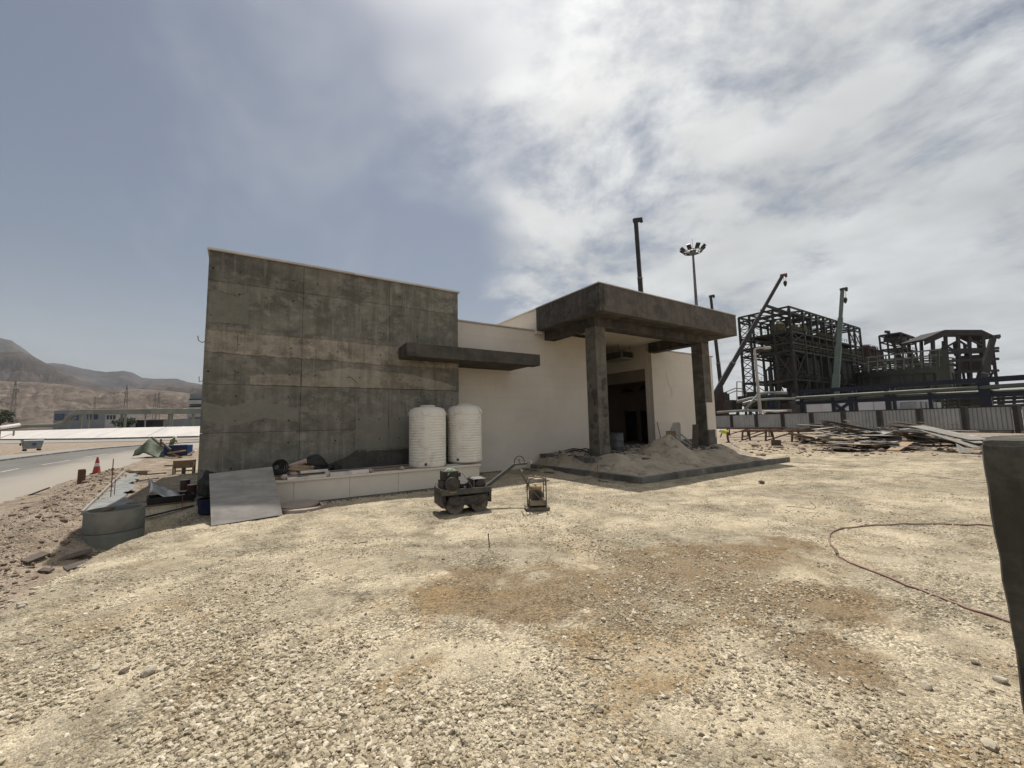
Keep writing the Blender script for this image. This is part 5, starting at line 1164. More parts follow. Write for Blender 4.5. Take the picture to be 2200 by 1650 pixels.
# wheelie container
p = gp(68, 971); db = thing('waste_container', 'grey wheeled waste container with blue label on the far pavement', 'waste bin', (p.x, p.y, .1), R(30))
MB().prism([(-.62, -.45, .28), (.62, -.45, .28), (.78, -.45, 1.15), (-.78, -.45, 1.15)], (0, .9, 0)).build('tub', 'bin_grey', db, bevel=.03)
MB().prism([(-.82, -.5, 1.16), (.82, -.5, 1.16), (.78, -.35, 1.30), (-.78, -.35, 1.30)], (0, .95, 0)).build('lid', 'bin_grey', db, bevel=.03)
MB().box(-.12, .2, -.475, -.455, .66, .92).build('label_plate', 'box_blue', db)
for sx in (-.55, .55):
    for sy in (-.3, .3): MB().lathe([(.04, 0), (.12, .005), (.12, .055), (.04, .06)], 16, (sx, sy, .14), (0, 1, 0)).build('wheel', 'black_rubber', db, smooth=True)
MB().lathe([(.0, -.1), (.16, -.08), (.16, .0)], 16, (-.86, 0, .8), (1, 0, 0)).build('side_trunnion', 'black_rubber', db, smooth=True)
# white concrete embankment with joints
EB = [(-170, 395), (-130, 325), (-100, 272), (-76, 231), (-62, 208), (-49, 187), (-37, 169), (-24, 160), (-11, 152), (-3.5, 150), (6, 148.5), (24, 147), (44, 147), (66, 149), (90, 153)]
eb = thing('embankment', 'white sloping concrete slab embankment across the road', 'embankment', (-40, 180, 0))
def ebn(i):
    a = Vector((*EB[max(i-1, 0)], 0)); b = Vector((*EB[min(i+1, len(EB)-1)], 0)); d = (b-a).normalized(); return Vector((-d.y, d.x, 0))
for i in range(len(EB)-1):
    a = Vector((*EB[i], 0.0)); b = Vector((*EB[i+1], 0.0)); na, nb = ebn(i), ebn(i+1); d = (b-a).normalized()*.10
    if i == 8: continue
    o = MB().hexa([a+d, b-d, b-d+nb*7+Vector((0, 0, 3.0)), a+d+na*7+Vector((0, 0, 3.0)), a+d+Vector((0, 0, .35)), b-d+Vector((0, 0, .35)), b-d+nb*7+Vector((0, 0, 3.3)), a+d+na*7+Vector((0, 0, 3.3))]).build('slab', 'bank_white', eb, world=True)
    MB().beam(a+Vector((0, 0, .2))-na*.5, b+Vector((0, 0, .2))-nb*.5, .4, .4).build('gutter', 'kerb_concrete', eb, world=True)
terr = MB().prism([Vector((*EB[i], -.5))+ebn(i)*7 for i in range(len(EB))]+[Vector((140, 500, -.5)), Vector((-60, 900, -.5)), Vector((-420, 900, -.5))], (0, 0, 3.55)).build('terrace', 'asphalt_far'); struct(terr)
# stair in the gap of the embankment
a = Vector((*EB[8], 0)); b = Vector((*EB[9], 0)); n_ = (ebn(8)+ebn(9)).normalized(); mid = (a+b)/2; d = (b-a).normalized()
st = thing('stair', 'narrow concrete stair with side rails climbing the white embankment', 'stair', tuple(mid))
for k in range(14): MB().beam(mid-d*2.6+n_*(k*.5)+Vector((0, 0, .12+.235*k)), mid+d*2.6+n_*(k*.5)+Vector((0, 0, .12+.235*k)), .5, .24).build('step', 'kerb_concrete', st, world=True)
for s_ in (-1, 1):
    for q in (0.5, 1.0): MB().beam(mid+d*2.7*s_+Vector((0, 0, .3+q)), mid+d*2.7*s_+n_*7+Vector((0, 0, 3.4+q)), .14).build('rail', 'bank_white', st, world=True)
    for k in range(6): MB().beam(mid+d*2.7*s_+n_*(1.3*k)+Vector((0, 0, .3+.58*k)), mid+d*2.7*s_+n_*(1.3*k)+Vector((0, 0, 1.3+.58*k)), .12).build('rail_post', 'bank_white', st, world=True)

# ------------------------------------------------------------------ debris on the porch
p = ony(1327, 972, 13.3); od = thing('oil_drum', 'dented grey-blue steel drum standing behind the near porch column', 'drum', (p.x, p.y, .60))
MB().lathe([(.0, 0), (.29, 0), (.30, .02), (.295, .30), (.305, .32), (.295, .34), (.295, .62), (.305, .64), (.295, .66), (.295, .93), (.305, .95), (.28, .95), (.27, .92), (0, .92)], 36).build('shell', 'drum_blue', od, smooth=True)
MB().lathe([(.03, .921), (.03, .94)], 12, (.15, .05, 0)).build('bung', 'machine_black', od)
def leaning(label, pa, pb, y0, y1, w_, mat, name='board'):
    a = ony(*pa, y0); b = ony(*pb, y1); return plank(label, tuple(a), tuple(b), w_, .025, mat, name, 'board')
leaning('grey rounded board leaning upright on the beige wall inside the porch', (1452, 948), (1450, 908), 15.2, 15.62, .62, 'wood_grey')
leaning('tan plywood offcut leaning in front of the grey board inside the porch', (1444, 950), (1441, 926), 14.4, 14.9, .55, 'wood_tan')
leaning('dark board leaning against the far porch column', (1493, 964), (1494, 912), 12.0, 12.15, .28, 'wood_dark')
leaning('thin stick leaning on the wall right of the lobby opening', (1420, 944), (1412, 907), 15.3, 15.6, .05, 'wood_tan')
for k, (pa, pb, lb) in enumerate((((1452, 938), (1484, 958), 'pale lath sloping down among the porch boards, upper one'), ((1462, 932), (1488, 955), 'pale lath sloping down among the porch boards, longest one'), ((1450, 950), (1478, 962), 'dark lath lowest among the porch boards'))):
    leaning(lb, pa, pb, 14.2, 13.4, .14, 'wood_grey' if k < 2 else 'wood_dark')
leaning('grey cardboard-like sheet lying before the sand cone', (1362, 988), (1390, 984), 11.1, 11.1, .35, 'wood_dark')
rr_ = random.Random(77)
tg = thing('cable_tangle', 'tangle of black cables and twigs on the sand left of the near column', 'cable', (12.0, 13.2, .5))
for k in range(16):
    c = Vector((11.6+rr_.uniform(0, 1.2), 12.6+rr_.uniform(-.3, 1.6), .62+rr_.uniform(0, .25))); d = Vector((rr_.uniform(-.8, .8), rr_.uniform(-.4, .4), rr_.uniform(-.1, .25)))
    MB().tube([c-d*.6, c-d*.2+Vector((0, 0, .12*rr_.random())), c+d*.3+Vector((0, 0, .1*rr_.random())), c+d*.7], .012+.012*rr_.random(), 6).build('cable', 'black_rubber', tg, True, True)
pr = MB()
for k in range(420):
    x = rr_.uniform(13.2, 20.5); y = rr_.uniform(11.6, 15.4); s_ = .05*math.exp(rr_.gauss(0, .5)); add_rock(pr, (x, y, float(sandz(np.array(x), np.array(y)))+s_*.2), s_, k+3000)
stuff(pr.build('rubble', 'kerb_concrete'))
pr = MB()
for k in range(320):
    x = rr_.uniform(1.5, 9.5); y = 12.78-rr_.random()**2*.35; 
    if x > 7.2: y += 2.75
    s_ = .025*math.exp(rr_.gauss(0, .45)); add_rock(pr, (x, y, hz(x, y)+s_*.2), s_, k+5000)
stuff(pr.build('rubble', 'kerb_concrete'))
MB().tube([tuple(ony(a, b, YB-.003)) for a, b in ((1432, 796), (1431, 806), (1434, 818), (1437, 828), (1443, 838), (1444, 848), (1440, 855), (1434, 858))], .012, 6).build('conduit', 'coping', house, True, True)
p = gp(1310, 1035); tag(MB().tube([(p.x-.3, p.y+.2, -.02), (p.x-.32, p.y+.25, .62)], .010, 6).build('rebar_stake', 'rust'), 'thin rebar stake standing just outside the porch kerb corner', 'stake')

# ------------------------------------------------------------------ site fence
FA = Vector((66.5, 8.0, 0)); FD = Vector((17.5, 40.0, 0)).normalized()
def fpt(px):
    d = ray(px, 900); det = FD.x*(-d.y)+d.x*FD.y; s_ = (-FA.x*(-d.y)-d.x*FA.y)/det
    return FA+FD*s_
fn = thing('site_fence', 'long fence of grey corrugated sheet panels between dark posts', 'fence', tuple(FA))
fpx = [1500, 1530, 1572, 1625, 1682, 1744, 1813, 1891, 1977, 2074, 2187, 2330, 2500]
fp = [fpt(q) for q in fpx]
for i, q in enumerate(fp):
    MB().beam(q, q+Vector((0, 0, 2.85)), .55, .40, FD).build('post', 'crane_black', fn, world=True)
for a, b in zip(fp[:-1], fp[1:]):
    d = (b-a); l_ = d.length; d.normalize(); nrm = Vector((d.y, -d.x, 0)); nrm = nrm if nrm.dot(Vector((fw.x, fw.y, 0))) < 0 else -nrm
    a2 = a+d*.38; b2 = b-d*.38; m = MB(); nrib = 9; pts = []; L2 = (b2-a2).length
    for k in range(nrib):
        x0 = L2*k/nrib; w_ = L2/nrib
        pts += [(x0, 0), (x0+w_*.70, 0), (x0+w_*.76, -.06), (x0+w_*.94, -.06)]
    pts.append((L2, 0))
    for z in (.35, 2.72):
        for x, o_ in pts: m.v.append(tuple(a2+d*x+nrm*o_+Vector((0, 0, z))))
    n_ = len(pts)
    for k in range(n_-1): m.f.append((k, k+1, n_+k+1, n_+k))
    pnl = m.build('panel', 'sheet_grey', fn, world=True)
    for z in (.28, 2.80): MB().beam(a2+Vector((0, 0, z)), b2+Vector((0, 0, z)), .12, .12).build('rail', 'steel_dark', fn, world=True)
    MB().beam(a2+Vector((0, 0, .1))+nrm*.25, b2+Vector((0, 0, .1))+nrm*.25, .5, .3).build('base_block', 'kerb_concrete', fn, world=True)

# ------------------------------------------------------------------ scrap timber by the fence
def scrap_heap(px0, px1, py, ztop, n, label, group, seed, long_=2.4, bias=0.0):
    rr_ = random.Random(seed)
    for k in range(n):
        u = rr_.random(); g0 = gp(px0+(px1-px0)*u, py+rr_.uniform(-6, 6)); hmax = ztop*(1-abs(2*u-1+bias)**3.0)
        z = hz(g0.x, g0.y)+.05+max(0.0, hmax)*rr_.random()**.75; l_ = long_*rr_.uniform(.35, 1.1); w_ = rr_.choice((.1, .15, .3, .6, .9, 1.2)); a = rr_.gauss(0, .45)
        d = (Matrix.Rotation(a, 3, 'Z') @ Vector((cr.x, cr.y, 0))).normalized(); d.z = rr_.gauss(-.06, .13); c = Vector((g0.x, g0.y, z))+Vector((fw.x, fw.y, 0))*rr_.uniform(0, 1.6)
        c.z = max(c.z, hz(c.x, c.y)+.06+abs(d.z)*l_*.5)
        mt_ = rr_.choice(('wood_grey', 'wood_grey', 'wood_grey', 'wood_grey', 'wood_dark', 'wood_dark', 'wood_tan'))
        lb = ('%s %s %s, %s of %s' % ({'wood_grey': 'grey', 'wood_dark': 'brown', 'wood_tan': 'tan'}[mt_], 'short' if l_ < .75*long_ else 'long', 'batten' if w_ < .2 else 'plank' if w_ < .5 else 'sheet', ('left end', 'left half', 'middle', 'right half', 'right end')[min(4, int(u*5))], label) + (', near the top' if z-hz(g0.x, g0.y) > .6*ztop else ', low down' if z-hz(g0.x, g0.y) < .3*ztop else ', half way up'))
        plank(lb, tuple(c-d*l_/2), tuple(c+d*l_/2), w_, .03, mt_, 'board', 'board', group)
scrap_heap(1738, 1890, 950, 1.55, 64, 'left scrap heap', 'boards of the left scrap heap', 3, 3.2)
scrap_heap(1790, 1990, 966, .45, 34, 'loose boards before the heaps', 'scattered boards', 4, 2.0)
scrap_heap(1890, 2135, 956, 1.45, 70, 'right scrap heap', 'boards of the right scrap heap', 5, 3.6)
for k, (a, b, t0, t1, w_, lb) in enumerate((((1970, 915), (2105, 945), 25, 21, .9, 'longest plywood sheet sloping down over the right scrap heap'), ((1995, 920), (2108, 952), 24.5, 20.6, .5, 'second long plywood strip sloping under the longest sheet'), ((1985, 925), (2100, 962), 24, 20.2, .35, 'lowest long strip sloping at the front of the right heap'),
        ((1765, 914), (1890, 926), 31, 29.5, .9, 'top plywood sheet crowning the left scrap heap'), ((1750, 930), (1850, 938), 30, 28.5, 1.1, 'broad plywood sheet in the middle of the left scrap heap'), ((1820, 952), (1900, 953), 27, 25.6, .7, 'pale broad sheet lying low before the left scrap heap'))):
    plank(lb, tuple(at(*a, t0)), tuple(at(*b, t1)), w_, .03, 'ply_worn', 'plywood_sheet', 'plywood')
tag(MB().add([at(2053, 952, 20.5), at(2092, 972, 19.8), at(2060, 973, 20.2), at(2053, 952, 20.53), at(2092, 972, 19.83), at(2060, 973, 20.23)], [(0, 1, 2), (5, 4, 3), (0, 3, 4, 1), (1, 4, 5, 2), (2, 5, 3, 0)]).build('board', 'wood_grey'), 'triangular grey board standing on its edge right of the scattered boards', 'board')
heap('earth_heap', 'small brown earth heap behind the two scrap timber heaps', *(lambda q: (q.x, q.y))(at(1935, 930, 33)), 1.1, 2.6, 2.6, 8, 'clod', 'earth heap')
# long trestles
def trestle(label, pa, pb, t0, t1, zt_):
    a = at(pa, 930, t0); b = at(pb, 930, t1); a.z = b.z = 0; d = (b-a).normalized(); n_ = Vector((-d.y, d.x, 0)); L_ = (b-a).length
    t = thing('trestle', label, 'trestle', tuple(a), 0, 'timber trestles')
    for s_ in (-.5, 0, .5): bar(t, 'top_rail', a+n_*s_+Vector((0, 0, zt_)), b+n_*s_+Vector((0, 0, zt_)), .14, .14, 'wood_red')
    k = 0
    while k*2.2 < L_:
        q = a+d*(k*2.2)
        for s_ in (-.6, .6): bar(t, 'leg', q+n_*s_+Vector((0, 0, 0)), q+n_*s_*.7+Vector((0, 0, zt_-.08)), .12, .12, 'wood_red')
        if k*2.2+2.2 < L_: bar(t, 'brace', q-n_*.5+Vector((0, 0, .1)), q+d*2.2-n_*.45+Vector((0, 0, zt_-.12)), .08, .1, 'wood_red')
        bar(t, 'tie', q-n_*.55+Vector((0, 0, .45)), q+n_*.55+Vector((0, 0, .45)), .08, .1, 'wood_red'); k += 1
trestle('rust-brown timber trestle nearest the bending worker', 1602, 1742, 38, 33, .95)
trestle('rust-brown timber trestle lying behind, close to the fence', 1565, 1690, 50, 46, .95)
for k, (a, b, t0, lb) in enumerate((((1566, 940), (1660, 937), 40, 'pale plank lying low behind the bending worker'), ((1575, 928), (1700, 926), 45, 'brown plank laid on the rear trestle'), ((1640, 925), (1762, 923), 41, 'brown plank laid along the front trestle'))):
    plank(lb, tuple(at(*a, t0)), tuple(at(*b, t0-2)), .35, .06, ('wood_grey', 'wood_red', 'wood_red')[k])
p = gp(1668, 957); cr8 = thing('crate', 'small dark open wooden crate on the earth before the trestle', 'crate', (p.x, p.y, hz(p.x, p.y)), R(20))
for (a, b, c, d) in ((-.36, .36, -.3, -.27), (-.36, .36, .27, .3), (-.36, -.33, -.269, .269), (.33, .36, -.269, .269)): MB().box(a, b, c, d, 0, .42).build('side', 'wood_dark', cr8)
MB().box(-.329, .329, -.269, .269, 0, .03).build('base', 'black_void', cr8); MB().box(-.38, .38, -.32, -.2, .425, .45).build('rim', 'wood_tan', cr8)
rub = MB(); rr_ = random.Random(8)
for k in range(700):
    g0 = gp(rr_.uniform(1560, 2110), 958+rr_.gauss(4, 9)); s_ = .05*math.exp(rr_.gauss(0, .6)); add_rock(rub, (g0.x, g0.y, hz(g0.x, g0.y)+s_*.2), s_, k+7000)
stuff(rub.build('rubble', 'clod'))

# ------------------------------------------------------------------ plant behind the fence
def rail(parent, a, b, mat='rail_yellow', h=1.1):
    a = Vector(a); b = Vector(b); m = MB(); z = Vector((0, 0, 1)); n_ = max(1, int((b-a).length/2.2))
    for q in (.55, 1.0): m.beam(a+z*h*q, b+z*h*q, .09)
    for k in range(n_+1): p_ = a.lerp(b, k/n_); m.beam(p_, p_+z*h, .08)
    return m.build('railing', mat, parent, world=True)
def steel_frame(name, label, X, Y, lev, mat, colw=.55, deck=(), brace=(), dense=True, seed=1, cat='steel structure', topx=None):
    t = thing(name, label, cat, (X[0], Y[0], 0)); rr_ = random.Random(seed); zt = lev[-1]
    for i, x in enumerate(X):
        for j, y in enumerate(Y):
            if 0 < j < len(Y)-1 and i % 2 and not dense: continue
            bar(t, 'column', (x, y, 0), (x, y, zt), colw, colw, mat)
    for li, z in enumerate(lev):
        if z <= 0: continue
        for j, y in enumerate(Y):
            if 0 < j < len(Y)-1 and li % 2: continue
            for a, b in zip(X[:-1], X[1:]): bar(t, 'beam', (a, y, z), (b, y, z), .35, .55, mat)
        for i, x in enumerate(X):
            if i % 2 and li not in (len(lev)-1,): continue
            for a, b in zip(Y[:-1], Y[1:]): bar(t, 'beam', (x, a, z), (x, b, z), .35, .55, mat)
    for li in deck: MB().box(X[0]+.2, X[-1]-.2, Y[0]+.2, Y[-1]-.2, lev[li]+.3, lev[li]+.4).build('deck', mat, t, world=True)
    for (ax, k, l0, l1) in brace:        # ax 'x': bay k along x on the front row; ax 'y': bay k along y on the near side
        if ax == 'x': a0, a1 = (X[k], Y[0]), (X[k+1], Y[0])
        else: a0, a1 = (X[0], Y[k]), (X[0], Y[k+1])
        bar(t, 'brace', (*a0, lev[l0]), (*a1, lev[l1]), .28, .28, mat); bar(t, 'brace', (*a0, lev[l1]), (*a1, lev[l0]), .28, .28, mat)
    return t
T1 = 125; B = at(1715, 890, T1); BX, BY = B.x, B.y
tops = [(1700, 656), (1722.4, 664), (1738.5, 670), (1753, 675), (1768, 681), (1783.5, 687), (1797, 691), (1822, 698), (1833.5, 700.5), (1846, 703)]
XS = [BX]+[ony(a, b, BY).x for a, b in tops[1:]]
YS = [BY]+[onx(a, b, BX).y for a, b in ((1659, 668), (1609, 677), (1587, 681))]
zl = lambda py: onx(1706, py, BX).z
LV = [0, zl(815), zl(752), zl(735), zl(710), zl(668), zl(656)]
sb_ = steel_frame('process_building', 'tall dark open steel process building with bare roof trusses behind the fence', XS, YS, LV, 'steel_dark', .62, (1, 3, 4), [('x', 0, 0, 1), ('x', 0, 1, 2), ('x', 0, 3, 4), ('y', 0, 0, 1), ('y', 0, 3, 4), ('y', 0, 1, 2), ('x', 7, 4, 5), ('x', 5, 4, 5), ('x', 8, 4, 5)], False, 3)
# stair tower between the two far-left columns, with X bracing in every lift
nl = 13
for k in range(nl):
    z0 = LV[-2]*k/nl; z1 = LV[-2]*(k+1)/nl
    bar(sb_, 'brace', (BX, YS[2], z0), (BX, YS[3], z1), .22, .22, 'steel_dark'); bar(sb_, 'brace', (BX, YS[3], z0), (BX, YS[2], z1), .22, .22, 'steel_dark'); bar(sb_, 'beam', (BX, YS[2], z1), (BX, YS[3], z1), .28, .3, 'steel_dark')
    bar(sb_, 'brace', (BX+8, YS[2], z0), (BX+8, YS[3], z1), .22, .22, 'steel_dark')
# roof trusses
for i in range(len(XS)-1):
    xa, xb = XS[i], XS[i+1]; bar(sb_, 'truss_web', (xa, BY, LV[-2]), (xb, BY, LV[-1]), .22, .22, 'steel_dark'); bar(sb_, 'truss_web', (xa, YS[-1], LV[-1]), (xb, YS[-1], LV[-2]), .22, .22, 'steel_dark')
    bar(sb_, 'purlin', (xa, YS[1], LV[-1]), (xb, YS[1], LV[-1]), .22, .3, 'steel_dark')
    for j in range(3): bar(sb_, 'truss_web', (xa, YS[j], LV[-2]), (xa, YS[j+1], LV[-1]), .2, .2, 'steel_dark'); bar(sb_, 'rafter', (xa, YS[j], LV[-1]), (xa, YS[j+1], LV[-1]), .25, .3, 'steel_dark')
    bar(sb_, 'roof_brace', (xa, BY, LV[-1]), (xb, YS[1], LV[-1]), .18, .18, 'steel_dark')
# loose monorail and hoist sticking out on the ridge
bar(sb_, 'monorail', (BX-2, YS[1]+1, LV[-1]+1.6), (XS[3], YS[0]+3, LV[-1]-.8), .5, .8, 'steel_dark'); bar(sb_, 'monorail', (BX-1, YS[1]+3, LV[-1]+.6), (XS[3], YS[0]+5, LV[-1]-1.6), .4, .6, 'steel_dark')
for li in (1, 2, 3, 4):
    for a, b in zip(XS[:-1], XS[1:]): rail(sb_, (a, BY-.4, LV[li]+.3), (b, BY-.4, LV[li]+.3), 'rail_yellow' if li in (3, 4, 2) else 'steel_green', 1.25)
    for a, b in zip(YS[:-2], YS[1:-1]): rail(sb_, (BX-.4, a, LV[li]+.3), (BX-.4, b, LV[li]+.3), 'rail_yellow' if li in (4,) else 'steel_green', 1.25)
rr_ = random.Random(5)
def vessel(parent, c, r_, h_, mat, name='vessel', n=18): return MB().lathe([(r_*.2, 0), (r_, .25*r_), (r_, h_-.4*r_), (r_*.75, h_-.12*r_), (r_*.15, h_)], n, c).build(name, mat, parent, True, True)
for k in range(11):
    x = XS[1]+2+(XS[-2]-XS[1])*k/11; vessel(sb_, (x, BY+4+rr_.uniform(0, 4), LV[1]+.4), 2.0+rr_.random(), (LV[2]-LV[1])*.95, rr_.choice(('steel_dark', 'tank_green', 'steel_rust')))
for k in range(9):
    x = XS[1]+(XS[-1]-XS[1])*k/9; MB().box(x, x+rr_.uniform(3.5, 6), BY+3, BY+8, LV[2]+.6, LV[3]+rr_.uniform(1.5, 3.2)).build('machine_casing', rr_.choice(('steel_dark', 'tank_green')), sb_, world=True)
for k in range(14):
    x = XS[1]+(XS[-1]-XS[1])*rr_.random(); MB().box(x, x+rr_.uniform(3, 7), BY+5, YS[1]+3, rr_.uniform(0, LV[1]*.4), LV[1]*rr_.uniform(.55, .98)).build('machine_casing', 'steel_dark', sb_, world=True)
for k in range(6):
    x = XS[5]+(XS[-1]-XS[5])*k/6; MB().box(x, x+6, BY+2.5, BY+9, LV[1]+.5, LV[4]-.5).build('cladding_panel', 'steel_dark', sb_, world=True)
MB().box(XS[6]-1, XS[6]+4, BY+1, BY+7, LV[3], LV[5]-2).build('lift_shaft', 'steel_rust', sb_, world=True)
for k in range(7): MB().lathe([(.2, 0), (1.4, 1.2), (1.9, 2.2), (1.9, 3.6), (.8, 4.6)], 14, (BX+3+rr_.uniform(0, 18), BY+3+rr_.uniform(0, 8), LV[4]+.4)).build('hopper', rr_.choice(('rail_yellow', 'steel_green')), sb_, True, True)
for k in range(26):
    a = Vector((BX+rr_.uniform(1, 45), BY+rr_.uniform(1, 12), rr_.uniform(1, LV[4]))); d = rr_.choice((Vector((rr_.uniform(5, 16), 0, 0)), Vector((0, rr_.uniform(4, 8), 0)), Vector((0, 0, rr_.uniform(4, 10)))))
    MB().tube([a, a+d, a+d+rr_.choice((Vector((0, 0, -3)), Vector((2, 0, 0)), Vector((0, 2, 0))))], .3+.3*rr_.random(), 10).build('pipe', rr_.choice(('steel_dark', 'steel_green', 'steel_rust')), sb_, True, True)
for k in range(34):
    x = XS[1]+(XS[-1]-XS[1])*rr_.random(); z = rr_.uniform(0, LV[4]-3); MB().box(x, x+rr_.uniform(1.5, 5), BY+rr_.uniform(1, 6), BY+rr_.uniform(7, 12), z, z+rr_.uniform(1.5, 5)).build('machine_casing', 'steel_dark', sb_, world=True)
for q in (0, 1): MB().tube([(BX-.8, YS[1]+2+q*1.2, 2), (BX-.8, YS[1]+2+q*1.2, LV[1]+4.5-q), (BX+2, YS[1]+2+q*1.2, LV[1]+5.5-q), (BX+9, YS[1]+1, LV[1]+5.5-q)], .42, 10).build('pipe', 'steel_dark', sb_, True, True)

# second complex further right
def frame_px(name, label, pxa, pxb, t, depth, py_levels, nx, ny, mat, colw, deck=(), brace=(), seed=2):
    a = at(pxa, 890, t); x0, y0 = a.x, a.y; x1 = ony(pxb, 890, y0).x; Xq = list(np.linspace(x0, x1, nx)); Yq = list(np.linspace(y0, y0+depth, ny)); lv = [0]+[onx(pxa, p_, x0).z for p_ in py_levels]
    return steel_frame(name, label, Xq, Yq, lv, mat, colw, deck, brace, False, seed), Xq, Yq, lv
f2, X2, Y2, L2_ = frame_px('steel_tower', 'rust-red stubby platform tower rising behind the round green tank', 1880, 1911, 190, 6, (800, 765, 745), 3, 2, 'steel_rust', .6, (1, 2, 3), [('x', 0, 1, 2), ('x', 1, 0, 1)])
for k in range(5): vessel(f2, (X2[0]+2+k*(X2[-1]-X2[0]-3)/4, Y2[0]+3, L2_[2]-4), 2.2, 9+2*(k % 2), 'steel_rust')
for a, b in zip(X2[:-1], X2[1:]): rail(f2, (a, Y2[0]-.4, L2_[3]), (b, Y2[0]-.4, L2_[3]), 'steel_rust', 1.6)
MB().prism([(X2[0]-.5, Y2[0]-.5, L2_[1]), (X2[0]-3.4, Y2[0]-.5, L2_[2]), (X2[0]-.5, Y2[0]-.5, L2_[2])], (0, 3, 0)).build('side_platform', 'steel_rust', f2, world=True)
f3, X3, Y3, L3_ = frame_px('steel_tower', 'dark platform tower with roofed top standing left of the big roofed shed', 1955, 1985, 170, 7, (800, 770, 745, 727, 712), 3, 2, 'steel_purple', .6, (1, 2, 3, 5), [('x', 0, 1, 2), ('x', 1, 2, 3), ('x', 0, 0, 1)])
MB().box(X3[0]+1, X3[-1]-1, Y3[0]+1, Y3[-1]-1, L3_[4]+.4, L3_[5]-1.2).build('machine_casing', 'steel_green', f3, world=True)
for li in (3, 4):
    for a, b in zip(X3[:-1], X3[1:]): rail(f3, (a, Y3[0]-.4, L3_[li]), (b, Y3[0]-.4, L3_[li]), 'steel_purple', 1.4)
# roofed shed
t4 = 150; pa = at(2005, 890, t4); x4 = pa.x; y4 = pa.y
sh = thing('steel_shed', 'big open steel shed with dark hipped roof at far right', 'steel shed', (x4, y4, 0))
e0, r0_, r1_, e1_ = at(1985, 733, t4), at(2031, 713, t4), at(2110, 713, t4), at(2138, 726, t4)
dv = Vector((fw.x, fw.y, 0))*9; roof = MB()
for (a, b) in ((e0, r0_), (r0_, r1_), (r1_, e1_)): roof.hexa([a, b, b+dv, a+dv, a+Vector((0, 0, .8)), b+Vector((0, 0, .8)), b+dv+Vector((0, 0, .8)), a+dv+Vector((0, 0, .8))])
roof.build('roof', 'steel_purple', sh, world=True)
gab = MB().add([e0, r0_, r1_, e1_, at(2138, 733, t4), at(2110, 721, t4), at(2062, 720, t4), at(2031, 721, t4), at(1985, 742, t4)], [(0, 1, 7, 8), (1, 2, 5, 6, 7), (2, 3, 4, 5)]).build('gable_panel', 'steel_purple', sh, world=True); sm_ = gab.modifiers.new('thick', 'SOLIDIFY'); sm_.thickness = .3
cpx = [(2003, 2012), (2031, 2040), (2058, 2064), (2082, 2088), (2112, 2120), (2130, 2150)]
for k, (a, b) in enumerate(cpx):
    pt_ = at(a, 722 if 0 < k < 5 else 730, t4); pb_ = at(b, 892, t4)
    bar(sh, 'column', pb_, pt_, .9, .7, 'steel_purple'); bar(sh, 'column', pb_+dv, pt_+dv, .9, .7, 'steel_purple')
for (a, b, py0, py1) in ((1, 2, 745, 730), (2, 3, 732, 748), (3, 4, 730, 746), (0, 1, 760, 742), (4, 5, 770, 740), (4, 5, 830, 800), (4, 5, 800, 770)):
    bar(sh, 'brace', at(cpx[a][0]+3, py0, t4), at(cpx[b][0]+3, py1, t4), .5, .5, 'steel_purple'); bar(sh, 'brace', at(cpx[a][0]+3, py1+14, t4+12), at(cpx[b][0]+3, py0+14, t4+12), .5, .5, 'steel_purple')
for py_ in (752, 758, 775, 800, 822, 838, 848):
    for dz in (0, 12): bar(sh, 'beam', at(2003, py_+2, t4+dz), at(2145, py_-4, t4+dz), .6, .9, 'steel_purple')
pn_ = MB().hexa([at(2060, 765, t4+3), at(2128, 760, t4+3), at(2128, 760, t4+6), at(2060, 765, t4+6), at(2060, 799, t4+3), at(2130, 797, t4+3), at(2130, 797, t4+6), at(2060, 799, t4+6)]).build('cladding_panel', 'steel_rust', sh, world=True)
MB().hexa([at(2010, 800, t4+6), at(2060, 790, t4+6), at(2060, 790, t4+9), at(2010, 800, t4+9), at(2012, 850, t4+6), at(2062, 850, t4+6), at(2062, 850, t4+9), at(2012, 850, t4+9)]).build('cladding_panel', 'steel_dark', sh, world=True)
for k in range(22):
    a = at(rr_.uniform(2010, 2140), rr_.uniform(745, 880), t4+rr_.uniform(2, 20)); d = rr_.choice((Vector((rr_.uniform(3, 9), -rr_.uniform(2, 6), 0)), Vector((0, 0, rr_.uniform(3, 8))))); MB().tube([a, a+d], .35+.4*rr_.random(), 8).build('pipe', rr_.choice(('steel_purple', 'steel_dark')), sh, True, True)
for k in range(9):
    a = at(rr_.uniform(2015, 2120), rr_.uniform(830, 885), t4+rr_.uniform(2, 18)); MB().box(a.x, a.x+rr_.uniform(3, 8), a.y, a.y+5, max(0, a.z-4), a.z+rr_.uniform(1, 4)).build('machine_casing', rr_.choice(('steel_dark', 'steel_purple')), sh, world=True)
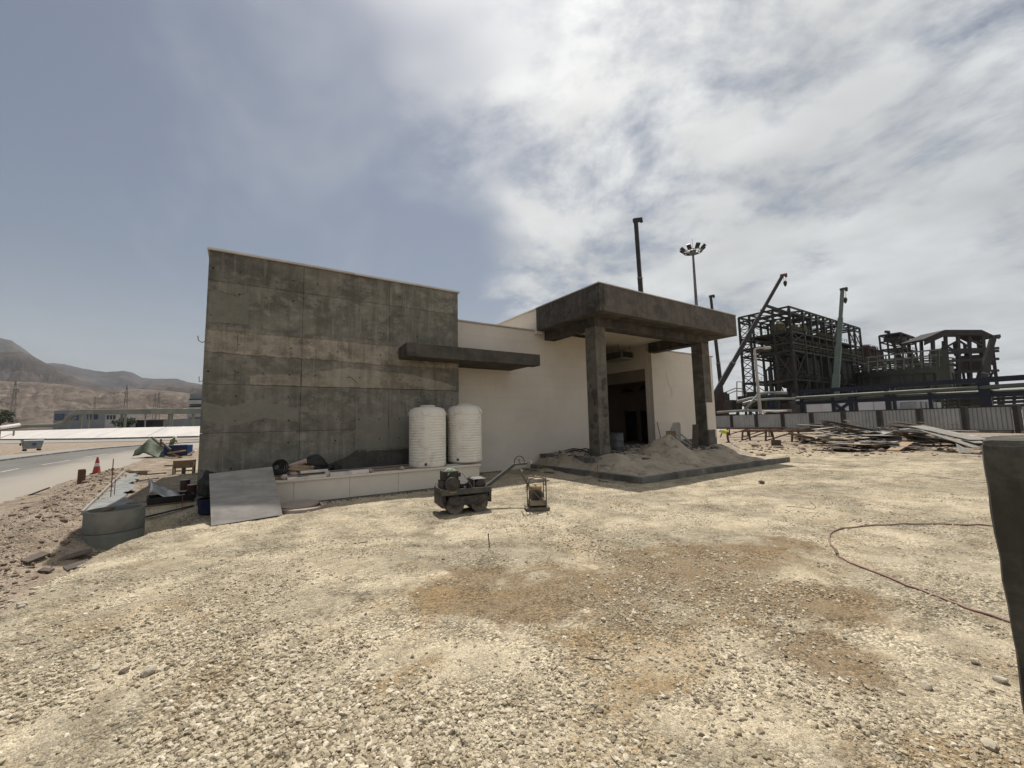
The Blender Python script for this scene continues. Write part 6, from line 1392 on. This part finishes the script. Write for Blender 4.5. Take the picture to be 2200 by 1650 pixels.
# round thickener tank with gallery
tc_ = at(1945, 880, 138); tk = thing('round_tank', 'wide low green round tank with pipe gallery on top', 'tank', (tc_.x, tc_.y, 0)); zt_ = at(1945, 795, 138).z; R_t = 12.0
MB().lathe([(R_t*.985, 0), (R_t, .2), (R_t, zt_-2.4), (R_t*1.03, zt_-2.3), (R_t*1.03, zt_), (R_t*.98, zt_), (R_t*.97, zt_-.6), (0, zt_-.6)], 56).build('shell', 'tank_green', tk, smooth=True)
for k in range(28):
    a = 2*math.pi*k/28; MB().beam((R_t*1.01*math.cos(a), R_t*1.01*math.sin(a), 0), (R_t*1.01*math.cos(a), R_t*1.01*math.sin(a), zt_-2.4), .35).build('stiffener', 'steel_green', tk)
for q, z in ((1.04, .8), (1.0, 1.7), (1.06, 2.4)): MB().tube([(R_t*q*math.cos(a), R_t*q*math.sin(a), zt_+z) for a in np.linspace(0, 2*math.pi, 48)], .22, 6, False).build('ring_pipe', 'steel_rust' if q == 1.0 else 'steel_green', tk, smooth=True)
for k in range(24): a = 2*math.pi*k/24; MB().beam((R_t*1.03*math.cos(a), R_t*1.03*math.sin(a), zt_), (R_t*1.03*math.cos(a), R_t*1.03*math.sin(a), zt_+2.5), .14).build('gallery_post', 'steel_green', tk)
for k in range(46):
    a = at(rr_.uniform(1868, 2012), rr_.uniform(772, 800), rr_.uniform(128, 136)); d = rr_.choice((Vector((rr_.uniform(2, 7), 0, 0)), Vector((0, -rr_.uniform(2, 6), 0)), Vector((0, 0, rr_.uniform(1.5, 4.5)))))
    bar(tk, 'pipe', a, a+d, .18, .18, rr_.choice(('steel_green', 'steel_dark', 'steel_rust', 'pipe_green')))
gal = thing('walkway', 'pale sloping walkway bridge crossing above the green tank', 'walkway', tuple(at(1862, 890, 126)))
for (a, b, py0, py1) in ((1862, 2022, 768, 750), (1862, 2022, 778, 762)): bar(gal, 'chord', at(a, py0, 126), at(b, py1, 120), .4, .4, 'pipe_green')
for k in range(9): px = 1865+19*k; bar(gal, 'hanger', at(px, 768-2.1*k, 125.5-.7*k), at(px+1, 800-1.5*k, 125.5-.7*k), .25, .25, 'pipe_green')
for px in (2016, 2024, 2030): bar(gal, 'column', at(px+9, 888, 121), at(px, 752, 121), 1.1, 1.1, 'steel_green')
MB().hexa([at(1863, 772, 130), at(1882, 770, 130), at(1882, 770, 134), at(1863, 772, 134), at(1863, 785, 130), at(1882, 784, 130), at(1882, 784, 134), at(1863, 785, 134)]).build('cabin', 'steel_purple', gal, world=True)

# pipe racks
prk = thing('pipe_rack', 'long blue steel pipe rack carrying a pale insulated pipe', 'pipe rack', tuple(at(1900, 890, 78)))
ra, rb = at(1718, 842, 95), at(2290, 805, 56)
for k in range(9): t0, t1 = k/9, (k+1)/9; bar(prk, 'top_beam', ra.lerp(rb, t0), ra.lerp(rb, t1), .6, .8, 'blue_paint')
pa_, pb_ = at(1712, 855, 95), at(2290, 822, 56)
MB().tube([pa_.lerp(pb_, k/12) for k in range(13)], .34, 16).build('main_pipe', 'pipe_green', prk, True, True)
MB().tube([(pa_+Vector((.8, .4, -.75))).lerp(pb_+Vector((.8, .4, -.75)), k/12) for k in range(13)], .34, 12).build('pipe', 'pipe_green', prk, True, True)
for px, w_ in ((1723, .9), (1788, .6), (1826, .8), (1836, .5), (1905, .8), (1918, .5), (1995, .5), (2108, .8), (2120, .5), (2215, .7)):
    f_ = (px-1718)/(2290-1718); dep = 1/((1-f_)/95+f_/56); pt_ = at(px, 842-37*f_, dep); bar(prk, 'post', (pt_.x, pt_.y, 0), pt_, w_, w_, 'blue_paint')
for (a, b) in ((1792, 1824), (1824, 1792)): 
    fa = (a-1718)/572; da = 1/((1-fa)/95+fa/56); fb = (b-1718)/572; db_ = 1/((1-fb)/95+fb/56); p0 = at(a, 890, da); p1 = at(b, 866, db_); p0.z = max(p0.z, .6); bar(prk, 'brace', p0, p1, .5, .5, 'blue_paint')
for k in range(4): bar(prk, 'lower_beam', pa_.lerp(pb_, k/4)+Vector((.4, .3, -1.3)), pa_.lerp(pb_, (k+1)/4)+Vector((.4, .3, -1.3)), .5, .6, 'blue_paint')
sp3 = thing('pipe_run', 'bundle of silver pipes with an elevated dog-leg near the mast lamp', 'pipe', tuple(at(1640, 890, 92)))
for k, pts in enumerate(([(1596, 868), (1620, 861), (1630, 846), (1650, 844), (1690, 844)], [(1583, 863), (1612, 856), (1622, 855)], [(1622, 856), (1600, 880), (1594, 884)], [(1540, 886), (1600, 882), (1700, 882)], [(1620, 860), (1662, 857), (1708, 856)], [(1636, 885), (1650, 883), (1668, 884), (1690, 882)])):
    MB().tube([at(a, b, 92-k*.7) for a, b in pts], .36-.03*k, 12).build('pipe', 'pipe_silver' if k < 5 else 'bank_white', sp3, True, True)
for px in (1560, 1585, 1612, 1648, 1672, 1698): bar(sp3, 'support', at(px, 894, 92), at(px, 862, 92), .5, .5, 'steel_green')
for px in (1656, 1664): MB().lathe([(.3, 0), (.5, .1), (.5, 3.6), (.2, 3.9)], 16, tuple(at(px, 883, 91))).build('filter_housing', 'blue_paint', sp3, True, True)
for k in range(26):
    px = rr_.uniform(1545, 1715); a = at(px, rr_.uniform(850, 885), 98+rr_.uniform(0, 8)); w_ = rr_.uniform(1.5, 5); MB().box(a.x, a.x+w_, a.y, a.y+2.5, max(0, a.z-2), a.z+rr_.uniform(.4, 1.6)).build('skid', rr_.choice(('steel_dark', 'steel_green', 'steel_dark', 'steel_rust')), sp3, world=True)
ml = thing('pipe_manifold', 'low maze of dark pipes and frames right of the white shed', 'pipe', tuple(at(2090, 890, 95)))
for py_ in (850, 858, 866, 874, 880): MB().tube([at(2030, py_+3, 96), at(2110, py_, 90), at(2250, py_-6, 84)], .32, 8).build('pipe', rr_.choice(('steel_dark', 'steel_green', 'steel_rust', 'pipe_green')), ml, True, True)
for px in range(2035, 2250, 24): bar(ml, 'support', at(px, 893, 92), at(px, 846, 92), .4, .4, 'steel_dark')
# white sheds
ws = thing('white_shed', 'long white flat-roofed shed behind the blue pipe rack', 'shed', tuple(at(1900, 890, 104)))
wa, wb = at(1768, 890, 108), at(2000, 890, 100); wa.z = wb.z = 0; back = Vector((fw.x, fw.y, 0))*7
def wallbox(a, b, h0, h1, th, mat, nm, par): return MB().hexa([a+Vector((0, 0, h0)), b+Vector((0, 0, h0)), b+th+Vector((0, 0, h0)), a+th+Vector((0, 0, h0)), a+Vector((0, 0, h1)), b+Vector((0, 0, h1)), b+th+Vector((0, 0, h1)), a+th+Vector((0, 0, h1))]).build(nm, mat, par, world=True)
for k in range(6): wallbox(wa.lerp(wb, k/6+.003), wa.lerp(wb, (k+1)/6-.003), 0, 6.6, back, 'shed_white', 'wall_panel', ws)
wallbox(wa-Vector((.3, 0, 0)), wb+Vector((.3, 0, 0)), 6.62, 6.9, back*1.05, 'mast_grey', 'roof', ws)
w2a, w2b = at(1972, 890, 97), at(2028, 890, 95); w2a.z = w2b.z = 0
for k in range(5): wallbox(w2a.lerp(w2b, k/5), w2a.lerp(w2b, (k+1)/5-.06), 0, 5.3-.1*k, back*.6, 'shed_white' if k == 4 else 'sheet_grey', 'end_panel', ws)
# street light inside the plant
lp = thing('light_pole', 'pale single-arm light pole in front of the steel process building', 'light pole', tuple(at(1634, 892, 84)))
MB().tube([at(1634, 892, 84), at(1621, 750, 84)], [.32, .22], 12).build('pole', 'far_white', lp, True, True); MB().tube([at(1621, 750, 84), at(1632, 748, 84), at(1652, 747, 84)], .16, 8).build('arm', 'far_white', lp, True, True)
MB().tube([at(1640, 748, 84), at(1655, 747, 84)], .3, 8).build('lamp_head', 'far_white', lp, True, True)
cvy = thing('conveyor', 'pale far conveyor gantry left of the steel process building', 'conveyor', tuple(at(1570, 890, 210)))
for py_ in (0, 6): bar(cvy, 'chord', at(1550, 846+py_, 210), at(1580, 834+py_, 210), .5, .5, 'far_white'); bar(cvy, 'chord', at(1580, 834+py_, 210), at(1603, 836+py_, 210), .5, .5, 'far_white')
for px, py_ in ((1583, 820), (1595, 820)): bar(cvy, 'post', at(px, 870, 210), at(px, py_, 210), .4, .4, 'far_white')
bar(cvy, 'chord', at(1583, 820, 210), at(1600, 821, 210), .4, .4, 'far_white')

# ------------------------------------------------------------------ cranes and mast lamp
def crane(label, base, foot, tip, depth, w0, w1, mats, hook=None, nsec=4, head='crane_black', group='mobile cranes'):
    b_ = at(*foot, depth); g0 = at(*base, depth); t_ = at(*tip, depth); c = thing('crane', label, 'crane', (g0.x, g0.y, 0)); d = (t_-b_); L_ = d.length; d.normalize()
    sd = Vector((cr.x, cr.y, 0)).normalized(); f_ = Vector((fw.x, fw.y, 0)).normalized(); gz = Vector((g0.x, g0.y, 0))
    cb = MB(); cb.hexa([gz+sd*a+f_*b+Vector((0, 0, z)) for z in (.9, 1.7) for a, b in ((-4, -1.3), (4, -1.3), (4, 1.3), (-4, 1.3))]); cb.build('carrier', mats[0], c, world=True)
    cb = MB(); cb.hexa([gz+sd*a+f_*b+Vector((0, 0, z)) for z in (1.72, 3.2) for a, b in ((-2, -1.2), (1.2, -1.2), (1.2, 1.2), (-2, 1.2))]); cb.build('upper_body', mats[0], c, world=True)
    cb = MB(); cb.hexa([gz+sd*a+f_*b+Vector((0, 0, z)) for z in (1.72, 3.4) for a, b in ((1.3, -1.2), (2.9, -1.2), (2.9, 0), (1.3, 0))]); cb.build('cab', 'far_glass', c, world=True)
    for k in range(4):
        for s_ in (-1, 1): MB().lathe([(.2, 0), (.62, .02), (.62, .36), (.2, .38)], 16, gz+sd*(-3.2+2.1*k)+f_*(s_*1.2-.19)+Vector((0, 0, .62)), f_).build('wheel', 'black_rubber', c, True, True)
    bar(c, 'boom_foot', gz+Vector((0, 0, 2.6)), b_, w0, w0*1.1, mats[0])
    for k in range(nsec):
        w_ = w0+(w1-w0)*k/(nsec-1); bar(c, 'boom_section', b_+d*L_*(k/nsec-.0), b_+d*L_*((k+1)/nsec), w_, w_*1.15, mats[min(k, len(mats)-1)])
        if k: bar(c, 'boom_collar', b_+d*(L_*k/nsec-.35), b_+d*(L_*k/nsec), w_*1.28, w_*1.4, 'mast_grey' if mats[0] == 'crane_black' else mats[0])
    hs__ = sd if hook is None or hook[0] >= tip[0] else -sd
    bar(c, 'boom_head', t_-hs__*w1*.7, t_+hs__*w1*1.7+Vector((0, 0, .25)), w1*.9, w1*.95, head); MB().lathe([(.1, 0), (w1*.45, .02), (w1*.45, .2), (.1, .22)], 14, t_+hs__*w1*1.5-f_*.1+Vector((0, 0, -.2)), f_).build('sheave', 'crane_black', c, True, True)
    if hook:
        h_ = at(hook[0], hook[1], depth); top = Vector((h_.x, h_.y, t_.z))
        for q in (-.35, .35): MB().tube([top+sd*q, h_+sd*q*.6+Vector((0, 0, .5))], .045, 5).build('hoist_rope', 'wire', c, world=True)
        MB().lathe([(.08, -.8), (.3, -.4), (.42, .1), (.34, .5), (.1, .7)], 14, h_).build('hook_block', 'crane_black', c, True, True)
    return c
crane('black telescopic crane boom rising steeply behind the porch roof', (1394, 892), (1392, 840), (1366, 474), 105, 1.2, .95, ['crane_black'], None, 3, 'crane_black')
crane('slim dark crane boom just right of the porch, seen nearly upright', (1556, 890), (1551, 850), (1527, 637), 118, .85, .6, ['crane_black'], None, 3)
crane('brown-black diagonal crane boom with red head and hanging hook', (1505, 893), (1522, 872), (1681, 592), 100, .98, .6, ['crane_black', 'crane_black', 'crane_black', 'crane_black'], (1687, 609), 3, 'crane_red')
crane('pale green upright crane boom in front of the steel process building', (1795, 892), (1793, 866), (1810, 622), 96, 1.2, .62, ['crane_green'], (1816, 645), 4, 'crane_black')
crane('small far crane boom leaning left above the green tank', (1955, 892), (1946, 800), (1908, 713), 180, 1.3, .8, ['steel_green'], (1904, 723), 2, 'steel_green')
crane('short far crane boom tip next to the tall platform tower', (1985, 892), (1972, 785), (1936, 738), 178, 1.6, 1.0, ['steel_green'], None, 2, 'steel_green')
crane('dark crane boom crossing the right end of the roofed shed', (2095, 892), (2102, 840), (2134, 724), 142, 1.9, 1.2, ['crane_black'], None, 3)
mp_ = at(1512, 892, 78); mt_ = at(1488, 530, 78); mastl = thing('floodlight_mast', 'tall grey high-mast lamp with ring of floodlights above the porch roof', 'light mast', (mp_.x, mp_.y, 0))
mx = Vector((mp_.x, mp_.y, 0)); topz = mt_.z
MB().tube([mx, mx+Vector((0, 0, topz*.5)), mx+Vector((0, 0, topz))], [.50, .36, .20], 16).build('mast', 'mast_grey', mastl, True, True)
MB().lathe([(.5, -.6), (.62, -.5), (.62, .2), (.3, .45)], 18, mx+Vector((0, 0, topz+.3))).build('head_frame', 'mast_grey', mastl, True, True)
MB().tube([mx+Vector((1.75*math.cos(a), 1.75*math.sin(a), topz+.3)) for a in np.linspace(0, 2*math.pi, 28)], .09, 6, False).build('ring', 'mast_grey', mastl, True, True)
MB().tube([mx+Vector((0, 0, topz+.5)), mx+Vector((0, 0, topz+3.0))], .03, 5).build('lightning_rod', 'wire', mastl, world=True)
for k in range(8):
    a = 2*math.pi*(k+.3)/8; d = Vector((math.cos(a), math.sin(a), 0)); c = mx+d*2.0+Vector((0, 0, topz+.75)); MB().beam(mx+d*.4+Vector((0, 0, topz+.3)), mx+d*1.85+Vector((0, 0, topz+.35)), .1).build('arm', 'mast_grey', mastl, world=True)
    tdir = (d*.75+Vector((0, 0, .66))).normalized(); fl = MB().beam(c-tdir*.45, c+tdir*.55, .75, .30, d).build('floodlight', 'crane_black', mastl, world=True)
    m = MB().beam(c-tdir*.38+Vector((d.z, 0, 0))-tdir.cross(Vector((-d.y, d.x, 0)))*-.17, c+tdir*.48-tdir.cross(Vector((-d.y, d.x, 0)))*-.17, .62, .04, d); o = m.build('glass', 'lamp_glass', fl); o.location = -Vector(mastl.location)

# ------------------------------------------------------------------ far left: plant buildings, pipe bridge, pylons, trees
pbg = thing('pipe_bridge', 'long pale olive pipe bridge on posts along the terrace', 'pipe bridge', tuple(at(300, 915, 165)))
b0, b1 = at(168, 886, 178), at(520, 884, 150)
for k in range(8): bar(pbg, 'girder', b0.lerp(b1, k/8), b0.lerp(b1, (k+1)/8), 1.6, 1.7, 'bridge_green')
for k in range(3): q = Vector((0, 0, 1.0)); MB().tube([(b0+q+Vector((.5*k-.5, 0, 0))).lerp(b1+q+Vector((.5*k-.5, 0, 0)), j/6) for j in range(7)], .25, 8).build('pipe', 'far_white' if k == 1 else 'bridge_green', pbg, True, True)
for px in (175, 192, 262, 270, 313, 364, 370, 415): 
    f_ = (px-168)/352; dep = 1/((1-f_)/178+f_/150); t_ = at(px, 888, dep); bar(pbg, 'post', (t_.x, t_.y, 3.0), t_, .75 if px not in (192, 313) else .4, .75, 'bridge_green')
MB().tube([at(168, 886, 178), at(150, 893, 180), at(138, 908, 182), at(118, 914, 184), at(60, 915, 190), at(0, 921, 195), at(-120, 928, 200)], .9, 10).build('sloping_duct', 'bridge_green', pbg, True, True)
bar(pbg, 'brace', at(140, 912, 181), at(162, 897, 179), .5, .5, 'bridge_green')
wr = thing('white_duct', 'white sloping duct at the far left edge of the terrace', 'duct', tuple(at(20, 925, 150)))
MB().tube([at(-140, 946, 140), at(0, 919, 150), at(40, 913, 158)], .7, 10).build('duct_shell', 'bank_white', wr, True, True)
for px in (-40, 0, 30): t_ = at(px, 925, 150); bar(wr, 'post', (t_.x, t_.y, 0), t_, .4, .4, 'bridge_green')
def block(name, label, pxa, pxb, pyt, t, depth, mat, cat='building', zb=3.0):
    a = at(pxa, 900, t); b = at(pxb, 900, t); zt_ = at(pxa, pyt, t).z; th = thing(name, label, cat, (a.x, a.y, zb)); a.z = b.z = 0; bk = Vector((fw.x, fw.y, 0)).normalized()*depth
    wallbox(a, b, zb, zt_, bk, mat, 'wall', th); wallbox(a-Vector((.2, 0, 0)), b+Vector((.2, 0, 0)), zt_+.02, zt_+.4, bk*1.02, mat, 'parapet', th)
    def win(p0, p1, q0, q1, m_='far_pane', nm='window'):
        A = at(p0, q0, t-.15); Bq = at(p1, q0, t-.15); C_ = at(p1, q1, t-.15); D_ = at(p0, q1, t-.15); o = MB().hexa([D_, C_, C_+bk*.03, D_+bk*.03, A, Bq, Bq+bk*.03, A+bk*.03]).build(nm, m_, th, world=True); return o
    return th, win
th, win = block('office_building', 'low grey office with blue glass bands behind the pipe bridge', 115, 228, 884, 215, 14, 'far_grey')
win(117, 137, 889, 903, 'far_glass', 'glass_band'); win(142, 168, 890, 903, 'far_glass', 'glass_band')
for px in (187, 201): win(px, px+8, 890, 901)
th, win = block('office_annex', 'small cream annex at the right end of the grey office', 226, 250, 888, 208, 12, 'far_white')
for px in (229, 236, 243): win(px, px+4, 892, 901)
th, win = block('tower_block', 'pale stepped multi-storey building at the corner of the concrete wall', 405, 470, 848, 200, 16, 'far_grey')
for q in (857, 872, 886): win(406, 450, q, q+6)
for q in (864, 879, 893):
    a, b = at(402, q, 198), at(470, q, 198); wallbox(Vector((a.x, a.y, 0)), Vector((b.x, b.y, 0)), a.z-.9, a.z+.9, Vector((fw.x, fw.y, 0))*2, 'far_white', 'balcony', th)
th, win = block('long_wall', 'long plain grey boundary wall on the terrace', 255, 520, 905, 190, 2, 'far_grey', 'wall')
th, win = block('shade_roof', 'dark low sheltered stall under the pipe bridge', 292, 330, 905, 176, 5, 'black_void', 'shelter')
sgn = thing('billboard', 'small bright white tilted panel on a pole above the office roof', 'panel', tuple(at(173, 905, 210)))
MB().hexa([at(171, 883, 210), at(176, 883, 210), at(176, 883, 211), at(171, 883, 211), at(170, 872, 210), at(177, 868, 210), at(177, 868, 211), at(170, 872, 211)]).build('panel_face', 'bank_white', sgn, world=True); bar(sgn, 'pole', at(173, 908, 210), at(173, 884, 210), .3, .3, 'pylon')
def pylon(label, px, pyt, pyb, t, w_):
    top = at(px, pyt, t); bot = at(px, pyb, t); b_ = Vector((top.x, top.y, bot.z)); o = thing('pylon', label, 'pylon', tuple(b_), 0, 'power pylons on the plain'); h_ = top.z-b_.z; c4 = [Vector((sx, sy, 0)) for sx in (-1, 1) for sy in (-1, 1)]
    for c in c4: bar(o, 'leg', b_+c*w_, top+c*w_*.15, w_*.10, w_*.10, 'pylon')
    for k in range(6):
        f0, f1 = k/6, (k+1)/6; s0, s1 = w_*(1-.85*f0), w_*(1-.85*f1)
        for i, j in ((0, 1), (1, 3), (3, 2), (2, 0)): bar(o, 'brace', b_+c4[i]*s0+Vector((0, 0, h_*f0)), b_+c4[j]*s1+Vector((0, 0, h_*f1)), w_*.05, w_*.05, 'pylon')
    for f_ in (.78, .9): bar(o, 'cross_arm', b_+Vector((-w_*1.6, 0, h_*f_)), b_+Vector((w_*1.6, 0, h_*f_)), w_*.14, w_*.14, 'pylon')
pylon('lattice power pylon furthest left on the plain', 34, 818, 905, 420, 2.0); pylon('tall lattice power pylon above the cream annex', 273, 828, 905, 420, 1.8); pylon('lattice power pylon right of the tallest, left of the pair', 334, 845, 905, 520, 1.6); pylon('lattice power pylon at the right of the close pair', 342, 842, 905, 540, 1.8)
pylon('thin short pylon between office roof and tall pylon', 205, 852, 905, 620, 1.4)
def tree(name, label, px, py, t, rx, rz_, n, seed):
    c = at(px, py, t); rr_ = random.Random(seed); gz = 3.05; o = thing(name, label, 'tree', (c.x, c.y, gz)); tr = MB().tube([(0, 0, 0), (.1, .1, (c.z-gz)*.5), (0, .2, c.z-gz)], [.28, .2, .1], 8)
    for k in range(6): a = rr_.random()*6.28; tr.tube([(0, .1, (c.z-gz)*.5), (rx*.6*math.cos(a), rx*.6*math.sin(a), (c.z-gz)+rz_*rr_.uniform(-.2, .5))], [.1, .03], 5)
    tr.build('trunk', 'bark', o, smooth=True); lf = MB()
    cl = [Vector((rr_.gauss(0, .5)*rx, rr_.gauss(0, .5)*rx, c.z-gz+rr_.gauss(0, .45)*rz_)) for _ in range(22)]
    for k in range(n):
        b = rr_.choice(cl); p_ = b+Vector((rr_.gauss(0, .2)*rx, rr_.gauss(0, .2)*rx, rr_.gauss(0, .2)*rz_)); p_.z = max(.1, p_.z); u = Vector((rr_.gauss(0, 1), rr_.gauss(0, 1), rr_.gauss(0, 1))).normalized()*.38; v = u.cross(Vector((rr_.gauss(0, 1), rr_.gauss(0, 1), rr_.gauss(0, 1)))).normalized()*.2
        lf.add([p_-u, p_+v, p_+u, p_-v], [(0, 1, 2, 3)])
    lf.build('crown', 'leaf', o)
tree('tree', 'dark green bushy tree at the left edge beyond the road', 2, 897, 190, 3.8, 2.6, 2600, 1)
tree('tree', 'olive bushy tree under the pipe bridge right of the cream annex', 276, 905, 172, 2.8, 1.9, 2200, 2)
# person on the embankment stair
p = at(393, 917, 152); t_ = make_person('tiny dark figure climbing the embankment stair', (p.x, p.y, 2.2), R(60), 'kneel', 'cloth_dark', 'cloth_dark')

# ------------------------------------------------------------------ desert hills
def hill_mat(name, c1, c2, c3, sc):
    s = NT(name); a = s.ramp(s.noise(sc, 8, .65, .6, (1, 1, 3)), .34, .66); b = s.ramp(s.noise(sc*3, 8, .7, .5, (1, 1, 4), (7, 3, 1)), .5, .75); s.bump(s.noise(sc*6, 8, .7, .4, (1, 1, 2)), .9, 3/sc*.02); return s.fin(s.mix(s.math('MULTIPLY', b, .8), s.mix(a, c1, c2), c3), .95, 0, .1)
hill_mat('hill_far', (0.066, 0.06, 0.06), (0.036, 0.034, 0.037), (0.10, 0.088, 0.083), .0022)
hill_mat('hill_mid', (0.078, 0.062, 0.054), (0.036, 0.03, 0.028), (0.13, 0.103, 0.084), .004)
hill_mat('hill_near', (0.145, 0.113, 0.091), (0.07, 0.055, 0.046), (0.30, 0.255, 0.21), .012)
def hills(name, mat, dist, prof, foot, amp, seed):
    pxs = np.arange(-1500, 1560, 6.0); pys = np.interp(pxs, [p[0] for p in prof], [p[1] for p in prof]); rows = 40; co = []; 
    rs = np.random.default_rng(seed); ph = rs.random(2)*100
    for j in range(rows+4):
        t = j/(rows-1) if j < rows else 1+.12*(j-rows+1)
        for px, py in zip(pxs, pys):
            jig = float(0)
            top = at(px, py, dist); base = at(px, py, dist*foot); tt = min(t, 1.0); x = base.x+(top.x-base.x)*t; y = base.y+(top.y-base.y)*t
            co.append((x, y, top.z, tt, t))
    co = np.array(co); x, y, zt_, tt, t = co.T; n1 = fbm(x/amp[0]+ph[0], y/amp[0]+ph[1], 6, .55); rdg = 1-np.abs(2*fbm(x/amp[1]+ph[1], y/amp[1]+ph[0], 5, .55))*2
    z = zt_*tt**1.55*(1+.8*n1*(1-tt**4)+.65*(rdg-.6)*(1-tt**5)*np.minimum(1, tt*3)) + zt_*.035*fbm(x/amp[2], y/amp[2], 4)*np.minimum(1, tt*4); z = np.where(t > 1, zt_*(1-(t-1)*1.4), z); z = np.maximum(z, -2)
    n_ = len(pxs); R_ = rows+4; i = np.arange(R_-1)[:, None]*n_; k = np.arange(n_-1)[None, :]; q = np.stack([i+k, i+k+1, i+n_+k+1, i+n_+k], -1).reshape(-1, 4)
    me = bpy.data.meshes.new(name); me.from_pydata(np.stack([x, y, z], -1).tolist(), [], [tuple(f) for f in q.tolist()]); me.update(); me.polygons.foreach_set('use_smooth', [True]*len(me.polygons)); me.materials.append(M(mat))
    o = bpy.data.objects.new(name, me); COL.objects.link(o); struct(o)
hills('hills', 'hill_far', 4200, [(-1500, 700), (-700, 640), (-300, 668), (-100, 702), (0, 727), (25, 732), (45, 743), (75, 768), (100, 781), (140, 782), (180, 792), (230, 799), (262, 796), (285, 800), (305, 812), (330, 813), (380, 813), (405, 821), (440, 826), (600, 840), (800, 862), (1000, 885), (1200, 901), (1560, 900)], .45, (700, 420, 130), 3)
hills('hills', 'hill_mid', 2600, [(-1500, 760), (-700, 700), (-300, 715), (-100, 742), (0, 755), (20, 753), (45, 754), (75, 768), (110, 785), (150, 806), (175, 818), (215, 826), (240, 836), (300, 834), (335, 829), (370, 826), (410, 830), (440, 834), (600, 858), (800, 882), (1000, 898), (1200, 906), (1560, 902)], .5, (420, 260, 80), 5)
hills('hills', 'hill_near', 1300, [(-1500, 850), (-700, 815), (-300, 812), (0, 818), (80, 822), (140, 826), (180, 832), (205, 842), (240, 838), (275, 836), (330, 837), (380, 842), (420, 848), (460, 855), (600, 878), (800, 898), (1000, 906), (1560, 903)], .33, (160, 95, 30), 9)

# ------------------------------------------------------------------ dusty air
hb = MB().box(-7000, 9000, -5000, 9000, -3, 1500).build('haze', None); stuff(hb); hb['label'] = 'thin dusty haze over the plain'
hm = bpy.data.materials.new('haze'); hm.use_nodes = True; hm.node_tree.nodes.clear(); ho = hm.node_tree.nodes.new('ShaderNodeOutputMaterial'); hv = hm.node_tree.nodes.new('ShaderNodeVolumePrincipled')
hv.inputs['Color'].default_value = (0.86, 0.87, 0.90, 1); hv.inputs['Density'].default_value = 0.00005; hm.node_tree.links.new(hv.outputs[0], ho.inputs['Volume']); hb.data.materials.append(hm)
hb.visible_shadow = True
